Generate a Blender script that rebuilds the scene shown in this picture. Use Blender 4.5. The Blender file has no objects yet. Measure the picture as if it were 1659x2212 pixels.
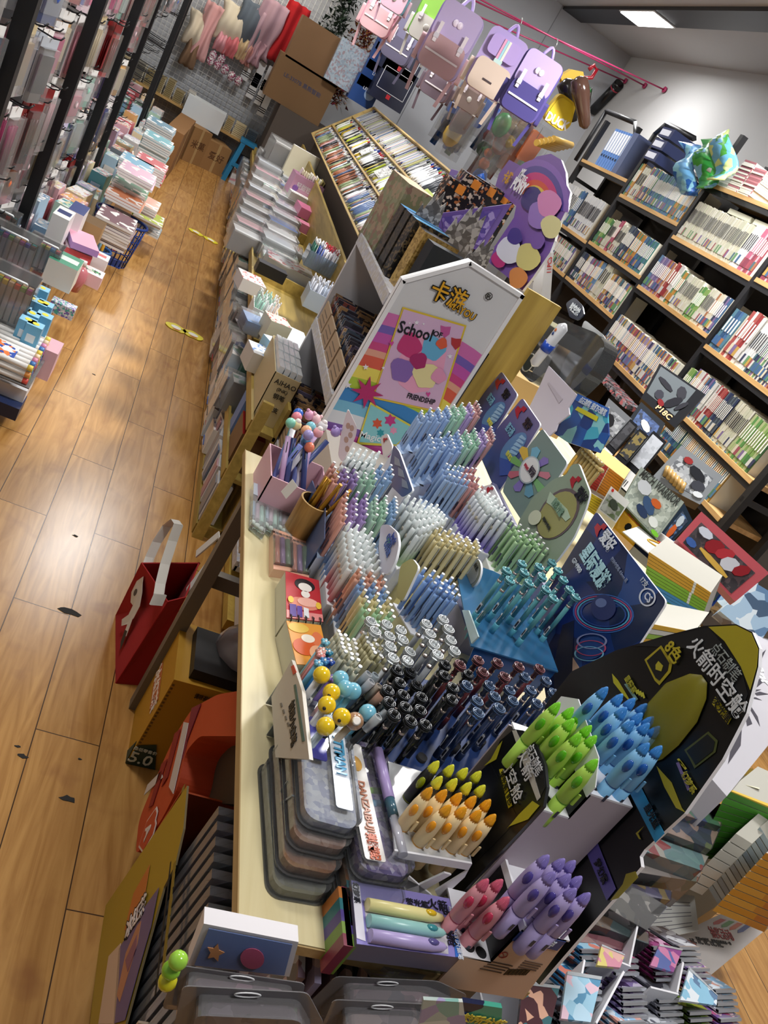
import bpy, math, random
from mathutils import Vector, Matrix
random.seed(7)
SC=bpy.context.scene
COL=SC.collection
# ---------- camera ----------
F=1796.6; CX,CY=829.5,1106.0; CAMZ=1.62
def axes(a,b,c):
    ca,sa,cb,sb,cc,sc=math.cos(a),math.sin(a),math.cos(b),math.sin(b),math.cos(c),math.sin(c)
    w=Vector((sa*cb,ca*cb,sb)); r0=Vector((ca,-sa,0)); u0=r0.cross(w)
    return cc*r0+sc*u0, -sc*r0+cc*u0, w
R_,U_,W_=axes(0.401544,-0.403717,0.570939)
EYE=Vector((0,0,CAMZ))
cam=bpy.data.cameras.new('camera'); co=bpy.data.objects.new('camera',cam); COL.objects.link(co)
cam.sensor_fit='HORIZONTAL'; cam.sensor_width=36; cam.lens=F/1659*36; cam.clip_start=.02; cam.clip_end=60
m=Matrix((( R_.x,U_.x,-W_.x,0),(R_.y,U_.y,-W_.y,0),(R_.z,U_.z,-W_.z,CAMZ),(0,0,0,1))); co.matrix_world=m
SC.camera=co
# ---------- world, exposure ----------
wd=bpy.data.worlds.new('world'); SC.world=wd; wd.use_nodes=True
wd.node_tree.nodes['Background'].inputs[0].default_value=(.9,.95,1,1); wd.node_tree.nodes['Background'].inputs[1].default_value=.12
SC.view_settings.view_transform='Standard'; SC.view_settings.look='None'; SC.view_settings.exposure=0.0; SC.view_settings.gamma=1
SC.view_settings.use_curve_mapping=False
cy=SC.cycles
cy.max_bounces=7; cy.diffuse_bounces=3; cy.glossy_bounces=3; cy.transmission_bounces=4; cy.transparent_max_bounces=14; cy.caustics_reflective=False; cy.caustics_refractive=False
cy.sample_clamp_indirect=4
def area(name,loc,sx,sy,power,col=(1,.99,.975),rot=(0,0,0)):
    l=bpy.data.lights.new(name,'AREA'); l.shape='RECTANGLE'; l.size=sx; l.size_y=sy; l.energy=power; l.color=col
    o=bpy.data.objects.new(name,l); o.location=loc; o.rotation_euler=rot; COL.objects.link(o); return o
def at(px,py,x=None,y=None,z=None):
    d=R_*(px-CX)-U_*(py-CY)+W_*F
    if x is not None: t=(x)/d.x
    elif y is not None: t=(y)/d.y
    else: t=(z-CAMZ)/d.z
    return EYE+d*t
def atn(px,py,c,n):
    """point where the line of sight meets the plane through c with normal n"""
    d=R_*(px-CX)-U_*(py-CY)+W_*F; return EYE+d*((Vector(c)-EYE).dot(n)/d.dot(n))
# ---------- materials ----------
MC={}
def srgb(h):
    if isinstance(h,str):
        h=h.lstrip('#'); v=[int(h[i:i+2],16)/255 for i in(0,2,4)]
        return tuple((c/12.92 if c<=.04045 else ((c+.055)/1.055)**2.4) for c in v)
    return h
def mat(c,rough=.5,metal=0,emit=0,spec=.5,alpha=1,trans=0,coat=0):
    k=('m',c,rough,metal,emit,alpha,trans,coat)
    if k in MC: return MC[k]
    m=bpy.data.materials.new('paint_'+str(len(MC))); m.use_nodes=True; b=m.node_tree.nodes['Principled BSDF']; col=srgb(c)
    b.inputs['Base Color'].default_value=(*col,1); b.inputs['Roughness'].default_value=rough; b.inputs['Metallic'].default_value=metal
    b.inputs['Specular IOR Level'].default_value=spec; b.inputs['Alpha'].default_value=alpha
    b.inputs['Coat Weight'].default_value=coat; b.inputs['Coat Roughness'].default_value=.08
    if trans: b.inputs['Transmission Weight'].default_value=trans
    if emit: b.inputs['Emission Color'].default_value=(*col,1); b.inputs['Emission Strength'].default_value=emit
    MC[k]=m; return m
def clear(c='#f4f8fa',op=.12,rough=.08):
    """thin clear plastic: mostly see-through, with a glossy film"""
    k=('c',c,op,rough)
    if k in MC: return MC[k]
    m=bpy.data.materials.new('clear_plastic_'+str(len(MC))); m.use_nodes=True; nt=m.node_tree; N=nt.nodes; N.clear()
    out=N.new('ShaderNodeOutputMaterial'); t=N.new('ShaderNodeBsdfTransparent'); t.inputs[0].default_value=(*srgb(c),1)
    g=N.new('ShaderNodeBsdfGlossy'); g.inputs['Roughness'].default_value=rough; g.inputs[0].default_value=(1,1,1,1)
    d=N.new('ShaderNodeBsdfDiffuse'); d.inputs[0].default_value=(*srgb(c),1)
    fr=N.new('ShaderNodeFresnel'); fr.inputs[0].default_value=1.5
    m1=N.new('ShaderNodeMixShader'); m1.inputs[0].default_value=op; m2=N.new('ShaderNodeMixShader')
    nt.links.new(t.outputs[0],m1.inputs[1]); nt.links.new(d.outputs[0],m1.inputs[2])
    nt.links.new(fr.outputs[0],m2.inputs[0]); nt.links.new(m1.outputs[0],m2.inputs[1]); nt.links.new(g.outputs[0],m2.inputs[2]); nt.links.new(m2.outputs[0],out.inputs[0])
    MC[k]=m; return m
def wood(c1,c2,scale=1,axis='Y',rough=.45,planks=False):
    k=('w',c1,c2,scale,axis,rough,planks)
    if k in MC: return MC[k]
    m=bpy.data.materials.new('wood_'+str(len(MC))); m.use_nodes=True; nt=m.node_tree; N=nt.nodes; L=nt.links; b=N['Principled BSDF']
    tc=N.new('ShaderNodeNewGeometry'); mp=N.new('ShaderNodeMapping'); L.new(tc.outputs['Position'],mp.inputs[0])
    s=(14*scale,14*scale,14*scale); s=list(s); s['XYZ'.index(axis)]=1.3*scale; mp.inputs['Scale'].default_value=s
    n=N.new('ShaderNodeTexNoise'); n.inputs['Scale'].default_value=1.6; n.inputs['Detail'].default_value=5; n.inputs['Distortion'].default_value=1.1
    cr=N.new('ShaderNodeValToRGB'); cr.color_ramp.elements[0].color=(*srgb(c1),1); cr.color_ramp.elements[1].color=(*srgb(c2),1)
    cr.color_ramp.elements[0].position=.3; cr.color_ramp.elements[1].position=.68
    L.new(n.outputs[0],cr.inputs[0])
    if not planks:
        L.new(mp.outputs[0],n.inputs[0]); L.new(cr.outputs[0],b.inputs['Base Color'])
    else:
        sep=N.new('ShaderNodeSeparateXYZ'); L.new(tc.outputs['Position'],sep.inputs[0])
        cb=N.new('ShaderNodeCombineXYZ')
        ax=N.new('ShaderNodeMath'); ax.operation='ADD'; ax.inputs[1].default_value=-2.434+.884*8; L.new(sep.outputs['Y'],ax.inputs[0])
        ay=N.new('ShaderNodeMath'); ay.operation='ADD'; ay.inputs[1].default_value=-.036+.1583*40; L.new(sep.outputs['X'],ay.inputs[0])
        L.new(ax.outputs[0],cb.inputs[0]); L.new(ay.outputs[0],cb.inputs[1])
        br=N.new('ShaderNodeTexBrick'); br.inputs['Scale'].default_value=1; br.inputs['Brick Width'].default_value=.884; br.inputs['Row Height'].default_value=.1583
        br.inputs['Mortar Size'].default_value=.0016; br.inputs['Mortar Smooth'].default_value=.3; br.offset=.5
        br.inputs['Color1'].default_value=(0,0,0,1); br.inputs['Color2'].default_value=(1,1,1,1); br.inputs['Bias'].default_value=0
        L.new(cb.outputs[0],br.inputs[0])
        # per-plank shift of the grain
        vm=N.new('ShaderNodeVectorMath'); vm.operation='MULTIPLY_ADD'; L.new(br.outputs['Color'],vm.inputs[0]); vm.inputs[1].default_value=(3.1,7.7,0); L.new(tc.outputs['Position'],vm.inputs[2])
        L.new(vm.outputs[0],mp.inputs[0]); L.new(mp.outputs[0],n.inputs[0]); n.inputs['Distortion'].default_value=2.2
        n2=N.new('ShaderNodeTexNoise'); n2.inputs['Scale'].default_value=7; n2.inputs['Detail'].default_value=3; L.new(vm.outputs[0],n2.inputs[0])
        r2=N.new('ShaderNodeValToRGB'); r2.color_ramp.elements[0].position=.6; r2.color_ramp.elements[1].position=.74
        L.new(n2.outputs[0],r2.inputs[0])
        mx=N.new('ShaderNodeMixRGB'); mx.inputs[2].default_value=(*srgb('#8f5a34'),1); mf=N.new('ShaderNodeMath'); mf.operation='MULTIPLY'; mf.inputs[1].default_value=.5
        L.new(r2.outputs[0],mf.inputs[0]); L.new(mf.outputs[0],mx.inputs[0]); L.new(cr.outputs[0],mx.inputs[1])
        bm=N.new('ShaderNodeMixRGB'); bm.inputs[0].default_value=.13; bm.blend_type='MULTIPLY'; L.new(mx.outputs[0],bm.inputs[1]); L.new(br.outputs['Color'],bm.inputs[2])
        m3=N.new('ShaderNodeMixRGB'); m3.inputs[2].default_value=(.055,.025,.01,1); L.new(br.outputs['Fac'],m3.inputs[0]); L.new(bm.outputs[0],m3.inputs[1]); L.new(m3.outputs[0],b.inputs['Base Color'])
        bp=N.new('ShaderNodeBump'); bp.invert=True; bp.inputs['Strength'].default_value=.35; bp.inputs['Distance'].default_value=.002; L.new(br.outputs['Fac'],bp.inputs['Height'])
        n4=N.new('ShaderNodeTexNoise'); n4.inputs['Scale'].default_value=3.5; b4=N.new('ShaderNodeBump'); b4.inputs['Strength'].default_value=.06; b4.inputs['Distance'].default_value=.02
        L.new(tc.outputs['Position'],n4.inputs[0]); L.new(n4.outputs[0],b4.inputs['Height']); L.new(b4.outputs[0],bp.inputs['Normal']); L.new(bp.outputs[0],b.inputs['Normal'])
    b.inputs['Roughness'].default_value=rough
    MC[k]=m; return m
def art(cols,scale=14,seed=0,rough=.35,stretch=(1,1,1)):
    """printed packaging: blotches of flat ink in several colours"""
    k=('a',tuple(cols),scale,seed,rough,stretch)
    if k in MC: return MC[k]
    m=bpy.data.materials.new('print_'+str(len(MC))); m.use_nodes=True; nt=m.node_tree; N=nt.nodes; L=nt.links; b=N['Principled BSDF']
    tc=N.new('ShaderNodeTexCoord'); mp=N.new('ShaderNodeMapping'); mp.inputs['Location'].default_value=(seed*1.7,seed*.9,seed*2.3); mp.inputs['Scale'].default_value=stretch
    L.new(tc.outputs['Object'],mp.inputs[0])
    wn=N.new('ShaderNodeTexNoise'); wn.inputs['Scale'].default_value=scale*.8; wn.inputs['Detail'].default_value=1.5; L.new(mp.outputs[0],wn.inputs[0])
    va=N.new('ShaderNodeVectorMath'); va.operation='MULTIPLY_ADD'; va.inputs[1].default_value=(.3/scale,)*3; L.new(wn.outputs['Color'],va.inputs[0]); L.new(mp.outputs[0],va.inputs[2])
    vo=N.new('ShaderNodeTexVoronoi'); vo.inputs['Scale'].default_value=scale*2.4; vo.distance='MANHATTAN' if seed%2 else 'EUCLIDEAN'; L.new(va.outputs[0],vo.inputs['Vector'])
    n=N.new('ShaderNodeSeparateColor'); L.new(vo.outputs['Color'],n.inputs[0])
    cr=N.new('ShaderNodeValToRGB'); cr.color_ramp.interpolation='CONSTANT'; e=cr.color_ramp.elements; nn=len(cols)
    e[0].color=(*srgb(cols[0]),1); e[0].position=0
    for i,c in enumerate(cols[1:]):
        p=(i+1)/nn
        if i==0: e[1].position=p; e[1].color=(*srgb(c),1)
        else:
            q=e.new(p); q.color=(*srgb(c),1)
    L.new(n.outputs[0],cr.inputs[0]); L.new(cr.outputs[0],b.inputs['Base Color']); b.inputs['Roughness'].default_value=rough
    MC[k]=m; return m
def grad(cols,axis=2,lo=0,hi=1,rough=.4):
    k=('g',tuple(cols),axis,lo,hi,rough)
    if k in MC: return MC[k]
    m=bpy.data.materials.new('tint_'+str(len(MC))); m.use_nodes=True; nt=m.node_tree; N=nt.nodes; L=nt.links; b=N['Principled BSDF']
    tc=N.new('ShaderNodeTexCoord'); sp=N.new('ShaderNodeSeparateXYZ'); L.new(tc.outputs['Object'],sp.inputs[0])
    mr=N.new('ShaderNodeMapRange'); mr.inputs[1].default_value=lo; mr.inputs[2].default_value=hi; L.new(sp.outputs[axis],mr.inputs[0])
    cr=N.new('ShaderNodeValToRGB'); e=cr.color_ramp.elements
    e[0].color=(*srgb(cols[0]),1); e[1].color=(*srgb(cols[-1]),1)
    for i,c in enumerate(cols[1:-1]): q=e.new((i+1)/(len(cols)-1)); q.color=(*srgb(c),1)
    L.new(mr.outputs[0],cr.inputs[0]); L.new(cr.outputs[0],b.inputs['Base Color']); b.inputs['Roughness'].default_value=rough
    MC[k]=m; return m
# ---------- mesh builder ----------
class MB:
    def __init__(s): s.v=[]; s.f=[]; s.m=[]; s.sm=[]; s.mats=[]
    def mi(s,mt):
        if mt not in s.mats: s.mats.append(mt)
        return s.mats.index(mt)
    def face(s,idx,mt,sm=False): s.f.append(idx); s.m.append(s.mi(mt)); s.sm.append(sm)
    def pp(s,p0,u,v,w,mt,top=None,front=None):
        """parallelepiped at corner p0 with edges u,v,w; top = material of the +w face"""
        p0,u,v,w=Vector(p0),Vector(u),Vector(v),Vector(w)
        if u.cross(v).dot(w)<0: u,v=v,u
        b=len(s.v)
        for k in(0,1):
            for (i,j) in((0,0),(1,0),(1,1),(0,1)): s.v.append(p0+u*i+v*j+w*k)
        s.face((b+3,b+2,b+1,b),mt); s.face((b+4,b+5,b+6,b+7),top or mt)
        for i in range(4):
            j=(i+1)%4; s.face((b+i,b+j,b+4+j,b+4+i),mt)
        return s
    def box(s,c,d,mt,rz=0,top=None):
        cz,sz=math.cos(rz),math.sin(rz); u=Vector((cz,sz,0))*d[0]; v=Vector((-sz,cz,0))*d[1]; w=Vector((0,0,d[2]))
        return s.pp(Vector(c)-u/2-v/2-w/2,u,v,w,mt,top)
    def rings(s,rs,mt,n=12,cap=True,sm=True):
        """rs: list of (centre, radius, axisdir)"""
        b=len(s.v)
        for c,r,a in rs:
            a=Vector(a).normalized(); t=Vector((1,0,0)) if abs(a.x)<.8 else Vector((0,1,0))
            x=(t-a*t.dot(a)).normalized(); y=a.cross(x)
            for i in range(n):
                q=2*math.pi*i/n; s.v.append(Vector(c)+x*(r*math.cos(q))+y*(r*math.sin(q)))
        for k in range(len(rs)-1):
            for i in range(n):
                j=(i+1)%n; s.face((b+k*n+i,b+k*n+j,b+(k+1)*n+j,b+(k+1)*n+i),mt,sm)
        if cap:
            s.face(tuple(b+i for i in reversed(range(n))),mt); e=b+(len(rs)-1)*n; s.face(tuple(e+i for i in range(n)),mt)
        return s
    def lathe(s,prof,mt,p=(0,0,0),a=(0,0,1),n=12,cap=True):
        p=Vector(p); a=Vector(a).normalized(); return s.rings([(p+a*h,r,a) for h,r in prof],mt,n,cap)
    def cyl(s,p,q,r1,mt,r2=None,n=10):
        p,q=Vector(p),Vector(q); a=q-p; return s.rings([(p,r1,a),(q,r1 if r2 is None else r2,a)],mt,n)
    def tube(s,pts,r,mt,n=8,cap=True):
        pts=[Vector(p) for p in pts]; rs=[]
        for i,p in enumerate(pts):
            a=pts[min(i+1,len(pts)-1)]-pts[max(i-1,0)]; rs.append((p,r,a))
        # parallel transport frames
        b=len(s.v); x=None
        for c,r_,a in rs:
            a=a.normalized()
            if x is None:
                t=Vector((1,0,0)) if abs(a.x)<.8 else Vector((0,1,0)); x=(t-a*t.dot(a)).normalized()
            else: x=(x-a*x.dot(a)).normalized()
            y=a.cross(x)
            for i in range(n): q=2*math.pi*i/n; s.v.append(c+x*(r_*math.cos(q))+y*(r_*math.sin(q)))
        for k in range(len(rs)-1):
            for i in range(n):
                j=(i+1)%n; s.face((b+k*n+i,b+k*n+j,b+(k+1)*n+j,b+(k+1)*n+i),mt,True)
        if cap: s.face(tuple(b+i for i in reversed(range(n))),mt); e=b+(len(rs)-1)*n; s.face(tuple(e+i for i in range(n)),mt)
        return s
    def ball(s,c,r,mt,n=12,sc=(1,1,1)):
        c=Vector(c); b=len(s.v); k=max(4,n//2)
        for i in range(1,k):
            ph=math.pi*i/k
            for j in range(n): th=2*math.pi*j/n; s.v.append(c+Vector((math.sin(ph)*math.cos(th)*sc[0],math.sin(ph)*math.sin(th)*sc[1],math.cos(ph)*sc[2]))*r)
        t=len(s.v); s.v.append(c+Vector((0,0,r*sc[2]))); s.v.append(c-Vector((0,0,r*sc[2])))
        for i in range(k-2):
            for j in range(n): l=(j+1)%n; s.face((b+i*n+j,b+(i+1)*n+j,b+(i+1)*n+l,b+i*n+l),mt,True)
        for j in range(n): l=(j+1)%n; s.face((t,b+j,b+l),mt,True); s.face((t+1,b+(k-2)*n+l,b+(k-2)*n+j),mt,True)
        return s
    def prism(s,pts,th,mt,side=None,back=None):
        """outline pts extruded by vector th"""
        pts=[Vector(p) for p in pts]; th=Vector(th); n=len(pts); b=len(s.v); s.v+=pts; s.v+=[p+th for p in pts]
        nrm=Vector((0,0,0))
        for i in range(n): nrm+=pts[i].cross(pts[(i+1)%n])
        fl=nrm.dot(th)>0
        a=tuple(range(b,b+n)); c=tuple(range(b+n,b+2*n))
        s.face(a[::-1] if fl else a,mt); s.face(c if fl else c[::-1],back or side or mt)
        for i in range(n):
            j=(i+1)%n; q=(b+i,b+j,b+n+j,b+n+i); s.face(q if fl else q[::-1],side or mt)
        return s
    def mesh(s,name,org=(0,0,0)):
        me=bpy.data.meshes.new(name); o=Vector(org); me.from_pydata([tuple(v-o) for v in s.v],[],s.f)
        for mt in s.mats: me.materials.append(mt)
        me.polygons.foreach_set('material_index',s.m); me.polygons.foreach_set('use_smooth',s.sm); me.update(); return me
    def build(s,name,parent=None,label=None,org=None,wpos=None):
        """world-coordinate build; origin at org (default: parent's location or mesh base centre)"""
        if parent is not None: o=Vector(parent.get('_w',(0,0,0)))
        if org is None:
            if parent is not None: org=o
            else:
                xs=[v.x for v in s.v]; ys=[v.y for v in s.v]; org=Vector(((min(xs)+max(xs))/2,(min(ys)+max(ys))/2,min(v.z for v in s.v)))
        ob=bpy.data.objects.new(name,s.mesh(name,org)); COL.objects.link(ob)
        if parent is not None: ob.parent=parent; ob.location=Vector(org)-o
        else: ob.location=org
        ob['_w']=tuple(org)
        if label: ob['label']=label
        return ob
def tag(o,label,cat,group=None,kind=None):
    o['label']=label; o['category']=cat
    if group: o['group']=group
    if kind: o['kind']=kind
    return o
def thing(name,label,cat,loc,group=None):
    o=bpy.data.objects.new(name,None); o.empty_display_size=.05; COL.objects.link(o); o.location=loc; o['_w']=tuple(loc)
    return tag(o,label,cat,group)
def struct(o): o['kind']='structure'; return o
TC={}
def textmesh(s,bold=0,ext=0.0):
    k=(s,bold,ext)
    if k in TC: return TC[k]
    c=bpy.data.curves.new('t','FONT'); c.body=s; c.offset=bold; c.extrude=ext; c.align_x='CENTER'; c.align_y='CENTER'; c.resolution_u=2
    o=bpy.data.objects.new('t',c); COL.objects.link(o); dg=bpy.context.evaluated_depsgraph_get(); dg.update()
    me=bpy.data.meshes.new_from_object(o.evaluated_get(dg)); bpy.data.objects.remove(o); TC[k]=me; return me
def lettering(s,parent,c,right,up,size,mt,name='lettering',bold=.01,th=.0006,wfit=None):
    """text as thin solid letters lying on a surface: centre c, reading direction right, up direction up"""
    me=textmesh(s,bold,.5); r=Vector(right).normalized(); u=Vector(up).normalized(); u=(u-r*u.dot(r)).normalized(); n=r.cross(u)
    xs=[v.co.x for v in me.vertices]; ys=[v.co.y for v in me.vertices]
    if not xs: return None
    mx,my=(min(xs)+max(xs))/2,(min(ys)+max(ys))/2; sx=size
    if wfit: sx=wfit/max(1e-6,(max(xs)-min(xs)))
    m2=me.copy(); o=Vector(parent.get('_w',(0,0,0))); c=Vector(c)
    for v in m2.vertices: v.co=c+r*((v.co.x-mx)*sx)+u*((v.co.y-my)*size)+n*(v.co.z*2*th)-o
    m2.materials.clear(); m2.materials.append(mt)
    ob=bpy.data.objects.new(name,m2); COL.objects.link(ob); ob.parent=parent; ob['_w']=tuple(o); return ob
def rr(pts_c,r,u,v,w,h,n=5):
    """rounded rectangle outline centre pts_c, half sizes w,h along unit u,v, corner radius r"""
    out=[]
    for cx,cy,a0 in((w-r,h-r,0),(-w+r,h-r,90),(-w+r,-h+r,180),(w-r,-h+r,270)):
        for i in range(n+1):
            a=math.radians(a0+90*i/n); out.append(Vector(pts_c)+u*(cx+r*math.cos(a))+v*(cy+r*math.sin(a)))
    return out
def roundpoly(pts,r=.01,n=4):
    """round the corners of a 3D outline"""
    pts=[Vector(p) for p in pts]; out=[]; N=len(pts)
    for i,p in enumerate(pts):
        a=(pts[i-1]-p); b=(pts[(i+1)%N]-p); ra=min(r,a.length*.45); rb=min(r,b.length*.45); q0=p+a.normalized()*ra; q1=p+b.normalized()*rb
        for k in range(n+1):
            t=k/n; out.append(q0*(1-t)**2+p*2*t*(1-t)+q1*t*t)
    return out
def copytree(o,parent=None,loc=None):
    c=o.copy(); COL.objects.link(c); c.parent=parent
    if loc is not None: c.location=loc
    for ch in list(o.children): copytree(ch,c)
    return c
X=Vector((1,0,0)); Y=Vector((0,1,0)); Z=Vector((0,0,1))
# ---------- lamps ----------
M_FR=mat('#e8e8e8',.4)
def ceiling_lamp(x,y,z,sx,sy,power,label,strength=9):
    t=thing('ceiling_light',label,'ceiling light',(x,y,z))
    MB().box((x,y,z-.0045),(sx+.03,sy+.03,.009),M_FR).build('frame',t)
    MB().box((x,y,z-.012),(sx,sy,.006),mat('#ffffff',.5,emit=strength)).build('diffuser',t)
    area('lamp_light',(x,y,z-.03),sx,sy,power)
def ceilings():
    ceiling_lamp(3.04,8.2,3.27,.22,.75,34,'bright rectangular panel light set in the black ceiling strip')
    ceiling_lamp(2.25,3.7,3.29,.6,.6,150,'square panel light on the ceiling above the toy boxes')
    ceiling_lamp(.4,6.9,3.29,.5,.5,62,'square panel light on the ceiling above the far aisle')
    ceiling_lamp(-.45,2.4,3.29,.5,.5,30,'unseen fill panel light added over the left rack')  # added fill lamp out of view, brightens the dark left rack
    ceiling_lamp(1.9,7.0,3.29,.5,.5,20,'unseen fill panel light added over the tilted pen rack')  # added out of view to light the bookcase side
    ceiling_lamp(.9,.2,3.29,.6,.6,24,'unseen fill panel light added above the pen desk')  # weak fill lamp added above the front, outside the view
ceilings()
t=thing('wall_lamp','small round lamp high on the back wall above the aisle','lamp',(-.12,10.2,2.5))
MB().cyl((-.12,10.26,2.5),(-.12,9.72,2.5),.02,M_FR,n=16).build('mount',t)
MB().ball((-.12,9.62,2.5),.11,mat('#fff4e0',.5,emit=70),16).build('bulb',t)
# ---------- the room ----------
FLOOR=wood('#a8763c','#cc9a58',1,'Y',.26,True)
struct(MB().pp((-1.4,-1.5,-.05),(5.4,0,0),(0,11.8,0),(0,0,.05),FLOOR).build('floor',org=(0,0,0)))
WW=mat('#b9bcc2',.9,spec=.1); CEIL=mat('#b4b4b4',.7)
struct(MB().pp((-1.4,-1.5,3.3),(5.4,0,0),(0,11.8,0),(0,0,.05),CEIL).build('ceiling'))
struct(MB().pp((-1.4,10.26,0),(5.4,0,0),(0,.08,0),(0,0,3.3),WW).build('wall_back'))
struct(MB().pp((3.89,-1.5,0),(.1,0,0),(0,11.76,0),(0,0,3.3),mat('#c8c8c8',.95,spec=.1)).build('wall_right'))
struct(MB().pp((-1.4,-1.5,0),(.1,0,0),(0,11.76,0),(0,0,3.3),mat('#b9b9b6',.7)).build('wall_left'))
struct(MB().box((3.04,4.5,3.285),(.26,11.5,.03),mat('#16181f',.5)).build('trim_1'))
for i,x in enumerate((.9,1.9,2.9)): struct(MB().box((x,10.257,1.65),(.006,.006,3.3),mat('#8d9096',.6)).build('trim_%d'%(i+2)))
# ---------- grid panel and shelf on the back wall ----------
g=MB(); GW=mat('#e9e9e6',.4)
for i in range(41): g.cyl((-1.25+i*.05,10.2,.15),(-1.25+i*.05,10.2,2.2),.0022,GW,n=5)
for i in range(42): g.cyl((-1.25,10.204,.15+i*.05),(.75,10.204,.15+i*.05),.0022,GW,n=5)
tag(g.build('grid_panel'),'white wire grid panel covering the back wall at the aisle end','grid panel')
WB=wood('#b08a50','#c9a468',1,'X',.5)
tag(MB().pp((-1.0,9.92,.40),(1.62,0,0),(0,.27,0),(0,0,.022),WB).build('wall_shelf'),'narrow wooden shelf on the grid panel at the end of the aisle','shelf')
# ================= left rack =================
BLK=mat('#0e0f12',.45); 
def lbl_col(h): return h
for i,(px,py) in enumerate(((38,100),(140,226),(215,240),(262,210),(342,160),(395,40))):
    p=at(px,py,x=-.5); y=p.y
    t=MB().box((-.505,y,1.25),(.045,.05,2.5),BLK).build('rack_post',org=(-.505,y,0))
    tag(t,['nearest','second','third','fourth','fifth','farthest'][i]+' black upright of the hanging rack on the left','post')
    POSTS=globals().setdefault('POSTS',[]); POSTS.append(y)
bp=MB().pp((-.98,2.0,.0),(.02,0,0),(0,8.2,0),(0,0,2.4),mat('#6d6a6a',.7))
tag(bp.build('rack_back_panel'),'grey slotted back panel of the left hanging rack','panel')
sh=MB().pp((-.97,3.12,0),(.62,0,0),(0,6.6,0),(0,0,.13),mat('#8d8880',.6))
tag(sh.build('low_shelf'),'low grey base shelf running along the left rack','shelf')
# hanging packets: stacks on hooks
PK=[('#b3262c','#7b1016'),('#e9c9cf','#f3a9b8'),('#d8dce2','#9aa4b0'),('#f0ede6','#c8b48c'),('#3a5fb8','#cdd7ee'),('#e6f0f4','#67b7d0'),('#8c7cc0','#d8cdea'),('#f2b24a','#f5e4c0'),('#e77a4c','#f0d2c2'),('#2c2f36','#8a8d94'),('#f6d7e2','#de5f92'),('#9fd6c4','#e8f4ef'),('#dfe1e4','#b9bec6'),('#c9d2dd','#f4f6f8')]
PN=['red','pink','silver','cream','blue','sky blue','lilac','yellow','orange','black','rose','mint','grey','white']
WH=['blister_pack','packet','pouch','brush_packet','eraser_packet','ruler_packet']
pkc={}
def packet_mesh(ci,kind):
    k=(ci,kind)
    if k in pkc: return pkc[k]
    a,b=PK[ci]; w,h=((.11,.21),(.09,.25),(.13,.18))[kind]
    m1=MB().pp((-.0008,-w/2,-h),(.0016,0,0),(0,w,0),(0,0,h),mat(a,.5)).mesh('packet')
    m2=MB()
    if kind==0: m2.box((.008,0,-h*.55),(.012,w*.72,h*.6),mat(b,.35))
    elif kind==1:
        for q in range(3): m2.cyl((.007,(q-1)*w*.26,-h*.92),(.007,(q-1)*w*.26,-h*.25),.006,mat(b,.3),n=7)
    else: m2.box((.006,0,-h*.6),(.009,w*.8,h*.5),mat(b,.4)); m2.ball((.012,0,-h*.55),.018,mat(a,.3),8,(.5,1,1))
    m3=MB().pp((-.0015,-w/2,-h*.16),(.0035,0,0),(0,w,0),(0,0,h*.16),mat('#f4f1ee' if ci%3 else b,.4))
    m4=MB().pp((.0,-w/2,-h),(.018,0,0),(0,w,0),(0,0,h*.86),clear('#ffffff',.1,.15))
    pkc[k]=(m1,m2.mesh('contents'),m3.mesh('header_card'),m4.mesh('plastic_sleeve'),w,h); return pkc[k]
def link(name,me,parent=None,loc=(0,0,0),rz=0,rot=None):
    o=bpy.data.objects.new(name,me); COL.objects.link(o); o.parent=parent; o.location=loc
    o.rotation_euler=rot if rot else (0,0,rz); return o
rnd=random.Random(3); HOOK=MB().tube([(-.3,0,.012),(-.02,0,0),(0,0,.006),(.008,0,.02)],.0028,BLK,n=5).mesh('hook')
count=0
bays=[(2.3,POSTS[0]-.03)]+[(POSTS[i]+.04,POSTS[i+1]-.04) for i in range(5)]+[(POSTS[5]+.04,POSTS[5]+1.0)]
for bi,(ya,yb) in enumerate(bays):
    rows=[1.7,1.47,1.24,1.0,.76,.52] if bi<5 else [1.5,1.2,.9,.6]
    for ri,z in enumerate(rows):
        n=max(2,int((yb-ya)/.15)); kind=(bi+ri)%3; kc=rnd.choice(WH)
        for c in range(n):
            y=ya+(c+.5)*(yb-ya)/n+rnd.uniform(-.01,.01); xh=rnd.uniform(-.56,-.5)
            ci=(rnd.randrange(14) if rnd.random()<.6 else (0,1,4,10)[(bi+ri)%4]); z0=z+rnd.uniform(-.03,.03)
            h=link('display_hook',HOOK,None,(xh+.012,y,z0)); tag(h,'black wire display hook on the left rack','hook','hooks of the left rack')
            m1,m2,m3,m4,w,hh=packet_mesh(ci,kind)
            nst=2 if 0<bi<4 else 1
            for s in range(nst):
                if count>=285: break
                x=xh-.015-s*.034-rnd.uniform(0,.006)
                o=link('hanging_packet',m1,None,(x,y,z0-.004),rz=rnd.uniform(-.35,.1)); count+=1
                tag(o,'%s %s on a hook in %s of the left rack'%(PN[ci],('boxy blister packet','slim pen packet','wide flat packet')[kind],('the nearest bay','the second bay','the third bay','the fourth bay','the fifth bay','the far bays','the far bays')[bi]),'packet','%s packets of row %d, bay %d on the left rack'%(PN[ci],ri+1,bi+1))
                link('contents',m2,o); link('header_card',m3,o); 
                if s==0: link('plastic_sleeve',m4,o)
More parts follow.
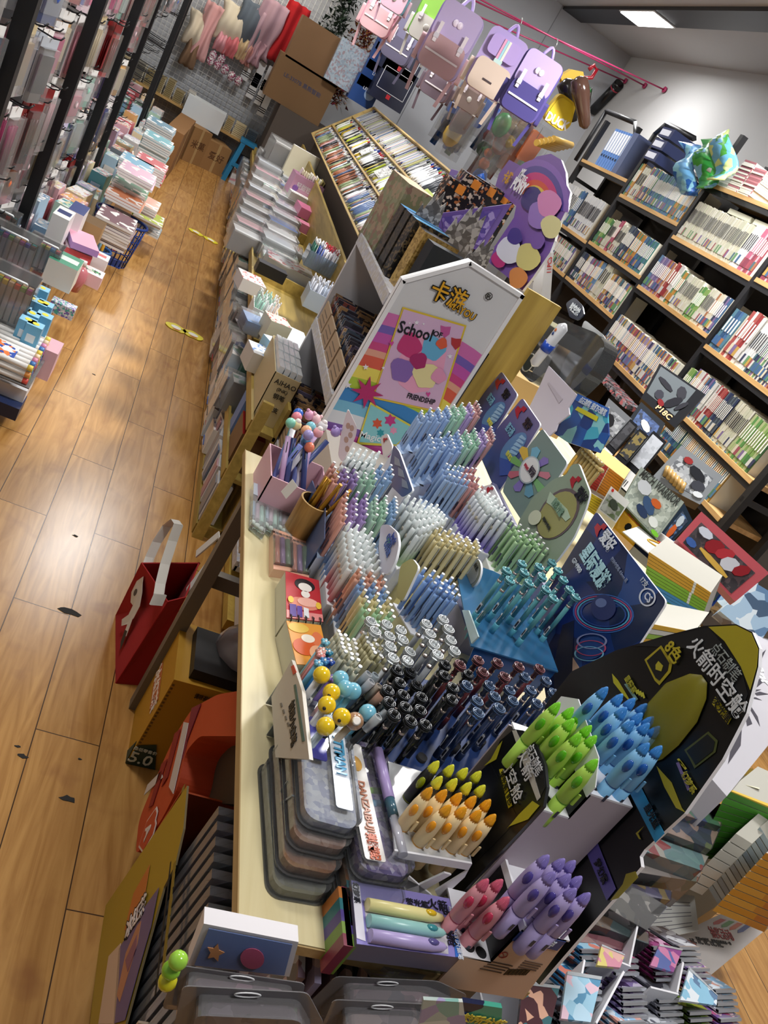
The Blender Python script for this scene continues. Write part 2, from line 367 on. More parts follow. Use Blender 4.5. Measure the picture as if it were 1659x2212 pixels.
# ---------- goods on and before the left base shelf ----------
def pxbox(name,label,cat,A,B,C,zt,h,m,top=None,group=None,build=True):
    a,b,c=at(*A,z=zt),at(*B,z=zt),at(*C,z=zt); u=b-a; v=c-b; 
    mb=MB().pp(a-Z*h,u,v,Z*h,m,top or m); o=mb.build(name); tag(o,label,cat,group); o['_c']=0
    globals()['LAST']=(a,u,v); return o
def wbox(name,label,cat,c,d,m,rz=0,top=None,group=None):
    o=MB().box((c[0],c[1],c[2]+d[2]/2),d,m,rz,top).build(name,org=c); return tag(o,label,cat,group)
rq=random.Random(41); GC=['#e8e4e0','#d8a8b0','#a8c4d8','#e8d8b0','#b8d4c0','#c8b8d8','#d86870','#f0f0f0','#7898b8','#e8b070','#5aa0a8','#c8c8cc']; GN=['white','dusty pink','light blue','cream','mint','lilac','red','bright white','steel blue','orange','teal','silver']
y=3.2
while y<9.5:
    for r in range(4):
        k=rq.randrange(12); x=-.42-.14*r; h=rq.uniform(.12,.26)+.03*r; w=rq.uniform(.09,.13); d=rq.uniform(.1,.17)
        o=MB().box((x+rq.uniform(-.01,.01),y+rq.uniform(-.02,.02),.14+h/2),(w,d,h),mat(GC[k],.45),rq.uniform(-.15,.15),art([GC[k],'#f4f2f0',rq.choice(GC),rq.choice(GC)],22,k)).build('stationery_pack'); MB().box((x,y-d/2-.012,.14+h*.5),(w*.6,.003,h*.5),mat(rq.choice(GC),.4)).build('printed_panel',o)
        tag(o,'%s stationery pack standing on the left rack base %s'%(GN[k],'in the nearer half' if y<6 else 'in the far half'),'pack','%s packs on the left rack base, %s'%(GN[k],'near' if y<6 else 'far'))
    y+=.185
# clear cases of markers
MK=['#e85a4f','#f2a65a','#f6d75a','#8ec26b','#4aa3a0','#4a7fc1','#6a5ab8','#b65a9c','#e58fb0','#6c4a3a','#9a9a9a','#f2d2b0']
def marker_case(c,nx,ny,hh,label,rz=0,pitch=.021,caps=True,tilt=0):
    t=thing('marker_case',label,'marker set',c); c=Vector(c); cr=clear('#ffffff',.07,.1)
    W,D=nx*pitch+.012,ny*pitch+.012; b=MB()
    b.box((c.x,c.y,c.z+.002),(W,D,.004),cr)
    for sx,sy,dx,dy in((W/2,0,.002,D),(-W/2,0,.002,D),(0,D/2,W,.002),(0,-D/2,W,.002)): b.box((c.x+sx,c.y+sy,c.z+hh/2),(dx,dy,hh),cr)
    b.build('case',t); lid=MB().box((c.x,c.y,c.z+hh+.001),(W,D,.002),cr).build('lid',t)
    hd=MB().tube([(c.x-.05,c.y-D/2,c.z+hh),(c.x-.05,c.y-D/2-.02,c.z+hh+.01),(c.x+.05,c.y-D/2-.02,c.z+hh+.01),(c.x+.05,c.y-D/2,c.z+hh)],.004,mat('#e8eef0',.3)).build('handle',t)
    r=random.Random(int(c.y*100))
    for i in range(nx):
        for j in range(ny):
            x=c.x-W/2+.006+(i+.5)*pitch; y=c.y-D/2+.006+(j+.5)*pitch
            m=MB(); m.box((x,y,c.z+hh*.42),(.016,.016,hh*.76),mat('#ece8e2',.4)); m.box((x,y,c.z+hh*.84),(.017,.017,hh*.1),mat(r.choice(MK),.35))
            m.build('marker',t)
    return t
marker_case(tuple(at(38,590,z=.46)-Z*.17),7,6,.17,'large clear case of dual-tip markers nearest on the left shelf')
marker_case(tuple(at(40,500,z=.48)-Z*.14),8,5,.14,'clear case of pastel markers behind the large marker case')
marker_case(tuple(at(8,450,z=.48)-Z*.12),6,4,.12,'clear case of colour-tipped markers beside the first black upright')
marker_case(tuple(at(105,520,z=.44)-Z*.12),6,4,.12,'clear case with white and mint pens next to the green box')
# slanted open tray of markers lying at the left edge
t=thing('marker_tray','clear tray of lying markers with coloured ends at the left frame edge','marker set',tuple(at(40,790,z=.2)))
o=Vector(t['_w']); MB().box(o+Vector((-.06,0,.015)),(.26,.34,.004),clear('#ffffff',.15)).build('tray',t)
for r_ in range(9):
    for l in range(3):
        y=o.y-.15+r_*.036; z=o.z+.028+l*.026
        m=MB(); m.cyl((o.x-.17,y,z),(o.x+.04,y,z),.0105,mat('#eceae6',.35),n=10); m.cyl((o.x+.04,y,z),(o.x+.058,y,z),.0108,mat(MK[(r_*3+l)%12],.3),n=10); m.build('marker',t)
MB().box(o+Vector((-.08,-.1,.09)),(.14,.1,.002),art(['#f4f4f4','#2b4fb0','#f0803c','#f4f4f4'],30)).build('paper_label',t)
# blue ink boxes with yellow dots
bb=[(70,600),(92,622),(55,622),(48,642),(88,652),(70,676),(50,662),(98,680),(78,700),(62,690),(100,655)]
for i,(px,py) in enumerate(bb):
    p=at(px,py,z=.36); hh=.11
    o=MB().box((p.x,p.y,p.z-hh/2),(.055,.05,hh),mat('#6fb7dc',.4),0,mat('#8fcbe8',.4)).build('eraser_box'); tag(o,'light blue carton with a yellow dot in the cluster on the left shelf','box','light blue cartons on the left shelf')
    MB().cyl((p.x,p.y,p.z),(p.x,p.y,p.z+.001),.012,mat('#f2dc3a',.4),n=12).build('yellow_dot',o)
    MB().box((p.x,p.y-.0255,p.z-.05),(.03,.001,.03),mat('#dfe9ee',.4)).build('printed_panel',o)
def simple(name,label,cat,px,py,zt,d,m,top=None,rz=0,group=None,stripe=None):
    p=at(px,py,z=zt); o=MB().box((p.x,p.y,p.z-d[2]/2),d,m,rz,top).build(name); tag(o,label,cat,group)
    if stripe: MB().box((p.x,p.y,p.z+.0006),(d[0]*.8,d[1]*.35,.0012),stripe,rz).build('printed_panel',o)
    return o
simple('stationery_box','white and green box printed on top behind the blue cartons','box',145,560,.4,(.12,.16,.11),mat('#ece8dc',.4),mat('#3f8f72',.4),stripe=mat('#d9ecdf',.4))
simple('stationery_box','long white box with red print beside the blue basket','box',205,545,.34,(.14,.1,.07),mat('#f0ece8',.4),mat('#f6f2ee',.4),stripe=mat('#d96a6a',.4))
simple('stationery_box','white box with a pink base left of the blue basket','box',190,580,.3,(.15,.1,.06),mat('#f2ccd2',.4),mat('#f2efec',.4),stripe=art(['#f4f0ec','#35a060','#222222','#f4f0ec'],40))
simple('stationery_box','tall white pen box beside the second black upright','box',140,460,.52,(.07,.16,.17),mat('#e9e6e6',.4),mat('#f4f2f0',.4),stripe=mat('#26356e',.4))
simple('stationery_box','white pen box with a dark blue lid next to the third black upright','box',172,450,.5,(.07,.18,.16),mat('#eeeae8',.4),mat('#31427e',.4))
simple('stationery_box','brown open carton behind the blue basket','box',205,478,.42,(.1,.14,.1),mat('#a98558',.7),mat('#6d5334',.8))
simple('stationery_box','flat pink and purple box on the left shelf','box',180,515,.42,(.12,.2,.03),mat('#b08ac8',.4),mat('#e8a8c0',.4),rz=.3)
simple('stationery_box','red and pink striped box under the pink one','box',170,530,.38,(.12,.18,.04),mat('#d8565e',.4),mat('#eed2d8',.4),rz=.2)
simple('display_carton','pink display carton at the corner of the left shelf','box',112,745,.26,(.07,.12,.12),mat('#e6bcc6',.5),mat('#d8a8b4',.5))
simple('pen_box','white carton lettered along its edge under the marker tray','box',30,805,.15,(.14,.2,.05),mat('#e9ecf2',.4),mat('#f4f6fa',.4))
_p=simple('pen_box','dark blue pen carton at the lower left floor edge','box',2,850,.10,(.16,.12,.05),mat('#1a2440',.4),mat('#22325c',.4))
# pink bottle
p=at(155,625,z=.2); t=thing('hand_soap_bottle','pink transparent bottle with a white cap among the left shelf goods','bottle',tuple(p))
MB().lathe([(0,.03),(.06,.042),(.1,.04),(.125,.02)],mat('#e48a92',.15,trans=.3),p,n=16).build('body',t); MB().lathe([(.125,.02),(.15,.022),(.155,.02)],mat('#f6f4f4',.3),p,n=14).build('cap',t)
p=at(133,600,z=.24); t=thing('hand_soap_bottle','smaller red bottle with a white cap behind the pink bottle','bottle',tuple(p))
MB().lathe([(0,.022),(.06,.03),(.085,.016)],mat('#c8525c',.15),p,n=14).build('body',t); MB().lathe([(.085,.016),(.105,.017)],mat('#f6f4f4',.3),p,n=12).build('cap',t)
simple('candy_bag','small silver bag of sweets under the pink bottle','bag',140,655,.26,(.1,.06,.05),art(['#cfd6dc','#8a6ab8','#f2f2f4','#5ab8a8'],60,1,.15))
# basket
p=at(232,566,z=.0); bz=.0; cx,cyy=p.x-.02,p.y+.05
def basket(name,label,c,r,h,col):
    t=thing(name,label,'basket',c); mt=mat(col,.35); c=Vector(c); w=MB(); n=26
    for i in range(n):
        a=2*math.pi*i/n; d=Vector((math.cos(a),math.sin(a)*.8,0)); w.tube([c+d*r*.78,c+d*r+Z*h],.0035,mt,n=4)
    for k in range(7):
        f=k/6; w.tube([c+Vector((math.cos(a),math.sin(a)*.8,0))*r*(.78+.22*f)+Z*h*f for a in[2*math.pi*i/24 for i in range(25)]],.0035,mt,n=4,cap=False)
    w.box(c+Z*.003,(r*1.3,r*1.05,.005),mt); w.build('lattice_wall',t)
    MB().tube([c+Vector((math.cos(a),math.sin(a)*.8,0))*r*1.02+Z*h for a in[2*math.pi*i/28 for i in range(29)]],.009,mt,n=6).build('rim',t); return t
basket('shopping_basket','dark blue plastic lattice basket at the aisle side of the left shelf',(cx,cyy,0),.15,.27,'#1f3f8c')
c0=Vector((cx,cyy,0)); rb=random.Random(5)
for i in range(9):
    a=rb.uniform(0,6.28); q=c0+Vector((math.cos(a)*.07,math.sin(a)*.06,.08)); 
    o=MB().box(q+Z*.07,(.03,.02,.14),mat(rb.choice(['#b8a0d8','#f2f2f0','#7cc4e0','#e8d8b0','#d8526a']),.4),a).build('small_packet'); tag(o,'small coloured packet standing in the blue lattice basket','packet','packets in the blue basket')
basket('small_basket','small blue basket of slim bottles in front of the large blue one',(cx-.06,cyy-.27,0),.085,.12,'#3a68a8')
for i in range(7):
    q=Vector((cx-.1+.025*(i%4),cyy-.3+.03*(i//4),.02)); c_=('#8cc4e4','#a8d4ea','#8cc4e4','#e0b040','#9ac8e4','#6aa8d4','#d8a850')[i]
    o=MB().lathe([(0,.011),(.14,.011),(.15,.006),(.17,.005)],mat(c_,.3),q,(.1*math.sin(i),-.15,1),n=8).build('slim_bottle'); tag(o,'slim pastel bottle standing in the small blue basket','bottle','slim bottles in the small blue basket')
# carrier bag in basket
o=MB().pp(c0+Vector((-.05,.02,.2)),(.1,.03,0),(0,.02,.0),(-.03,.05,.22),clear('#f6f0f0',.3,.2)).build('plastic_bag'); tag(o,'crumpled clear bag with a red bow standing in the blue basket','bag')
# stacks of notebooks and cases along the rack, farther down
st=[(255,470,.42,'#7a5a62','maroon',9,'stack of maroon notebooks behind the blue basket'),(285,400,.5,'#2f8a68','green',5,'green activity books on the left shelf'),(310,430,.4,'#e8b8a8','white pink',4,''),(330,350,.55,'#c04858','red',7,'stack of red pencil boxes on the left shelf'),(298,350,.55,'#7ab0cc','light blue',5,''),(345,300,.62,'#5fa2ae','teal',8,'teal plastic trays far down the left shelf'),(350,268,.66,'#4f7f96','dark teal',7,''),(322,465,.22,'#a8b83a','lime',2,''),(318,485,.14,'#9aa4a8','grey',2,''),(300,372,.6,'#d8b0c8','lilac',3,''),(275,420,.48,'#c87850','orange',3,'')]
for px,py,zt,colr,cn,n,_ in st:
    p=at(px,py,z=zt)
    for k in range(n):
        o=MB().box((p.x+rb.uniform(-.006,.006),p.y+rb.uniform(-.008,.008),zt-.014*k-.007),(.19,.26,.0125),mat('#e8e4e0',.5),rb.uniform(-.03,.03),art([colr,colr,'#f0ece8'],12,k) if k==0 else mat(colr,.4)).build('notebook'); tag(o,'%s notebook or flat case in a stack along the left shelf'%cn,'notebook','%s stack on the left shelf'%cn)
        MB().box((p.x-.096,p.y,zt-.014*k-.007),(.002,.26,.0128),mat(colr,.4)).build('spine',o)
# novelty glasses on the floor
def glasses(a,b,zc,label):
    pa,pb=at(*a,z=.002),at(*b,z=.002); t=thing('paper_glasses',label,'toy glasses',tuple((pa+pb)/2)); d=(pb-pa).normalized(); n=Z.cross(d); yl=mat('#eadb2a',.4)
    for c in(pa,pb):
        ol=[c+d*(.062*math.cos(q))+n*(.05*math.sin(q)*(1+.12*math.sin(5*q))) for q in[2*math.pi*i/24 for i in range(24)]]
        f=MB().prism(ol,Z*.003,yl).build('lens_frame',t)
        MB().prism([c+d*(.03*math.cos(q))+n*(.022*math.sin(q))+Z*.0031 for q in[2*math.pi*i/14 for i in range(14)]],Z*.001,mat('#f4f4ee',.4)).build('lens',t)
        MB().prism([c+d*(.024*math.cos(q))+n*(-.034+.008*math.sin(q))+Z*.0031 for q in[2*math.pi*i/10 for i in range(10)]],Z*.001,mat('#b8482c',.4)).build('printed_patch',t)
    MB().pp((pa+pb)/2-d*.02-n*.005,d*.04,n*.01,Z*.003,yl).build('bridge',t)
glasses((380,708),(417,724),0,'nearer pair of yellow novelty glasses lying on the wooden floor')
glasses((423,502),(455,519),0,'farther pair of yellow novelty glasses lying on the wooden floor')
# dark chips and marks on the boards
for i,(px,py,s) in enumerate(((150,1321,.035),(163,1158,.012),(48,1633,.014),(148,1726,.022),(203,809,.01),(38,1613,.008),(172,1640,.006))):
    p=at(px,py,z=0); r=random.Random(i); ol=[p+Vector((math.cos(q)*s*r.uniform(.5,1.1),math.sin(q)*s*.5*r.uniform(.5,1.1),0)) for q in[2*math.pi*k/9 for k in range(9)]]
    tag(MB().prism(ol,Z*.0012,mat('#15120f',.7)).build('floor_chip'),'dark chip in the floorboards of the aisle','floor mark','dark chips in the floor')
# ---------- end of the aisle ----------
CB=mat('#9a7448',.8); CB2=mat('#7d5c38',.8)
def carton(label,a,b,h,d,col='#9a7448',txt=None,flap=False):
    A,B=at(*a,z=0),at(*b,z=0); u=B-A; n=Z.cross(u).normalized(); 
    if n.y<0:n=-n
    t=thing('cardboard_box',label,'box',tuple((A+B)/2+n*d/2)); m=mat(col,.8)
    MB().pp(A,u,n*d,Z*h,m).build('carton',t); MB().pp((A+B)/2-u*.06-n*.0012+Z*0,u*.12,n*.001,Z*h,mat('#b89a6c',.3)).build('tape',t)
    if txt: lettering(txt,t,(A+B)/2-n*.002+Z*h*.55,u,Z,.09,mat('#5e3d22',.8))
    if flap: MB().pp(A+Z*h-n*.0,u,n*.04+Z*.08,Vector((0,0,.004)),m).build('flap',t)
    return t
carton('brown cardboard box with dark print on the floor by the back wall, left one',(392,345),(430,360),.36,.3,txt='米菓')
carton('brown cardboard box with a red heart mark on the floor by the back wall',(430,360),(476,382),.3,.3,txt='爱好')
carton('narrow brown box at the foot of the left rack by the back wall',(358,387),(388,345),.42,.16,'#8a6238')
tag(wbox('storage_box','white and pale blue box standing on the cardboard box at the aisle end','box',(-.02,9.95,.36),(.42,.25,.22),mat('#dfe6ea',.4)),'white and pale blue box standing on the cardboard box at the aisle end','box')
# blue stool with a box under it
A=at(476,385,z=0); t=thing('plastic_stool','bright blue plastic stool by the back wall','stool',(A.x+.2,A.y+.1,0)); c=Vector((A.x+.2,A.y+.15,0)); bl=mat('#2a86b8',.35)
for sx in(-1,1):
    for sy in(-1,1): MB().pp(c+Vector((sx*.17-.025,sy*.14-.025,0)),(.05,0,0),(0,.05,0),(-sx*.04,-sy*.03,.44),bl).build('leg',t)
MB().box(c+Z*.45,(.34,.28,.03),bl).build('seat',t); MB().box(c+Vector((0,-.16,.2)),(.3,.01,.04),bl).build('stretcher',t)
wbox('shoe_box','white box with pink print stored under the blue stool','box',(c.x,c.y,0.0),(.22,.2,.16),art(['#e4e6ea','#dfa8b4','#f0f0f2'],20))
wbox('shoe_box','dark blue box resting on the white box under the blue stool','box',(c.x,c.y,.16),(.2,.18,.14),mat('#1c2a44',.4))
# books and card packs on the wall shelf
rs=random.Random(11); x=-.95; k=0
while x<.55:
    w=rs.choice((.08,.1,.12)); n=rs.randrange(5,11); cl=rs.choice(('#8a7a52','#a89468','#5a6a78','#c8b890','#b8b4ac','#6e6a60')); h=.018
    for i in range(n):
        o=MB().box((x+w/2,10.04,.422+h*i+h/2),(w,.16,h*.92),mat('#d8d0bc',.6),rs.uniform(-.03,.03),mat(cl,.5)).build('card_pack'); MB().box((x+w/2,9.957,.422+h*i+h/2),(w*.9,.003,h*.8),mat(cl,.5)).build('printed_edge',o)
        tag(o,'small card pack stacked on the wooden wall shelf at the aisle end','card pack','card packs on the wall shelf')
    x+=w+.02
# hanging winter hats, scarves, sock packs on the grid
def cloth(label,name,c,w,h,col,fold=5,cat='clothing',droop=.3,seed=0):
    t=thing(name,label,cat,tuple(c)); r=random.Random(seed); mb=MB(); nx,nz=14,12; c=Vector(c); base=len(mb.v)
    mt=mat(col,.95)
    for side in(0,1):
        for i in range(nz+1):
            for j in range(nx+1):
                u=j/nx-.5; v=i/nz; ww=w*(1-droop*v*math.sin(v*3)+.08*math.sin(v*9+seed)); d=.035*math.sin(j/nx*fold*6.28+seed+v*2)+.03*math.sin(v*5+seed)
                th=.05*math.sqrt(max(0,1-(2*u)**2))*math.sin(math.pi*min(1,max(.05,v)))+.006
                mb.v.append(c+Vector((u*ww,(-1 if side==0 else 1)*th+d*.6-.05,-v*h+.005*math.cos(j*1.3+seed))))
    W=nx+1; o2=(nz+1)*W
    for i in range(nz):
        for j in range(nx):
            a=i*W+j; mb.face((a,a+1,a+1+W,a+W),mt,True); b=o2+a; mb.face((b,b+W,b+1+W,b+1),mt,True)
    for j in range(nx): mb.face((j,o2+j,o2+j+1,j+1),mt,True); a=nz*W+j; mb.face((a,a+1,o2+a+1,o2+a),mt,True)
    for i in range(nz): a=i*W; mb.face((a,a+W,o2+a+W,o2+a),mt,True); a=i*W+nx; mb.face((a,o2+a,o2+a+W,a+W),mt,True)
    mb.build('fabric',t); MB().tube([c+Vector((0,.04,.05)),c+Vector((0,-.02,.05)),c+Vector((0,-.05,.0))],.004,mat('#999999',.3,1),n=5).build('hanger_hook',t); return t
CL=[((470,10),.13,.5,'#d2a0a0','dusty pink scarf','scarf'),((440,30),.16,.3,'#cfc3ae','cream knitted hat at the far left','knit hat'),((520,15),.22,.34,'#d8cdb8','cream fleece hat','knit hat'),((557,10),.2,.42,'#5a6470','slate grey scarf','scarf'),((600,5),.2,.5,'#ab8c98','mauve scarf','scarf'),((575,30),.14,.38,'#b294a0','darker mauve shawl','scarf'),((650,10),.16,.55,'#a8141c','shiny red knitted set in film','knit set'),((430,70),.12,.32,'#7a5f48','brown hat beside the rack','knit hat'),((490,65),.1,.2,'#d89aa4','pink mitten pair in film','mittens'),((512,72),.1,.22,'#dc7c84','salmon mitten pair in film','mittens'),((535,85),.09,.2,'#d4bb94','beige glove pair','gloves'),((545,100),.08,.18,'#b8827c','brown pink glove pair','gloves'),((565,90),.1,.22,'#b08a96','mauve glove pair','gloves')]
for i,((px,py),w,h,cl,nm,n2) in enumerate(CL):
    p=at(px,py,y=10.1); cloth('%s hanging on the grid of the back wall'%nm,n2.replace(' ','_'),p,w*1.5,h*1.1,cl,2,n2.split()[-1],seed=i)
for i,(px,py) in enumerate(((548,120),(570,135),(590,145),(578,175),(560,160),(583,200))):
    p=at(px,py,y=10.12); t=thing('sock_pack','white sock pair with black stripes hanging on the back wall grid','socks',tuple(p),'striped white socks on the grid')
    MB().pp(p-Vector((.04,.01,.26)),(.08,0,0),(0,.02,0),(0,0,.26),mat('#dcdcdc',.8)).build('sock',t)
    for k in range(3): MB().pp(p-Vector((.041,.011,.22-k*.02)),(.082,0,0),(0,.022,0),(0,0,.009),mat('#1c1c20',.8)).build('stripe',t)
for i,(px,py) in enumerate(((455,130),(470,140),(486,150),(500,165),(515,175),(460,120),(478,128))):
    p=at(px,py,y=10.08); tag(MB().ball(p,.055,art(['#b8708a','#c8c8cc','#7a2848','#e8e4e6'],40,i,.2),10,(.8,.6,1)).build('hair_ornament'),'shiny pink and silver hair ornament on the grid','hair ornament','hair ornaments on the back wall grid')
# magenta tinsel and green garland behind
for nm,px,py,cl,lb in(('tinsel_garland',790,70,['#5a1030','#8a2050','#2a0a18','#c8a040'],'dark red sparkling tinsel hanging on the back wall'),('leaf_garland',735,40,['#2c382e','#1c2822','#3a4a3a'],'dark green leafy garland hanging above the cartons')):
    p=at(px,py,y=9.9); m=MB(); rr_=random.Random(2); mt=art(cl,60,3,.25)
    for k in range(900):
        q=p+Vector((rr_.gauss(0,.06),rr_.gauss(0,.04),rr_.uniform(-.75,.3))); d=Vector((rr_.uniform(-1,1),rr_.uniform(-1,1),rr_.uniform(-1,1)))*.06; e=d.cross(Z)*.4; m.prism([q-e,q+e,q+e*.4+d],Vector((0,.001,.001)),mt)
    tag(m.build(nm),lb,'garland',kind='stuff')
# cartons and lamp boxes by the back wall, right of the shelf
wbox('storage_cabinet','dark storage cabinet under the cartons by the back wall','cabinet',(1.55,9.6,0),(1.9,.7,max(.3,at(628,238,y=9.3).z)),mat('#4a4038',.7))
def stand(label,name,px,py,y,w,h,d,m,cat='box',z=None,txt=None,tc='#e8ecf4',ts=.08):
    p=at(px,py,y=y); z0=p.z if z is None else z
    t=thing(name,label,cat,(p.x,y+d/2,z0)); MB().pp((p.x-w/2,y,z0),(w,0,0),(0,d,0),(0,0,h),m).build('carton',t)
    if txt: lettering(txt,t,(p.x,y-.001,z0+h*.62),X,Z,ts,mat(tc,.5))
    return t
stand('large brown carton with blue edge stripes, lower of the two by the back wall','cardboard_box',628,238,9.3,.62,.42,.4,mat('#6f5232',.8),txt='LE-3307B 黑熊智能',tc='#2c3350',ts=.05)
stand('large plain brown carton, upper of the two by the back wall','cardboard_box',675,158,9.3,.6,.4,.4,mat('#78593a',.8))
stand('grey-blue toy box with a robot dog picture on a stack by the back wall','toy_box',728,185,9.2,.3,.4,.12,art(['#a8b8c4','#98a8b8','#a09098','#b0bcc8'],26,2))
for i,(px,py) in enumerate(((775,225),(795,195),(815,160),(835,120))):
    t=stand('blue desk lamp carton with a pale circle, number %s from the bottom of its stack'%('one','two','three','four')[i],'lamp_box',px,py,9.1,.26,.25,.2,mat('#20498c',.4),txt='LED',ts=.04)
    o=Vector(t['_w']); MB().cyl((o.x+.05,8.999+.1,o.z+.12),(o.x+.05,9.097,o.z+.12),.05,mat('#9ab4dc',.4),n=20).build('printed_circle',t)
for i,(px,py) in enumerate(((830,225),(855,165))):
    t=stand(('lower','upper')[i]+' dark navy carton with a white frame print beside the lamp cartons','carton_box',px,py,8.9,.36,.36,.2,mat('#141c38',.4)); o=Vector(t['_w'])
    m=MB()
    for a,b,c_,d_ in((-.15,.15,.1,.105),(-.15,.15,.3,.305),(-.15,-.145,.1,.305),(.145,.15,.1,.305)): m.pp((o.x+a,8.897,o.z+c_),(b-a,0,0),(0,.002,0),(0,0,d_-c_),mat('#dfe4ee',.4))
    m.build('printed_frame',t); MB().pp((o.x-.02,8.896,o.z+.05),(.04,0,0),(0,.002,0),(0,0,.04),mat('#c82838',.4)).build('red_square',t)
# ================= centre unit =================
OW=wood('#8f7a3a','#b59a50',1,'Y',.5)
t=thing('display_gondola','long olive-wood shelf unit along the right side of the aisle','shelf unit',(.85,6.0,0))
for z,nm in((.0,'plinth'),(.255,'lower_shelf'),(.465,'upper_shelf')):
    MB().pp((.53,3.1,z),(.45,0,0),(0,5.9,0),(0,0,.05 if z==0 else .016),OW).build(nm,t); MB().pp((.53,2.66,z),(.10,0,0),(0,.44,0),(0,0,.05 if z==0 else .016),OW).build(nm,t); MB().pp((.522,2.66,z),(.01,0,0),(0,6.34,0),(0,0,.045),OW).build('shelf_lip',t)
MB().pp((.93,3.1,.05),(.02,0,0),(0,5.9,0),(0,0,.75),OW).build('back_panel',t)
MB().pp((.525,2.63,.0),(.04,0,0),(0,.02,0),(0,0,.6),OW).build('end_post',t); MB().pp((.62,2.66,.0),(.012,0,0),(0,.42,0),(0,0,.6),OW).build('end_board',t)
for y in(3.65,4.6,6.05,7.5,8.98): MB().pp((.535,y,.05),(.41,0,0),(0,.016,0),(0,0,.5),OW).build('divider',t)
rg=random.Random(21)
SHC=['#e4e0da','#f0efec','#d8d4cc','#cfd6dc','#e8dcc8','#c8c0b4','#f2f2f2','#b8c4cc','#dcc8c8']
def goods(y0,y1,x0,x1,z,hmax,n,lab,name,cat,grp,cols=SHC,film=.5):
    y=y0
    for i in range(n):
        d=(y1-y0)/n*rg.uniform(.75,.97); w=rg.uniform(.6,1)*(x1-x0); h=rg.uniform(.5,1)*hmax; c=rg.choice(cols)
        yy=y0+(i+.5)*(y1-y0)/n
        o=MB().box((x0+w/2+rg.uniform(0,.02),yy,z+h/2),(w,d,h),mat(c,.5),rg.uniform(-.08,.08),art([c,'#f4f2ee',rg.choice(['#c84a4a','#3a5a9a','#5a5a5a','#88b0a0','#d8a8b8'])],18,i%9)).build(name)
        tag(o,lab,cat,grp)
        for k in range(1): MB().box((x0+rg.uniform(.0,.004)-.001+0,yy,z+h*(k+1)/4),(.004,d*.8,.004),mat(rg.choice(['#5a5a5e','#b84a4a','#4a6ab0']),.5)).build('edge_print',o)
        if rg.random()<film: MB().box((x0+w/2,yy,z+h/2+.004),(w+.02,d+.015,h+.012),clear('#f4f4f4',.12,.12)).build('plastic_film',o)
for sy in range(4):
    a,b=3.2+1.46*sy,3.15+1.46*(sy+1); nm=('nearest','second','third','farthest')[sy]
    goods(a,b,.475,.7,.271,.16,11,'wrapped packet on the lower shelf in the %s bay of the centre unit'%nm,'wrapped_packet','packet','lower shelf packets, %s bay'%nm,film=.7)
    goods(a,b,.50,.75,.05,.17,10,'pale carton on the plinth in the %s bay of the centre unit'%nm,'small_carton','box','plinth cartons, %s bay'%nm,film=.3)
    if sy>0: goods(a,b,.56,.85,.481,.12,8,'white stationery pack on the upper shelf in the %s bay of the centre unit'%nm,'stationery_pack','pack','upper shelf packs, %s bay'%nm,['#f2f2f0','#e6e8ea','#d8dcde','#eee8dc','#e0d0d0','#c4ccd4'],film=.6)
def pk(name,lab,cat,px,py,zt,d,m,top=None,rz=0,film=False,zb=None):
    zt=zt-.2; p=at(px,py,z=zt); o=MB().box((p.x,p.y,p.z-d[2]/2),d,m,rz,top).build(name); tag(o,lab,cat)
    if film: MB().box((p.x,p.y,p.z-d[2]/2+.004),(d[0]+.02,d[1]+.02,d[2]+.012),clear('#ffffff',.12,.1),rz).build('plastic_film',o)
    o['_p']=tuple(p); return o,p
WHT=mat('#eceae6',.5)
pk('envelope_pack','tall stack of white envelopes in film at the far end of the centre unit','pack',625,315,1.0,(.3,.35,.3),mat('#dcdad4',.5),WHT,.1,True)
pk('spiral_notebook','cream spiral notebook block standing behind the pink card box','notebook',668,330,1.06,(.3,.05,.28),mat('#e4dcc0',.5),WHT,.1)
# pink display box full of cards
o,p=pk('card_display_box','pink printed display box full of cream sticker packs on the centre unit','display box',678,392,.98,(.34,.17,.16),mat('#dba6c4',.45),mat('#8f5f78',.6),.12)
lettering('轻甜铁达咕咕',o,p+Vector((0,-.09,-.07)),Vector((1,.12,0)),Z,.05,mat('#f8f4f6',.4),wfit=.24)
for s_,c_ in((-.12,'#8a5aa8'),(.13,'#e0a040')): MB().ball(p+Vector((s_,-.088+s_*.12,-.1)),.024,mat(c_,.4),10,(1,.2,1)).build('printed_badge',o)
for i in range(16):
    q=p+Vector((-.14+.018*i,rg.uniform(-.03,.03),-.1)); s=MB().pp(q+Vector((0,-.05,0)),(.006,0,0),(0,.1,0),(.02,0,.13+rg.uniform(0,.02)),mat(rg.choice(['#ece4c8','#f4f0e4','#e4d890','#f0e0e0']),.5)).build('sticker_pack'); tag(s,'cream sticker pack standing in the pink display box','sticker pack','sticker packs in the pink display box')
o,p=pk('calendar_block','tall white pad with a perforated top standing below the pink display box','pad',665,425,.86,(.34,.3,.2),mat('#ddd6d0',.5),mat('#efece8',.5),.12)
for i in range(22): MB().box(p+Vector((-.15+.0142*i,-.13+(-.15+.0142*i)*.12,.001)),(.006,.006,.002),mat('#6a6462',.5)).build('punch_hole',o)
pk('flat_gift_box','pink flat box with sweets print behind the pen bucket','box',690,462,.86,(.34,.22,.07),mat('#d87fa0',.4),mat('#c86a90',.4),.12)
pk('flat_gift_box','second pink box lying lower in front of the white pad','box',660,482,.8,(.16,.12,.1),mat('#e08aa8',.4),mat('#dc86a4',.4),.12)
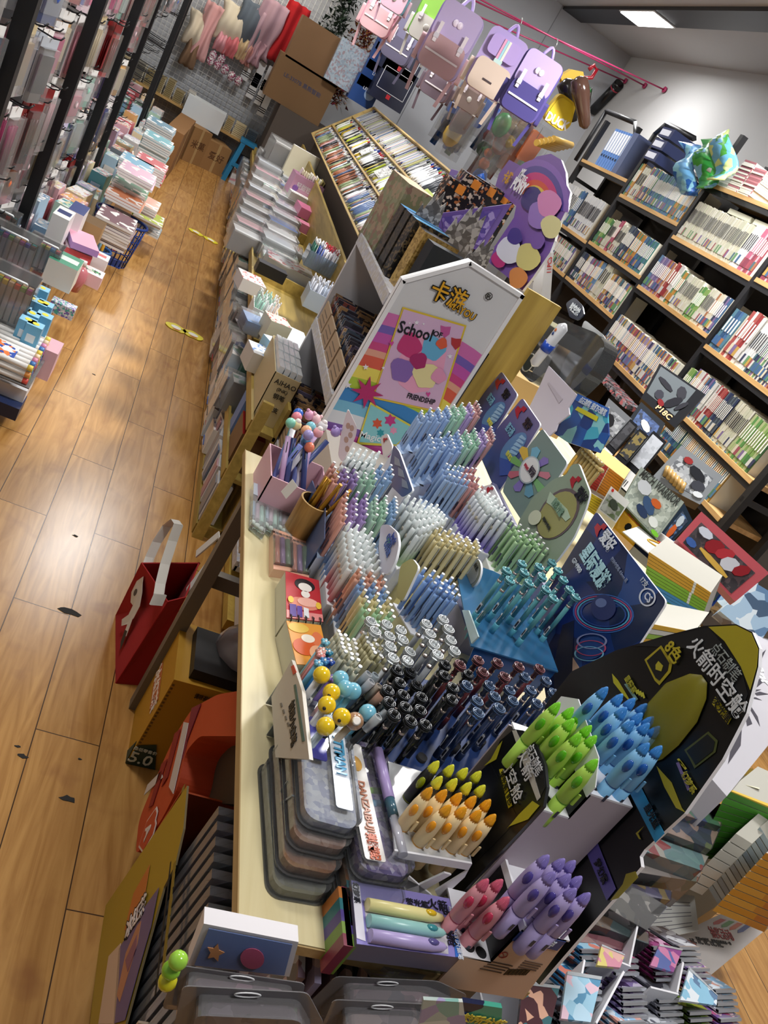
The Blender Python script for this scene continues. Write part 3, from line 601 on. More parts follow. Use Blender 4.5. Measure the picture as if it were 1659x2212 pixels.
# rows of white paper refill packs in the unit bays
for i in range(10):
    px=590-5*i; py=335+19*i
    pk('paper_refill','white filmed paper refill on the centre unit, one of the row by the aisle edge','paper pack',px-2,py,.83-.008*i,(.22,.14,.12),mat(['#e4e4e2','#d4d6da','#ececec'][i%3],.5),mat(['#f2f2f2','#dfe4ea','#e8b8c0'][i%3],.4),.12+.02*(i%3),True)[0]['group']='row of paper refills at the aisle edge'
for i in range(8):
    pk('paper_refill','grey filmed sheet pack behind the row by the aisle edge','paper pack',632-4*i,388+19*i,.8,(.2,.15,.1),mat(['#c8cacc','#b8bcc0','#dadcde'][i%3],.5),mat(['#dfe2e4','#5a7ab8','#ececec','#c8ccd0'][i%4],.4),.12,True)[0]['group']='sheet packs behind the aisle edge row'
pk('tape_dispenser_box','small black box with a white label on the centre unit','box',590,575,.82,(.16,.07,.06),mat('#15161a',.4),mat('#202228',.4),.1)
pk('correction_tape_box','white box with a red end at the aisle edge of the centre unit','box',545,600,.82,(.12,.14,.06),mat('#d8d4d0',.4),art(['#e4e0da','#dcd8d2','#e8e4e0','#c84848','#e4e0da'],34,3),.2)
pk('ink_carton','off-white cube carton on the centre unit beside the mint pens','box',602,690,.86,(.1,.1,.09),mat('#cdc9b4',.5),art(['#d8d4c4','#d0ccba','#dcd8c8','#d8d4c4','#b84040'],34,5),.3)
pk('label_box','flat pale grey open tray behind the off-white cube','box',615,715,.8,(.22,.2,.05),mat('#ccd2da',.5),mat('#dde2ea',.4),.1)
pk('cassette_box','light blue window box lying on the grey tray','box',618,742,.83,(.19,.07,.05),mat('#9cc4d8',.4),mat('#c8d4da',.4),.5)
pk('plastic_pouch','blue and white pouch at the aisle edge next to the mint pens','pouch',553,690,.8,(.1,.12,.05),mat('#5a82b8',.4),mat('#86a8d4',.4),.2,True)
pk('white_carton','white glossy carton with a blue flap near the aisle','box',575,760,.8,(.13,.12,.08),mat('#c4c0b8',.4),art(['#d4d6d8','#dcdee0','#cfd1d4','#5a82b8'],30,7),.2)
p=Vector((.582,2.92,.69)); o=MB(); bm_=mat('#c4b288',.6)
for q0,u,v in(((.532,2.73,.482),(.1,0,0),(0,.003,0)),((.532,3.1,.482),(.1,0,0),(0,.003,0)),((.532,2.73,.482),(.003,0,0),(0,.37,0)),((.629,2.73,.482),(.003,0,0),(0,.37,0))): o.pp(q0,u,v,Z*.2,bm_)
o=tag(o.build('refill_box'),'beige open carton of clear ink refills with AIHAO printed on its front','box')
for nm,s_,dz in(('AIHAO',.026,.172),('(INK)',.018,.145),('钢笔',.022,.12),('20支',.022,.07)): lettering(nm,o,Vector((.585,2.7285,.48+dz)),X,Z,s_,mat('#2c2820',.6))
for i in range(4):
    for j in range(4):
        b_=p+Vector((-.034+.023*i,-.14+.085*j,-.03)); s=MB().box(b_+Z*.02,(.019,.07,.045),mat('#e8ecf0',.3),.05,clear('#ffffff',.4,.08)).build('refill_pack'); tag(s,'clear packet of ink refills standing in the beige carton','refill pack','refill packs in the beige carton')
wbox('notebook_pile','small black and red notebook box on the lower shelf by the casters','box',(.575,2.82,.272),(.09,.2,.15),mat('#6a4c30',.5),0,mat('#8a1a1c',.4))
wbox('calendar_pad','blue gridded wall calendar leaning on the lower shelf','calendar',(.57,3.02,.272),(.08,.1,.17),mat('#6a86b8',.5),0,mat('#dfe6f0',.5))
wbox('green_carton','dark green and white carton on the lower shelf','box',(.585,3.45,.272),(.12,.14,.17),mat('#3c5c4c',.5),0,mat('#c8d4cc',.5))
for i in range(7):
    o=MB().box((.555,2.72+.13*i,.14),(.06,.1,.17),mat('#cfd0d2',.5),rg.uniform(-.2,.2)).build('pen_bag'); MB().box((.523,2.72+.13*i,.14),(.006,.06,.15),mat(('#8a8a90','#b89098','#6a7890')[i%3],.4)).build('pen_strip',o)
    tag(o,'clear bag of pens hanging over the lower edge of the centre unit','pen bag','pen bags at the lower edge')
# assorted pen clusters on the unit: simple pens standing in boxes
def simplepen(me_name,mtb,mtc,mtt,L=.14,r=.0045):
    a=MB().lathe([(0,.001),(.008,r*.7),(.02,r),(L*.86,r)],mtb,n=8).mesh('barrel'); b=MB().lathe([(L*.86,r*.8),(L*.98,r*.7),(L,r*.5)],mtt,n=8).mesh('button'); c=MB().box((r*1.3,0,L*.72),(.0022,.003,L*.28),mtc).mesh('clip'); return a,b,c
def putpen(name,pm,p,lean,label,cat,grp):
    o=link(name,pm[0],None,p,rot=lean); tag(o,label,cat,grp); link('button',pm[1],o); link('clip',pm[2],o); return o
def cluster(px0,zt,nx,ny,dx,dy,cols,name,lab,grp,L=.14,tray=None,traylab=None):
    c=at(*px0,z=zt); z=zt-L; pens=[simplepen('p',mat(cc,.3),mat('#e6e6ea',.25),mat(ct,.3),L) for cc,ct in cols]
    for i in range(nx):
        for j in range(ny):
            k=(i*len(cols)//nx+ (j%2 if len(cols)>nx else 0))%len(cols)
            putpen(name,pens[k],(c.x+(i-nx/2)*dx,c.y+(j-ny/2)*dy,z),(rg.uniform(-.08,.08),rg.uniform(-.06,.1),rg.uniform(0,6)),lab,'pen',grp)
    if tray:
        o=MB(); W,D=nx*dx+.02,ny*dy+.02; x,y=c.x-dx/2,c.y-dy/2
        for sx,sy,a,b in((W/2,0,.003,D),(-W/2,0,.003,D),(0,D/2,W,.003),(0,-D/2,W,.003)): o.box((x+sx,y+sy,z+.04),(a,b,.09),tray)
        o.box((x,y,z-.004),(W,D,.004),tray); tag(o.build('pen_tray'),traylab,'tray')
cluster((712,530),.80,9,7,.017,.02,[('#2c6a58','#f0f0f0'),('#1f3f9c','#f0f0f0'),('#e6e6ea','#b8303a'),('#d8d8de','#a83848'),('#c8d0dc','#f0f0f0')],'ballpoint_pen','ballpoint pen with a white, blue or red end in the crowded box behind the cabinet','ballpoints behind the cabinet',tray=clear('#c8d8e8',.2),traylab='clear tray holding the white, green, blue and red ballpoints')
cluster((712,610),.76,9,6,.014,.02,[('#c8ccd6','#d8dae0'),('#aeb8c8','#d0d4dc'),('#d8c8d0','#c0c8d8')],'silver_pen','silvery holographic pen standing by the cabinet side','silver pens by the cabinet',tray=mat('#b8c6d8',.3),traylab='shiny blue-white carton holding the silvery pens')
cluster((590,640),.66,6,7,.016,.022,[('#a8d8c4','#eef4f0'),('#e4e4e0','#b8dccc'),('#dfc8b4','#f6f0ec')],'mint_pen','mint and white pen standing on the centre unit','mint and white pens',tray=mat('#e8ece8',.4),traylab='white tray holding the mint and white pens')
# ---------- tilted rack of hundreds of pens ----------
x0,z0,ya,yb=.97,.92,4.5,9.0; ang=math.radians(50); up=Vector((math.cos(ang),0,math.sin(ang))); nr=Vector((-math.sin(ang),0,math.cos(ang)))
PW=wood('#b8985a','#d4b878',1,'Y',.5)
t=thing('tilted_pen_rack','long tilted wooden rack packed with rows of loose pens','pen rack',(1.25,6.5,0))
B0=Vector((x0,ya,z0)); LEN=.66
MB().pp(B0-nr*.03,Y*(yb-ya),up*LEN,-nr*.012,mat('#8a8078',.6)).build('back_board',t)
for f in(0,.33,.66,1.0): MB().pp(B0+up*(LEN*f)-nr*.03,Y*(yb-ya),up*.012,nr*.045,PW).build('rail',t)
MB().pp(B0-nr*.03,Y*.014,up*LEN,nr*.045,PW).build('side_board',t); MB().pp(Vector((x0,yb,z0))-nr*.03,Y*.014,up*LEN,nr*.045,PW).build('side_board',t)
MB().pp((1.02,ya+.1,0),(.35,0,0),(0,yb-ya-.2,0),(0,0,.95),mat('#5a5048',.7)).build('stand_box',t)
rp=random.Random(31)
RC=[[('#e8e8ea','#1c1c20'),('#2c2c30','#dddde0'),('#a86848','#f0f0f0'),('#5a7098','#e8e8e8'),('#98a880','#f0f0f0'),('#d0a8b0','#f4f4f4')],
 [('#1c1c20','#e8e8e8'),('#f0f0f0','#2c4ab0'),('#e6e6e6','#1c1c20'),('#e8c83a','#f0f0f0'),('#f0f0f0','#c83030'),('#c8d848','#f0f0f0')],
 [('#f2f2f2','#2450c0'),('#f0f0f0','#1c1c20'),('#dfe4ea','#e04848'),('#30343c','#e8e8e8'),('#f4f4f2','#88b838')]]
pens=[[simplepen('p',mat(a,.3),mat('#dcdce0' if k%2 else '#202024',.3),mat(b,.3),.17,.0075) for k,(a,b) in enumerate(r)] for r in RC]
Rm=Matrix((Y.cross(up).normalized()*1,Y,up)).transposed()
base_rot=Matrix([[nr.x,Y.x,up.x],[nr.y,Y.y,up.y],[nr.z,Y.z,up.z]]).to_euler()
rc=['lowest','middle','top']; nn=0
for r in range(3):
    y=ya+.03; grp=0
    while y<yb-.03 and nn<294:
        if rp.random()<.14: grp=rp.randrange(len(pens[r]))
        k=grp if rp.random()<.7 else rp.randrange(len(pens[r]))
        q=Vector((x0,y,z0))+up*(LEN*(.02+.33*r)+rp.uniform(0,.025))+nr*(rp.uniform(0,.012)-.005)
        e=base_rot.copy(); e.rotate_axis('X',rp.uniform(-.12,.12))
        o=link('rack_pen',pens[r][k][0],None,q,rot=e); tag(o,'pen lying in the %s row of the long tilted wooden pen rack'%rc[r],'pen','pens of the %s row in the tilted rack'%rc[r])
        link('button',pens[r][k][1],o); link('clip',pens[r][k][2],o)
        nn+=1; y+=.026+.02*(y-ya)/(yb-ya)+ (0.05 if rp.random()<.03 else 0)
m=MB()
for r in range(3):
    y=ya+.04
    while y<yb-.03:
        q=Vector((x0,y,z0))+up*(LEN*(.02+.33*r)+rp.uniform(0,.06))+nr*(-.018)
        m.pp(q-Y*.006,Y*.012,up*.17,nr*.01,mat(rp.choice(['#e8e8e8','#26262c','#f4f4f4','#3a5ab0','#d8e0e8','#c8d070','#d8b8a8','#8898a8']),.35)); y+=.0142
o=m.build('rack_pens_beneath'); tag(o,'rest of the pens lying underneath in the tilted wooden rack','pens',kind='stuff')
for i,(py_,px_,w_,c_) in enumerate(((285,745,.2,'#f0f0ee'),(345,790,.25,'#f4f4f2'),(365,835,.22,'#c8dc6a'))):
    yy=6.8-1.0*i; q=Vector((x0,yy,z0))+up*(.28+.1*(i==2))+nr*.02
    tag(MB().pp(q,Y*w_,up*.1,nr*.004,art(['#f4f4f2','#f4f4f2','#888888'],40,i) if i<2 else mat(c_,.4)).build('price_card'),('white card lying on the middle row of the pen rack, far one','white card with scribbled test lines on the pen rack, nearer one','yellow-green card tilted among the rack pens')[i],'card')
# ================= trading card cabinet =================
GW_=mat('#c9c9ce',.4); DK=mat('#35363c',.6); YB=wood('#a98a3c','#c8a850',1,'Z',.5)
t=thing('card_cabinet','white and grey display cabinet with card packs and a rainbow printed end panel','display cabinet',(.81,2.7,.1))
MB().pp((.64,3.06,.1),(.36,0,0),(0,.022,0),(0,0,1.15),GW_).build('far_side_panel',t)
for z in(.12,.44,.79,1.14): MB().pp((.64,2.33,z),(.36,0,0),(0,.74,0),(0,0,.02),GW_).build('shelf',t); MB().pp((.636,2.33,z),(.012,0,0),(0,.74,0),(0,0,.04),art(['#c8c8cc','#b8b8c0','#bcb8b0'],30,2)).build('shelf_edge',t)
MB().pp((.985,2.33,.1),(.015,0,0),(0,.74,0),(0,0,1.06),DK).build('back_panel',t)
MB().pp((.64,2.1,.05),(.36,0,0),(0,.94,0),(0,0,.04),YB).build('base',t)
for x,y in((.58,3.0),(.66,2.34)): MB().cyl((x+.05,y,.0),(x+.05,y,.05),.02,mat('#111111',.4)).build('caster',t)
pts=[(.64,.62),(.64,1.235),(.785,1.37),(.98,1.362),(.98,.7)]
P3=[Vector((x,2.305,z)) for x,z in pts]
ep=MB().prism([Vector((p.x,2.3,p.z)) for p in P3],Vector((0,.03,0)),mat('#dcdcde',.35),mat('#f0f0f2',.35)).build('end_panel',t)
# raised white rim
m=MB()
for a,b in zip(P3,P3[1:]): 
    d=(b-a); n=Vector((d.z,0,-d.x)).normalized(); m.pp(a-Y*.012,d,n*.012,Y*.012,mat('#f2f2f4',.3))
m.build('rim',ep)
# printed rainbow: bands following a shallow arc
def bandz(x,k): return 1.19-.105*((x-.60)/.38)**2*0-.0-.045*k-(.13-.012*k)*((x-.64)/.34)*.35
cols=['#d673b4','#7a62b8','#c85ab0','#d24a86','#e8a890','#e06048','#f0e060','#b4d040','#3a88cc','#7ac0e0','#e2e8f0','#8058b0','#d458a8']
zs=[0,.032,.052,.078,.098,.115,.145,.178,.208,.245,.275,.31,.33,.36]
for k in range(13):
    ol=[]; n=10
    for i in range(n+1):
        x=.648+.324*i/n; ol.append((x,1.165-zs[k]*1.22-.03*math.sin(math.pi*i/n*.6+1.2)+.02-.11*((x-.8)/.33)**2+.0))
    lo=[(x,z-(zs[k+1]-zs[k])*1.22) for x,z in ol]
    MB().prism([(x,2.2985,z) for x,z in ol+lo[::-1]],Vector((0,.0014,0)),mat(cols[k],.35)).build('rainbow_band',ep)
# big printed card on the panel, turned a little
def at2(px,py,y=2.296): return at(px,py,y=y)
A,B,C_,D=at2(870,663),at2(1006,703),at2(945,888),at2(803,858)
def on_panel(ol,mt,name,y=2.296,th=.0012,par=None): 
    return MB().prism([at2(px,py,y) for px,py in ol],Vector((0,th,0)),mt).build(name,par or ep)
on_panel(roundpoly([(870,663,0),(1010,702,0),(950,893,0),(800,862,0)],12) and [(870,663),(1008,703),(948,892),(803,860)],mat('#e2c43c',.35),'card_border')
gm=grad(['#a8b4e0','#d8b0d4','#ecccd0'],2,.95,1.2)
on_panel([(872,668),(1003,706),(945,887),(808,857)],mat('#dcb8d8',.35),'card_face',2.2945)
rt=Vector(A-B).normalized()*-1; up_=(A-D).normalized()
def pl(s,px,py,size,col='#18141c',bold=.02,wf=None,y=2.293): return lettering(s,ep,at2(px,py,y),(B-A),(A-D),size,mat(col,.4),bold=bold,wfit=wf)
pl('School',898,715,.05,wf=.105); pl('OF',946,722,.022); pl('FRIENDSHIP',910,862,.024,wf=.09)
on_panel([(880,745),(905,722),(945,733),(965,760),(958,800),(925,845),(890,850),(862,830),(852,790)],mat('#f0a8c8',.4),'printed_patch',2.2937)
for k,(px,py,r,c) in enumerate(((885,745,26,'#c83a78'),(935,752,26,'#6ab4dc'),(868,800,26,'#8a68b4'),(920,812,28,'#ece0a4'),(905,780,18,'#a82868'),(955,742,12,'#e06040'),(948,812,16,'#e89cc0'))):
    on_panel([(px+r*math.cos(q)*(1+.15*math.sin(3*q+k)),py+r*math.sin(q)*(1+.1*math.cos(4*q+k))) for q in[2*math.pi*i/20 for i in range(20)]],mat(c,.4),'printed_blob',2.2932-.0004*k,.0004)
for px,py,c in((962,712,'#c85a9c'),(985,738,'#b8383c')): on_panel([(px-10,py-9),(px,py-6),(px+12,py-6),(px+9,py+10),(px-1,py+18),(px-10,py+6)],mat(c,.4),'printed_shield',2.293)
def star(px,py,r,n=5,f=.42,rot=0): return [(px+(r if i%2==0 else r*f)*math.cos(rot+math.pi*i/n-1.57),py+(r if i%2==0 else r*f)*math.sin(rot+math.pi*i/n-1.57)) for i in range(2*n)]
on_panel(star(793,848,36,8,.42,.2),mat('#b8286c',.4),'printed_star',2.292)
for px,py,r in((900,697,6),(885,698,3),(915,700,3),(972,770,6),(828,795,4),(752,832,8),(790,793,7)): on_panel(star(px,py,r,5),mat('#f2eef6',.4),'printed_star',2.2925)
for px,py in((846,742),(925,852)): on_panel([(px-5,py-2),(px-3,py-5),(px,py-2),(px+3,py-5),(px+5,py-2),(px,py+6)],mat('#d8489c',.4),'printed_heart',2.292)
# winter card lower left, and the yellow logo lettering
on_panel([(800,868),(770,960),(860,965),(900,925)],mat('#e2d44c',.4),'card_border',2.2935); on_panel([(801,874),(776,955),(856,960),(892,925)],mat('#8cd0d8',.4),'card_face',2.2925)
for i,(px,py,r,c) in enumerate(((815,915,12,'#d85a3c'),(843,908,14,'#c83a86'),(822,935,9,'#2c9aa8'),(850,930,9,'#e8a0c0'))): on_panel(star(px,py,r,6,.6),mat(c,.4),'printed_blob',2.2915)
lettering('Magic',ep,at2(800,945,2.291),B-A,A-D,.03,mat('#f2f6f8',.4))
lg=[((-1,'#1b1712'),.012),((0,'#f0b42c'),.0)]
for off,cc,bo,y in((0,'#1a1610',.06,2.2935),(0,'#e8ac28',.012,2.2925)):
    lettering('卡游',ep,at2(970,638,y),at2(1040,672)-at2(940,630),Z,.062,mat(cc,.35),bold=bo,wfit=.115 if bo>.03 else .108)
    lettering('KAYOU',ep,at2(1000,672,y),at2(1040,692)-at2(968,652),Z,.03,mat(cc,.35),bold=bo,wfit=.088 if bo>.03 else .083)
lettering('®',ep,at2(1056,640,2.293),B-A,Z,.03,mat('#28241c',.4))
# card packs standing in the compartments
rk=random.Random(9); cc=0
for z,h,n in((.812,.13,30),(.462,.13,26),(.142,.12,12)):
    for row in range(3):
        for i in range(n//1):
            if i*.024>.70: break
            yy=2.36+i*.024; x=.655+row*.085+rk.uniform(0,.006); c=rk.choice(['#8a6a4c','#4c4a54','#b08a60','#5c6a7c','#c89c70','#8a4c44','#d8b488','#686078'])
            o=MB().pp((x,yy,z),(.07,0,0),(0,.005,0),(.0,.02,h+rk.uniform(0,.015)),art([c,c,c,'#3a3640'],18,cc%7,.25)).build('card_booster'); cc+=1
            MB().pp((x-.0005,yy-.0006,z+h*.86),(.071,0,0),(0,.0062,0),(0,.003,.012),mat('#b8b8c0',.25,.6)).build('crimp',o)
            tag(o,'dark foil card booster standing on the %s shelf of the rainbow cabinet'%('upper' if z>.8 else 'middle' if z>.4 else 'bottom'),'card booster','boosters on the %s shelf of the rainbow cabinet'%('upper' if z>.8 else 'middle' if z>.4 else 'bottom'))
    for q in range(4):
        yy=2.38+.17*q; o=MB().pp((.641,yy,z),(.006,0,0),(0,.15,0),(0,0,.1),mat('#b39a7c',.6)).build('display_carton'); tag(o,'brown printed carton front on the %s shelf of the rainbow cabinet'%('upper' if z>.8 else 'middle' if z>.4 else 'bottom'),'carton','carton fronts on the %s cabinet shelf'%('upper' if z>.8 else 'middle' if z>.4 else 'bottom'))
        for k in range(3): MB().pp((.6402,yy+.02,z+.03+.02*k),(.001,0,0),(0,.1,0),(0,0,.004),mat('#6a5a48',.6)).build('printed_line',o)
# boxes in the top tray
def tbox(name,lab,c,d,m,top,rz=0): return wbox(name,lab,'card box',c,d,m,rz,top)
BO=[((.70,3.0,1.16),(.1,.2,.26),art(['#7a7a5a','#8a8a6c','#a08a70','#8a6a5a'],20,1),mat('#d8b090',.4),'peach and green picture box standing at the far end of the cabinet top'),
((.72,2.80,1.16),(.13,.05,.2),art(['#3a342e','#4a4036','#2c2c2e','#5c5044'],55,2),mat('#4a88b8',.4),'blue topped dark card box on the cabinet top'),
((.73,2.735,1.16),(.13,.05,.2),art(['#3a342e','#4c4438','#2c2c2c'],55,3),mat('#3c7cb0',.4),'second blue topped dark card box in the cabinet top row'),
((.74,2.67,1.16),(.13,.05,.2),art(['#2c2a28','#6a5a40','#18181c'],55,4),mat('#5898c0',.4),'third blue topped dark card box in the cabinet top row'),
((.76,2.59,1.16),(.13,.06,.19),art(['#a8884a','#b89858','#8a6c34'],55,5),mat('#14161c',.4),'black and gold card box on the cabinet top'),
((.78,2.51,1.16),(.13,.06,.18),mat('#141b20',.4),mat('#1a2a34',.4),'near black card box next to the gold one on the cabinet top')]
for c,d,m,tp,lb in BO: tbox('card_box',lb,c,d,m,tp,.15)
# castle shaped grey standees
for px,py,s,lb in((1000,500,1,'grey rock-tower shaped card standee behind the cabinet top boxes'),(925,465,.8,'dark jagged card standee at the far end of the cabinet top'),(1030,560,.7,'dark pointed card standee right before the printed header')):
    y=2.75 if px<1010 else 2.5; p=at(px,py,y=y); r=random.Random(px); W_s=.07*s; H_s=.2*s
    ol=[p+Vector((-W_s,0,-H_s)),p+Vector((W_s,0,-H_s)),p+Vector((W_s*.9,0,-H_s*.2))]+[p+Vector((W_s*(.8-.2*k),0,(H_s*.25 if k%2 else .0)+H_s*.3*math.sin(k*.5))) for k in range(8)]
    tag(MB().prism(ol,Vector((0,.006,0)),art(['#8a8684','#6a6664','#b0aca8','#5a5654'],30,px%7)).build('card_standee'),lb,'standee')
# printed header: arch with rainbow, y ~ 2.62..3 plane facing the aisle (x const)
HX=1.02
def hx(px,py,x=HX): return at(px,py,x=x)
oh=[(1128,360),(1160,338),(1190,332),(1212,345),(1222,372),(1224,400),(1232,415),(1225,450),(1205,490),(1198,520),(1188,545),(1150,600),(1128,628),(1098,600),(1060,570),(1045,555),(1070,530),(1110,470),(1115,445),(1068,408),(1078,375),(1100,345)]
t=thing('header_card','tall arched header card with rainbow print on top of the cabinet','sign',tuple(hx(1150,600)))
MB().prism([hx(*q) for q in oh],Vector((.008,0,0)),mat('#7c5aa8',.35),mat('#f2f2f4',.4)).build('card',t)
def hp(ol,c,k,name='printed_patch'): MB().prism([hx(px,py,HX-.0006*(k+1)) for px,py in ol],Vector((.0005,0,0)),mat(c,.35)).build(name,t)
cen=(1150,440)
def arcb(r0,r1,a0=-2.6,a1=.2): 
    n=14; f=lambda r,a:(cen[0]+r*math.cos(a)*.72+r*.1,cen[1]+r*math.sin(a))
    return [f(r1,a0+(a1-a0)*i/n) for i in range(n+1)]+[f(r0,a0+(a1-a0)*i/n) for i in range(n,-1,-1)]
for k,(a,b,c) in enumerate(((82,96,'#8a66b8'),(68,82,'#584a98'),(52,68,'#c83a7c'),(40,52,'#d8563c'),(30,40,'#e8c848'),(20,30,'#7cb84a'),(8,20,'#3c88c8'))): hp(arcb(a,b),c,k,'rainbow_band')
BL=[(1150,430,24,'#3c3478'),(1165,465,26,'#9878c4'),(1185,440,26,'#dc8cc0'),(1190,490,22,'#e0d89c'),(1078,560,16,'#c83c7c'),(1100,540,26,'#e8e8f0'),(1112,510,16,'#483c88'),(1140,555,26,'#dcd080'),(1118,600,20,'#e0904c'),(1160,520,16,'#7a58a8')]
for k,(px,py,r,c) in enumerate(BL): hp([(px+r*math.cos(q)*(1+.1*math.sin(3*q+k)),py+r*1.15*math.sin(q)) for q in[2*math.pi*i/18 for i in range(18)]],c,8+k)
lettering('MY',t,hx(1130,372,HX-.014),hx(1140,376)-hx(1120,370),hx(1125,350)-hx(1115,372),.03,mat('#f6f6fa',.4),bold=.04)
lettering('LITTLE',t,hx(1128,385,HX-.014),hx(1150,400)-hx(1110,374),hx(1125,350)-hx(1115,372),.032,mat('#f6f6fa',.4),bold=.04)
lettering('PONY',t,hx(1122,402,HX-.014),hx(1150,422)-hx(1105,394),hx(1125,350)-hx(1115,372),.055,mat('#f6f6fa',.4),bold=.05)
for k,(px,py,s_) in enumerate(((1096,383,'卡游'),)): lettering(s_,t,hx(px,py,HX-.014),hx(1110,392)-hx(1085,378),hx(1095,370)-hx(1088,385),.045,mat('#d8a028',.4),bold=.03)
# purple side tray and black printed card boxes in it
a_,b_,c_=at(945,462,y=2.95),at(1110,430,y=2.95),at(1050,560,y=2.95)
t=thing('card_tray','purple printed triangular side tray holding black card boxes','tray',tuple(at(1000,560,y=2.95)))
MB().prism([at(950,505,y=2.9),at(945,462,y=2.9),at(1106,440,y=2.9),at(1040,545,y=2.9)],Vector((0,.006,0)),mat('#6d55a0',.35),mat('#8a78b8',.4)).build('front_panel',t)
MB().prism([at(958,500,y=2.899),at(954,470,y=2.899),at(1085,450,y=2.899),at(1035,530,y=2.899)],Vector((0,-.001,0)),art(['#8a74c0','#6a54a4','#a898d0','#584898'],20,3)).build('printed_patch',t)
for i,(px,py) in enumerate(((985,410),(1018,400),(1050,415),(1078,430))):
    p=at(px,py,y=3.05+.02*i); o=MB().box((p.x,p.y,p.z-.1),(.1,.09,.26),art(['#141214','#1a1618','#141214','#a8683c','#141214','#c8b8a8'],45,i),.0,mat('#1a1818',.4)).build('card_box'); MB().box((p.x,p.y-.05,p.z+.01),(.03,.004,.03),mat('#e08a30',.4)).build('orange_mark',o)
    tag(o,('first','second','third','fourth')[i]+' black card box from the left in the purple tray','card box')
t=thing('card_sheet','holographic pastel card sheet leaning left of the black card boxes','card',tuple(at(955,420,y=3.1))); MB().prism([at(942,440,y=3.1),at(975,365,y=3.1),at(992,370,y=3.1),at(955,450,y=3.1)],Vector((0,.004,0)),art(['#b8c8e8','#a890d8','#c8e0b8','#90b8e0'],14,3,.2)).build('sheet',t)
# light wooden board and narrow white box right of the cabinet
tag(MB().pp((1.0,2.34,.85),(.12,0,0),(0,.02,0),(0,0,.53),YB).build('wooden_board'),'plain yellow wooden board right of the rainbow panel','board')
t=thing('narrow_box','narrow white box with red print standing on end right of the header card','box',tuple(at(1178,660,y=2.6)))
q=[at(1168,655,y=2.6),at(1188,663,y=2.6),at(1196,545,y=2.6),at(1180,538,y=2.6)]; MB().prism(q,Vector((0,.1,0)),mat('#e4e4e6',.5)).build('carton',t)
lettering('11PCS',t,at(1187,572,y=2.597),at(1187,560,y=2.6)-at(1185,590,y=2.6),at(1170,570,y=2.6)-at(1190,575,y=2.6),.02,mat('#c83838',.5))
# ================= pen desk =================
PINE=wood('#d6c797','#e8dcb4',1,'Y',.42); PEDGE=wood('#a5895a','#bfa473',1,'Y',.5); LEG=mat('#6e675c',.5,.2)
DZ=.75
t=thing('pen_desk','pale pine table top on grey metal legs carrying the pen displays','desk',(.85,1.25,0))
MB().pp((.395,.61,DZ-.016),(.44,0,0),(0,1.28,0),(0,0,.016),PINE).build('tabletop',t); MB().pp((.835,1.0,DZ-.016),(.42,0,0),(0,.89,0),(0,0,.016),PINE).build('tabletop_extension',t)
MB().pp((.393,.608,DZ-.0165),(.002,0,0),(0,1.284,0),(0,0,.017),PEDGE).build('edge_band',t)
MB().pp((.393,.606,DZ-.0165),(.442,0,0),(0,.002,0),(0,0,.017),PEDGE).build('edge_band',t)
for x,y in((.405,1.72),(1.2,1.72),(1.2,1.04),(.79,.68)): MB().box((x+.02,y,.365),(.035,.035,.73),LEG).build('leg',t)
MB().box((.83,1.75,.45),(.78,.025,.04),LEG).build('crossbar',t); MB().box((.44,1.22,.715),(.03,1.08,.035),LEG).build('frame_rail',t)
t2=thing('rear_table','plain low table behind the pen desk under the toy boxes','table',(1.8,3.1,0))
MB().pp((1.3,1.95,.60),(1.05,0,0),(0,2.3,0),(0,0,.03),PINE).build('tabletop',t2)
for x,y in((1.36,2.0),(2.3,2.0),(1.36,4.2),(2.3,4.2)): MB().box((x,y,.3),(.04,.04,.6),LEG).build('leg',t2)
t3=MB().pp((.66,1.9,.1),(.56,0,0),(0,.38,0),(0,0,.64),mat('#d8cfc4',.6)).build('pale_carton'); tag(t3,'pale carton between the pen desk and the rainbow cabinet','carton')
# ---- pens ----
rpn=random.Random(17)
PM={}
def gel(c,top='#f2f2f4',c2=None):
    k=('gel',c,top,c2)
    if k not in PM:
        body=grad([c2 or c,c,c,'#f2f2f2' if c2=='w' else c],2,0,.14,.25) if c2 and c2!='w' else mat(c,.22,coat=.4)
        L=.14; a=MB().lathe([(0,.0012),(.01,.0034),(.028,.0052),(.095,.0055),(.118,.0052),(.124,.0042)],body,n=9).mesh('barrel')
        b=MB().lathe([(.123,.0036),(.138,.0034)],mat(c,.3),n=8); b.lathe([(.138,.0036),(.1405,.0034)],mat('#f6f6f6',.3),n=8)
        d=MB().box((.0068,0,.1),(.0018,.0036,.045),clear('#e8ecf0',.45,.06)); d.box((.005,0,.121),(.004,.004,.003),mat(c,.3))
        e=MB().box((-.0056,0,.062),(.0006,.0045,.024),mat('#3a3f52',.5))
        PM[k]=(a,b.mesh('button'),d.mesh('clip'),e.mesh('printed_label'))
    return PM[k]
def frost(c1,c2='#dfe6e6'):
    k=('frost',c1,c2)
    if k not in PM:
        body=grad([c1,c1,c2,'#e6ecec'],2,.0,.13,.35)
        a=MB().lathe([(0,.0012),(.01,.0036),(.025,.0056),(.1,.0062),(.113,.006),(.118,.0042)],body,n=9).mesh('barrel')
        b=MB().lathe([(.117,.0038),(.124,.0052),(.129,.0052),(.132,.0034),(.1405,.0032)],mat('#e8eeee',.35),n=8)
        d=MB().box((.0075,0,.092),(.002,.004,.04),clear('#f0f4f4',.4,.06)); e=MB().ball((-.006,.002,.092),.0055,mat('#a8a090' if c1[1]<'a' else '#c8a890',.3),7,(.4,1,1))
        PM[k]=(a,b.mesh('button'),d.mesh('clip'),e.mesh('flower_charm'))
    return PM[k]
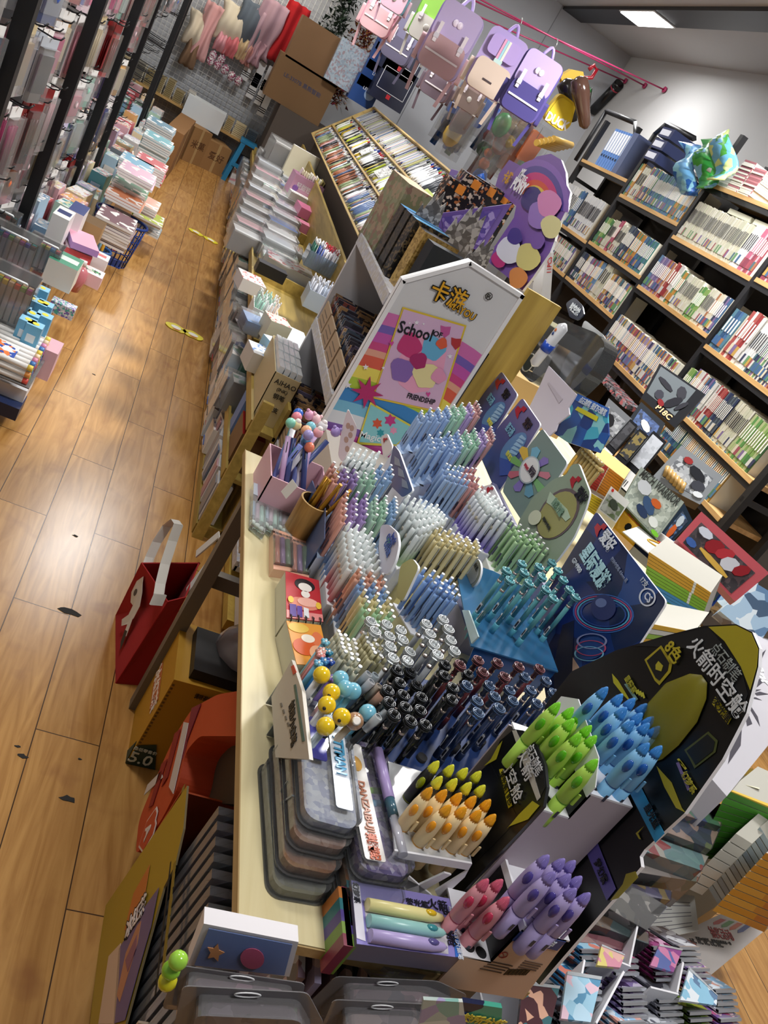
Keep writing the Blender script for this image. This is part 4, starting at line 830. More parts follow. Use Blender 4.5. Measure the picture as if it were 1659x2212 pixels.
def spin(c,top,grip=None):
    k=('spin',c,top,grip)
    if k not in PM:
        a=MB().lathe([(0,.001),(.01,.003),(.02,.0055)],mat(grip or c,.4),n=9); a.lathe([(.02,.0062),(.045,.0062),(.047,.0052)],mat(grip or c,.45),n=9); a.lathe([(.047,.005),(.128,.005)],mat(c,.15,coat=.6),n=9)
        b=MB().lathe([(.128,.0054),(.131,.0054),(.132,.0042)],mat('#c8b8b0',.25,.7),n=9)
        ct=clear(top,.3,.12 if top!='#202226' else .35)
        d=MB().lathe([(.131,.004),(.136,.0055),(.14,.004),(.145,.0055),(.149,.0035)],ct,n=9)
        for z_ in(.1505,.1545): d.rings([((0,0,z_-.0016),.0075,Z),((0,0,z_-.0008),.0108,Z),((0,0,z_+.0008),.0108,Z),((0,0,z_+.0016),.0075,Z)],ct,12)
        d.ball((0,0,.1585),.0052,ct,8); d.tube([(.0100*math.cos(q),.0100*math.sin(q),.1566) for q in[2*math.pi*i/12 for i in range(13)]],.0009,mat(top if top!='#202226' else '#3c4048',.2),n=4,cap=False)
        d.tube([(.0065*math.cos(q),.0065*math.sin(q),.1575) for q in[2*math.pi*i/10 for i in range(11)]],.0007,mat(top if top!='#202226' else '#3c4048',.2),n=4,cap=False)
        e=MB().box((-.0052,0,.06),(.0006,.006,.022),mat('#e4e6e8',.5)); e.box((-.0056,0,.06),(.0004,.004,.014),mat('#2a2a2e',.5))
        PM[k]=(a.mesh('barrel'),b.mesh('metal_ring'),d.mesh('spinner_top'),e.mesh('barcode_label'))
    return PM[k]
def rocket(c,tip,win,txt=None):
    k=('rocket',c,tip)
    if k not in PM:
        m1=mat(c,.38); a=MB().lathe([(0,.0085),(.003,.0098),(.05,.0102)],m1,n=14)
        b=MB().lathe([(.0505,.0103),(.052,.0106),(.075,.0108),(.095,.0098),(.112,.0074)],m1,n=14); b.lathe([(.0495,.0104),(.0508,.0104)],mat(win,.4),n=14,cap=False)
        d=MB().lathe([(.111,.0076),(.117,.0066),(.124,.0046),(.129,.0022),(.1305,.0006)],mat(tip,.35),n=12)
        for i in range(8):
            q=2*math.pi*i/8; d.tube([(.0074*math.cos(q),.0074*math.sin(q),.1115),(.0048*math.cos(q),.0048*math.sin(q),.124)],.0004,mat(tip,.3),n=4)
        e=MB().ball((-.0060,-.0056,.089),.0088,mat(win,.12),12,(.62,.62,1.3))
        f=MB().pp((.004,-.0115,.056),(.004,0,0),(0,-.0022,0),(0,0,.02),m1)
        g=MB().pp((-.0022,-.0103,.024),(.0044,0,0),(0,-.0004,0),(0,0,.012),mat('#3a3e50' if c!='#f2cf8a' else '#e8803a',.4))
        PM[k]=(a.mesh('barrel'),b.mesh('cap'),d.mesh('cap_tip'),e.mesh('oval_window'),f.mesh('clip'),g.mesh('printed_mark'))
    return PM[k]
PN_={'gel':('barrel','button','clip','printed_label'),'frost':('barrel','button','clip','flower_charm'),'spin':('barrel','metal_ring','spinner_top','barcode_label'),'rocket':('barrel','cap','cap_tip','oval_window','clip','printed_mark')}
def put(kind,name,me,tip,L,label,grp,lean=(0,0)):
    e=(lean[0]+rpn.uniform(-.025,.025),lean[1]+rpn.uniform(-.025,.025),rpn.uniform(-.5,.5) if kind!='rocket' else rpn.uniform(-.15,.15))
    p=Vector(tip); from mathutils import Euler
    base=p-(Euler(e).to_matrix()@Vector((0,0,L)))
    o=link(name,me[0],None,base,rot=e); tag(o,label,'pen' if kind!='rocket' else 'highlighter',grp)
    for n_,m_ in zip(PN_[kind][1:],me[1:]): link(n_,m_,o)
    return o
CARD=mat('#dfe3ee',.4); CARDS=mat('#c9cede',.45); HOLE=mat('#141418',.8)
def block(lab,corners,nx,ny,fn,kind,name,cn,z=None,L=.14,plate=CARD,skip=lambda i,j:False,lean=(0,0),body=True,bodym=None,sink=.03,side=None):
    """tips at four picture corners on known heights: far-left, far-right, near-right, near-left"""
    P=[at(c[0],c[1],z=(c[2] if len(c)>2 else z)) for c in corners]
    for j in range(ny):
        for i in range(nx):
            if skip(i,j): continue
            u=i/max(1,nx-1); v=j/max(1,ny-1)
            p=P[0]*(1-u)*(1-v)+P[1]*u*(1-v)+P[2]*u*v+P[3]*(1-u)*v
            me,colname=fn(i,j)
            put(kind,name,me,p+Vector((rpn.uniform(-.001,.001),rpn.uniform(-.001,.001),rpn.uniform(-.002,.002))),L,'%s %s'%(colname,lab),colname+' '+cn,lean)
    if body:
        zb=[p.z-L+sink for p in P]; du=(P[1]-P[0]); dv=(P[3]-P[0]); c=sum(P,Vector())/4
        Q=[]
        for p in P: d=Vector((p.x-c.x,p.y-c.y,0)); Q.append(Vector((p.x,p.y,0))+d.normalized()*.016)
        t=thing('pen_stand','cardboard tiered stand holding the '+cn,'display stand',(c.x,c.y,DZ))
        top=[Vector((q.x,q.y,z_)) for q,z_ in zip(Q,zb)]
        MB().prism(top,Vector((0,0,.003)),plate,plate).build('hole_plate',t)
        fm=bodym or CARDS
        w=MB()
        for a,b in((0,1),(1,2),(2,3),(3,0)):
            A,B=top[a],top[b]; w.prism([A,B,Vector((B.x,B.y,DZ)),Vector((A.x,A.y,DZ))],((c-A).normalized()*.002)*Vector((1,1,0)).length/1.4,fm)
        w.build('side_wall',t)
        h=MB()
        for j in range(ny):
            for i in range(nx):
                u=i/max(1,nx-1); v=j/max(1,ny-1); p=top[0]*(1-u)*(1-v)+top[1]*u*(1-v)+top[2]*u*v+top[3]*(1-u)*v; p=Vector((p.x,p.y,0))+Vector((c.x-p.x,c.y-p.y,0)).normalized()*0
                zz=(zb[0]*(1-u)*(1-v)+zb[1]*u*(1-v)+zb[2]*u*v+zb[3]*(1-u)*v)
                if skip(i,j): h.cyl((p.x,p.y,zz+.0032),(p.x,p.y,zz+.0036),.007,HOLE,n=10)
        if h.v: h.build('hole',t)
        if side:
            a,b=(top[3],top[0]); n_=Vector((-1,0,0)); MB().pp(a+n_*.006-Z*.04,b-a,Z*.09,n_*.002,side).build('side_card',t)
        return t
SAL,PUR,GRN,BLU='#dba294','#a48cc4','#a8ccb4','#8facd4'
four=[SAL,PUR,PUR,GRN,GRN,BLU,BLU]; fnm={SAL:'salmon pink',PUR:'lilac',GRN:'pale green',BLU:'powder blue','#c88f8c':'rose'}
BP=mat('#b8cce8',.35)
block('gel pen in the farther tier of the left pen stand',[(722,1000,.93),(846,1003,.955),(851,1036,.955),(732,1029,.93)],7,4,lambda i,j:(gel(four[i]),fnm[four[i]]),'gel','gel_pen','gel pens, left stand far tier',plate=BP,skip=lambda i,j:(i==6 and j==3) or (i>4 and j==2 and i==5),side=mat('#4a5c80',.3))
f6=[SAL,PUR,PUR,GRN,GRN,BLU]
block('gel pen in the nearer tier of the left pen stand',[(751,1062,.92),(856,1074,.94),(858,1106,.94),(747,1114,.92)],6,5,lambda i,j:(gel(f6[i]),fnm[f6[i]]),'gel','gel_pen','gel pens, left stand near tier',plate=BP,side=mat('#4a5c80',.3))
block('white-capped frosted pen at the left, behind the round luck card',[(757,1130,.91),(803,1149,.92),(822,1226,.92),(769,1207,.91)],4,7,lambda i,j:((frost('#7ea3dc'),'blue') if j<3 else (frost('#cc8088'),'red')),'frost','frosted_pen','frosted pens with flower charms, left',plate=mat('#f0f0f4',.4),bodym=mat('#e2e2ea',.4))
F4=[('#e0a890','peach'),('#e0a890','peach'),('#8cacd8','sky blue'),('#8cacd8','sky blue'),('#dccfa0','cream'),('#dccfa0','cream'),('#a8cca4','mint'),('#a8cca4','mint')]
block('click pen in the clear tray left of the blue pens',[(780,1224,.91),(829,1240,.92),(851,1334,.92),(798,1315,.91)],3,8,lambda i,j:(gel(F4[j][0]),F4[j][1]),'gel','click_pen','click pens in the clear tray',plate=mat('#e6e8ec',.3),bodym=clear('#f0f0f4',.25))
block('small clicker with clear clip beside the cartoon book',[(732,1363,.9),(765,1379,.9),(778,1437,.9),(747,1406,.9)],3,6,lambda i,j:(gel('#d8d4bc','#f0ecd8'),'ivory'),'gel','ivory_pen','ivory clickers, left group',plate=mat('#e6e4da',.4),bodym=clear('#f0f0f4',.3))
block('small clicker among the clear spinner tops',[(788,1369,.91),(815,1352,.91),(836,1421,.91),(811,1410,.91)],3,6,lambda i,j:(gel('#d6cfa8','#f0ecd8'),'pale yellow'),'gel','ivory_pen','pale yellow clickers, right group',plate=mat('#e6e4da',.4),bodym=clear('#f0f0f4',.3))
block('frosted pen at the very back of the left stand',[(765,968,.97),(820,978,.98),(803,1003,.96),(752,990,.95)],5,3,lambda i,j:(frost('#c8ccd4'),'white'),'frost','white_pen','white frosted pens at the back',plate=CARD)
m8=['#9ab4da']*4+['#a6cdb6']*2+['#b49cd0','#cfa09c']; mn=['blue']*4+['green']*2+['lilac','rose']
block('gel pen in the top tier of the tall middle stand',[(912,886,1.05),(1031,866,1.08),(1040,886,1.07),(918,905,1.04)],8,4,lambda i,j:(gel(m8[i],c2=m8[i]),mn[i]),'gel','gel_pen','gel pens, middle stand top tier',plate=BP,skip=lambda i,j:j==3 and i<2)
block('gel pen in the second tier of the tall middle stand',[(930,938,1.02),(1062,922,1.05),(1070,946,1.04),(942,976,1.01)],8,5,lambda i,j:(gel(m8[i],c2=m8[i]),mn[i]),'gel','gel_pen','gel pens, middle stand second tier',plate=BP,skip=lambda i,j:j==4 and i<2)
m6=['#9ab4da']*5+['#c88f8c']*3
block('gel pen in the lowest tier of the tall middle stand',[(965,1003,.99),(1029,1012,1.0),(1045,1048,1.0),(972,1024,.99)],8,3,lambda i,j:(gel(m6[i]),'blue' if i<5 else 'rose'),'gel','gel_pen','gel pens, middle stand low tier',plate=BP)
block('frosted pen with a white top behind the cream pens',[(884,1072,.96),(945,1092,.97),(964,1120,.97),(915,1140,.95)],6,5,lambda i,j:((frost('#7e9fdc'),'blue') if i<1 and j<2 else (frost('#9ab88c'),'green')),'frost','frosted_pen','frosted pens behind the cream ones',plate=mat('#f0f0f4',.4))
block('click pen in the middle of the desk',[(938,1130,.95),(1029,1166,.97),(1038,1187,.97),(956,1166,.95)],6,4,lambda i,j:(gel('#dccfa0'),'cream'),'gel','click_pen','cream click pens',plate=mat('#f0f0f4',.4),bodym=mat('#d8d098',.4))
block('click pen in the front of the middle stand',[(919,1227,.94),(978,1247,.96),(991,1286,.96),(952,1272,.94)],4,4,lambda i,j:(gel('#86a8dc'),'cornflower blue'),'gel','click_pen','cornflower click pens',plate=mat('#eceef4',.4),bodym=mat('#c8c8a0',.4))
block('frosted pen before the flower wheel card',[(1037,1055,1.0),(1070,1070,1.01),(1103,1113,1.01),(1062,1096,1.0)],4,6,lambda i,j:(frost('#8578cc','#d8daea'),'violet'),'frost','frosted_pen','violet frosted pens',plate=mat('#eceef4',.4))
block('click pen before the round green card',[(1108,1125,1.0),(1161,1149,1.02),(1183,1183,1.01),(1125,1159,1.0)],4,4,lambda i,j:(gel('#a9cc9a'),'leaf green'),'gel','click_pen','leaf green click pens',plate=mat('#f0f2ee',.4),bodym=mat('#e2e6e0',.4))
def tips(lst,z,kind,name,me,label,grp,L=.14,lean=(0,0)):
    for i,(px,py) in enumerate(lst):
        put(kind,name,me,at(px,py,z=z(px,py) if callable(z) else z),L,label,grp,lean)
BSP=mat('#0e2f66',.55)
tips([(1099,1227),(1132,1212),(1137,1231),(1106,1248),(1169,1219),(1197,1210),(1176,1241),(1210,1227),(1147,1254),(1222,1247),(1184,1268),(1235,1268),(1200,1287),(1248,1284)],1.03,'spin','spinner_pen',spin('#4f9098','#8fd4dc','#5fb0c4'),'teal spinner pen in the raised clear tray before the dark blue header','teal spinner pens',.162)
tips([(806,1336),(840,1343),(871,1355),(815,1357),(846,1368),(875,1376),(848,1390),(890,1402),(854,1415),(885,1421)],.935,'spin','spinner_pen',spin('#c8ccd0','#f2f6f8'),'clear spinner pen among the ivory clickers on the left of the dark pens','clear spinner pens, left',.162)
tips([(926,1342),(962,1332),(934,1363),(974,1353),(942,1386),(979,1377),(950,1408),(987,1400)],.965,'spin','spinner_pen',spin('#9a9ea4','#f2f6f8'),'clear spinner pen with smoky barrel just left of the teal tray','clear spinner pens, right',.162)
tips([(863,1443),(892,1446),(869,1469),(905,1474),(843,1485),(876,1495),(915,1500),(846,1511),(881,1521),(913,1528),(892,1551),(924,1559),(856,1537)],.925,'spin','spinner_pen',spin('#101113','#202226'),'black spinner pen in the front dark group of the blue stand','black spinner pens, front',.162)
tips([(967,1430),(965,1453),(1016,1450),(983,1479),(981,1505)],.95,'spin','spinner_pen',spin('#131416','#202226'),'black spinner pen between the front blacks and the dark red ones','black spinner pens, inner',.162)
tips([(999,1430),(1038,1420),(1080,1426),(1126,1434),(1171,1439),(1048,1446),(1095,1456)],.965,'spin','spinner_pen',spin('#5a2428','#8a5a60'),'dark red spinner pen in the blue stand','dark red spinner pens',.162)
tips([(1014,1475),(1062,1475),(1139,1456),(1185,1465),(1074,1498),(1106,1485),(1152,1485),(1201,1491),(1036,1508),(1084,1524),(1113,1508),(1165,1514),(1038,1534)],.95,'spin','spinner_pen',spin('#1c2c4c','#6c84a8'),'navy spinner pen in the blue stand before the dark blue header','navy spinner pens',.162)
# blue stand body
t=thing('blue_pen_stand','dark blue glossy stepped stand with the tall header of a spinning ring','display stand',(.85,1.05,DZ))
b1=MB(); b1.prism([(.60,.82,.795),(.94,.88,.83),(.98,1.12,.84),(.62,1.12,.81)],Vector((0,0,.004)),BSP); b1.build('hole_plate',t)
b1=MB(); b1.prism([(.60,.82,.795),(.94,.88,.83),(.94,.88,DZ),(.60,.82,DZ)],Vector((0,.003,0)),BSP); b1.prism([(.60,.82,.795),(.62,1.12,.81),(.62,1.12,DZ),(.6,.82,DZ)],Vector((.003,0,0)),BSP); b1.build('side_wall',t)
hp_=[(915,1645),(960,1635),(1065,1648),(1010,1600),(940,1600)]
for px,py in((912,1636),(1000,1430),(1020,1440),(1058,1560),(1040,1600),(985,1610),(1145,1600),(1110,1590)):
    p=at(px,py,z=.838 if px>960 else .815); MB().cyl(p-Z*.012,p-Z*.002+Z*.004,.009,HOLE,n=14).build('hole',t)
MB().prism([(.80,1.18,.885),(1.0,1.18,.90),(1.03,1.5,.90),(.84,1.5,.885)],Vector((0,0,.003)),clear('#4a90c8',.5,.1)).build('clear_shelf',t)
MB().prism([(.81,1.185,.888),(1.0,1.185,.903),(1.0,1.185,DZ+.08),(.83,1.185,DZ+.06)],Vector((0,.002,0)),mat('#0e4a8c',.2)).build('shelf_front',t)
MB().prism([at(*q,x=.80) for q in((998,1318),(1012,1318),(1033,1375),(1018,1390))],Vector((.003,0,0)),clear('#e8ffff',.75,.1)).build('clear_bracket',t)
def header(t,ol,x,face,side='#eceef2',th=.005,r=.012,name='header_card'):
    o=[at(px,py,x=x) for px,py in ol]; o=roundpoly(o,r) if r else o
    return MB().prism(o,Vector((th,0,0)),face,mat(side,.4)).build(name,t)
def hpatch(t,x,ol,c,k=1,name='printed_patch',m=None,r=0):
    o=[at(px,py,x=x-.0007*k) for px,py in ol]; o=roundpoly(o,r) if r else o
    return MB().prism(o,Vector((.0006,0,0)),m or mat(c,.35)).build(name,t)
def htext(t,x,s,px,py,size,c,k=3,wf=None,bold=.01,down=False,d=None):
    """text on a header facing the aisle: reads from far to near"""
    return lettering(s,t,at(px,py,x=x-.0008*k),d or Vector((0,-1,0)),Z,size,mat(c,.35),bold=bold,wfit=wf)
hb=header(t,[(1288,1104),(1440,1300),(1245,1600),(1185,1540),(1150,1330)],1.06,art(['#0e1c48','#132a6a','#0e1c48','#1c4488'],5,4,.2))
def ell(cx_,cy_,a,b,rot=0,n=22): return [(cx_+a*math.cos(q)*math.cos(rot)-b*math.sin(q)*math.sin(rot),cy_+a*math.cos(q)*math.sin(rot)+b*math.sin(q)*math.cos(rot)) for q in[2*math.pi*i/n for i in range(n)]]
def ring(cx_,cy_,a,b,w,rot=0,n=26):
    o=ell(cx_,cy_,a,b,rot,n); i_=ell(cx_,cy_,a-w,b-w*b/a,rot,n); return o+[o[0]]+[i_[0]]+i_[::-1]
for k,(a,b,c) in enumerate(((66,42,'#3a6ab8'),(62,38,'#b8487a'),(57,34,'#5ab0d8'),(50,29,'#2a4a98'))): hpatch(t,1.06,ring(1303,1325,a,b,3,.1),c,1+k*.3,'printed_ring')
hpatch(t,1.06,ell(1303,1312,27,28),'#2c3468',3); hpatch(t,1.06,ell(1298,1302,12,10),'#6a78a8',3.6)
hpatch(t,1.06,ell(1275,1400,34,24,-.3),'#24407c',2); hpatch(t,1.06,ring(1278,1385,33,17,4),'#8a90b8',3); hpatch(t,1.06,ring(1276,1400,33,17,3),'#b8486a',3); hpatch(t,1.06,ring(1272,1412,32,16,3),'#7ab8d8',3)
hpatch(t,1.06,[(1215,1350),(1240,1340),(1235,1480),(1200,1530),(1195,1440)],'#0a1230',1.5); hpatch(t,1.06,[(1225,1400),(1250,1440),(1262,1500),(1240,1560),(1210,1520)],'#c8a898',1.4)
htext(t,1.06,'星际漫游',1285,1222,.045,'#b8e4ec',3,.135,.03,d=Vector((0,-1,-.02))); htext(t,1.06,'GP4900',1246,1221,.016,'#dfe6ee',3,.05,.02)
htext(t,1.06,'爱好',1313,1168,.034,'#e8ecf4',3,.06,.03); htext(t,1.06,'17支',1392,1258,.014,'#cfd6e0',3); htext(t,1.06,'CS',1400,1290,.02,'#e8ecf4',5); hpatch(t,1.06,ring(1398,1290,18,20,3),'#e0e4ee',3)
htext(t,1.06,'按动中性笔 0.5mm 黑',1337,1230,.009,'#8a94b0',3)
def heart(t,x,px,py,s,c='#b01c2c'):
    hpatch(t,x,[(px-10*s,py+8*s),(px-12*s,py-4*s),(px-6*s,py-12*s),(px,py-6*s),(px+6*s,py-12*s),(px+13*s,py-6*s),(px+6*s,py+2*s),(px+2*s,py-2*s),(px-3*s,py+4*s),(px-7*s,py+16*s)],c,3,'heart_logo')
heart(t,1.06,1297,1143,1.1)
# three tall headers behind the middle stand
def mkhead(label,ol,x,m,side='#e8eaf0'):
    ps=[at(px,py,x=x) for px,py in ol]; b=min(ps,key=lambda v:v.z); t=thing('header_card',label,'sign',tuple(b)); header(t,ol,x,m,side); return t
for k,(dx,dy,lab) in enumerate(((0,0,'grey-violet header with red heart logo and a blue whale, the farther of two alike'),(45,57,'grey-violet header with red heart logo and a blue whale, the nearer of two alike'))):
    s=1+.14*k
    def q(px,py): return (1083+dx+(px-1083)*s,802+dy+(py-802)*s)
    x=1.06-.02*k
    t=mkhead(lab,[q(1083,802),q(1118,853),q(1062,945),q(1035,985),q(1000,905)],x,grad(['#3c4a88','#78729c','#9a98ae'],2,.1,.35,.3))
    hpatch(t,x,ell(*q(1066,895),34*s,15*s,-.85),'#5a88b8',2); hpatch(t,x,[q(1040,915),q(1072,925),q(1060,948),q(1040,950)],'#3c58a8',2.4)
    for i in range(5): hpatch(t,x,[q(1056+5*i,905-7*i),q(1062+5*i,900-7*i),q(1074+4*i,908-7*i),q(1072+4*i,911-7*i)],'#9ac0dc',2.8,'printed_line')
    htext(t,x,'白鲸K鲸准',*q(1062,905),.016,'#e0dc70',4,.05,.02,d=Vector((0,-.6,.8))) if 0 else htext(t,x,'鲸K鲸准',*q(1058,912),.016,'#dcd860',4,.045,.02)
    heart(t,x,*q(1080,828),.9*s); htext(t,x,'爱好',*q(1093,852),.03*(1-.05*k),'#15151c',3,.05,.03); htext(t,x,'星元秘',*q(1060,862),.028,'#7ab4cc',3,.055,.02)
t=mkhead('green-grey header with a wheel of coloured petals around a white badge',[(1171,925),(1226,1000),(1175,1080),(1130,1130),(1085,1060),(1100,1020)],1.03,mat('#7e948c',.3))
for i,c in enumerate(('#e0b840','#78b8d0','#8a78c0','#d08090','#80b878','#6aa0b8','#8a78c0','#c86a78','#78b060')):
    a=i*2*math.pi/9-1.9; cx_,cy_=1143,1018; r0,r1=16,46; d=(math.cos(a)*.9,math.sin(a)*1.1); n=(-d[1],d[0])
    hpatch(t,1.03,[(cx_+d[0]*r0-n[0]*4,cy_+d[1]*r0-n[1]*4),(cx_+d[0]*r1-n[0]*9,cy_+d[1]*r1-n[1]*9),(cx_+d[0]*(r1+6),cy_+d[1]*(r1+6)),(cx_+d[0]*r1+n[0]*9,cy_+d[1]*r1+n[1]*9),(cx_+d[0]*r0+n[0]*4,cy_+d[1]*r0+n[1]*4)],c,3,'petal')
hpatch(t,1.03,ell(1143,1015,21,31,.35),'#b8c4c8',8,'badge_rim'); hpatch(t,1.03,ell(1143,1015,18,28,.35),'#ecebe8',9,'badge'); htext(t,1.03,'好运',1149,1018,.022,'#3c2c3c',12,.035,.03); htext(t,1.03,'超级加倍',1137,1008,.009,'#c04858',12,.03)
t=mkhead('round-topped sage green header with olive oval and raised lettering',[(1120,1190),(1118,1130),(1150,1075),(1195,1035),(1225,1025),(1232,1005),(1250,1000),(1275,1065),(1265,1100),(1240,1160),(1200,1215),(1160,1230)],1.02,mat('#95a58e',.35))
hpatch(t,1.02,ell(1205,1110,38,62,.6),'#6a5a5c',2,'oval_rim'); hpatch(t,1.02,ell(1203,1112,34,57,.6),'#a4a060',3,'oval_panel'); 
hpatch(t,1.02,[(1188,1062),(1225,1100),(1232,1118),(1222,1126),(1205,1108),(1190,1092),(1180,1085)],'#bcd0b4',5,'raised_plaque'); htext(t,1.02,'自然力量',1205,1095,.022,'#7a9c82',8,.06,.03)
htext(t,1.02,'直读中性笔',1180,1130,.009,'#2c3028',6,.05,.02); heart(t,1.02,1243,1040,1.0); htext(t,1.02,'爱好',1256,1070,.03,'#15151c',4,.05,.03)
hpatch(t,1.02,ell(1155,1118,13,17,.5),'#d8dcc0',7,'round_tag')
t=thing('backing_strip','lilac backing strip behind the pens at the foot of the tall headers','display stand',(1.03,1.75,DZ)); MB().pp((1.02,1.36,DZ),(.016,0,0),(0,.53,0),(0,0,.20),mat('#7c7c9c',.4)).build('strip',t); MB().pp((.90,1.36,DZ),(.12,0,0),(0,.53,0),(0,0,.05),mat('#9a9ab4',.5)).build('foot',t)
# round luck card, small hearts card, grey badge, side cards
t=mkhead('white teardrop card with the word luck and blue block lettering',[(822,1135),(838,1132),(858,1150),(862,1175),(855,1210),(840,1240),(822,1240),(818,1180)],.60,mat('#cfcfe0',.35)); htext(t,.6,'luck',851,1163,.016,'#2c4a9c',3,.03,.02); htext(t,.6,'GOOD',841,1168,.018,'#3a5cae',3,.04,.04); htext(t,.6,'OFFER',836,1185,.018,'#3a5cae',3,.045,.04)
hpatch(t,.6,[(834,1160),(840,1160),(842,1172),(836,1174)],'#4aa070',4)
t=mkhead('small white card with a red heart logo behind the violet frosted pens',[(950,1080),(1062,1045),(1075,1070),(1085,1092),(1010,1130)],.92,mat('#e6e4e6',.4)); heart(t,.92,1058,1058,.6); hpatch(t,.92,ell(983,1080,22,10,-.2),'#d8ccdc',2)
t=mkhead('grey round badge card with leafy lettering stuck before the cream pens',ell(1020,1238,18,34,.25,14),.86,mat('#a4a698',.35)); hpatch(t,.86,ell(1020,1238,12,24,.25),'#c0c0bc',2); htext(t,.86,'自在花',1028,1222,.013,'#4a4a40',4,.03)
t=mkhead('yellow-green printed side card of the middle stand',[(862,1215),(905,1190),(962,1245),(905,1305),(880,1330),(855,1290)],.70,grad(['#b8a860','#d8d8b8','#a0a848'],2,0,.12,.35)) if 0 else mkhead('yellow-green printed side card of the middle stand',[(865,1220),(890,1205),(905,1225),(870,1300),(855,1290)],.66,mat('#b8b070',.4))
t=mkhead('dark blue side card with window prints beside the left pen stand',[(850,960),(862,975),(892,1060),(870,1075),(835,1040)],.70,mat('#4c5f8c',.25))
for i in range(3): hpatch(t,.7,[(852+8*i,985+24*i),(862+8*i,992+24*i),(866+8*i,1008+24*i),(852+8*i,1003+24*i)],'#8a94a4',2,'printed_window')
t=mkhead('tall clear-blue side card along the left edge of the pen stands',[(664,1072),(676,1075),(712,1300),(700,1305),(674,1180)],.55,mat('#5f7394',.2))
for i in range(3): hpatch(t,.55,ell(681+8*i,1165+48*i,5,12),('#6aa8a0','#c8a060','#8ab0d0')[i],2,'printed_badge')
t=mkhead('tall white side card with a red heart by the back white pens',[(822,945),(835,935),(848,965),(845,975),(828,990)],.72,mat('#dcd8dc',.4)); heart(t,.72,832,950,.4)
# carton of cartoon multi-colour pens, standee, bamboo cup
a,b,c=at(578,1000,z=.83),at(640,1040,z=.83),at(700,980,z=.83)
t=thing('pen_carton','pink patterned open carton with cartoon-topped pens at the far desk corner','display carton',(.47,1.72,DZ))
m_=MB(); pk_=mat('#dcb0bc',.45)
for p0,u in(((.415,1.62,DZ),(.14,.0,0)),((.415,1.62,DZ),(0,.16,0)),((.415,1.78,DZ),(.14,0,0)),((.555,1.62,DZ),(0,.16,0))):
    u=Vector(u); n_=Vector((.003,0,0)) if u.x==0 else Vector((0,.003,0)); m_.pp(p0,u,n_,Z*.09,pk_)
m_.build('carton',t)
t_=thing('card_standee','white and pink standee card with doodles between the carton and the small blue card','sign',tuple(at(752,985,y=1.80)))
MB().prism(roundpoly([at(*q,y=1.8) for q in((752,882),(772,925),(768,945),(740,1000),(730,985),(738,930))],.01),Vector((0,.004,0)),mat('#e4d0d2',.4),mat('#f4f0ee',.4)).build('card',t_)
for i,(px,py) in enumerate(((752,920),(757,940),(748,950),(760,925),(750,970))): MB().prism([at(px+5*math.cos(q),py+7*math.sin(q),y=1.7995) for q in[2*math.pi*k/8 for k in range(8)]],Vector((0,.0008,0)),mat('#c09888',.4)).build('printed_blob',t_)
cols_=[('#2f6ac8','blue ball'),('#ef8fa0','pink ball'),('#8fd8c0','mint ball'),('#ecdfa8','cream ball'),('#e8a8c4','pink bear'),('#7cc4d4','aqua ball'),('#f4c8cc','white rabbit'),('#f0b48c','peach ball'),('#a89cd4','lilac ball'),('#f0b0b8','rosy cake'),('#f2ecec','white cream'),('#a48cc8','purple bear'),('#5c8cb8','steel blue ball'),('#ef8466','coral ball')]
pos=[(644,893),(641,901),(628,914),(640,918),(668,897),(671,922),(683,905),(662,930),(666,940),(687,934),(697,920),(725,933),(660,954),(668,966)]
for i,((c,nm),(px,py)) in enumerate(zip(cols_,pos)):
    tp=at(px,py,z=.93 if i<12 else .9); bs=Vector((.44+.013*(i%8),1.66+.03*(i//5),DZ+.02)); d=(tp-bs).normalized()
    o=MB().cyl(bs,tp-d*.03,.0068,mat(('#6a78b8','#d8d8e0','#c8a8d0','#3c4a80')[i%4],.35),n=9).build('multicolour_pen'); tag(o,'pen topped with a %s in the pink carton at the far desk corner'%nm,'pen')
    m2=MB().ball(tp,.0125,mat(c,.35),12); 
    if 'bear' in nm or 'rabbit' in nm: m2.ball(tp+Vector((.008,0,.011)),.0045,mat(c,.35),7); m2.ball(tp+Vector((-.008,0,.011)),.0045,mat(c,.35),7)
    if 'cake' in nm or 'cream' in nm: m2.ball(tp+Z*.009,.008,mat('#f4e8e4',.35),8)
    m2.build('figure_top',o); m3=MB()
    for k in range(4): q0=tp-d*.04+Vector((.0055*math.cos(k*1.57),.0055*math.sin(k*1.57),0)); m3.cyl(q0,q0-d*.025,.0018,mat(('#d83838','#2848b0','#28a050','#202020')[k],.3),n=5)
    m3.build('colour_slider',o)
cp=Vector((.515,1.56,DZ)); BR='#a87c3c'
t=thing('bamboo_cup','golden brown bamboo cup at the far end of the desk holding golden pens','cup',tuple(cp))
mb_=MB(); mb_.rings([(cp,.034,Z),(cp+Z*.105,.036,Z)],wood('#8a6430','#b98e4e',2,'Z',.35),20,cap=False); mb_.rings([(cp+Z*.105,.032,-Z),(cp+Z*.004,.03,-Z)],mat('#5c4220',.6),20,cap=False); mb_.rings([(cp+Z*.105,.036,Z),(cp+Z*.1055,.032,Z)],mat('#caa870',.5),20,cap=False); mb_.cyl(cp,cp+Z*.004,.033,mat('#5c4220',.6)); mb_.build('body',t)
MB().pp(at(607,1062,y=1.5)+Vector((0,0,0)),at(632,1035,y=1.5)-at(607,1062,y=1.5),at(618,1078,y=1.5)-at(607,1062,y=1.5),Vector((0,.001,0)),mat('#ecebe6',.5)).build('barcode_tag',t)
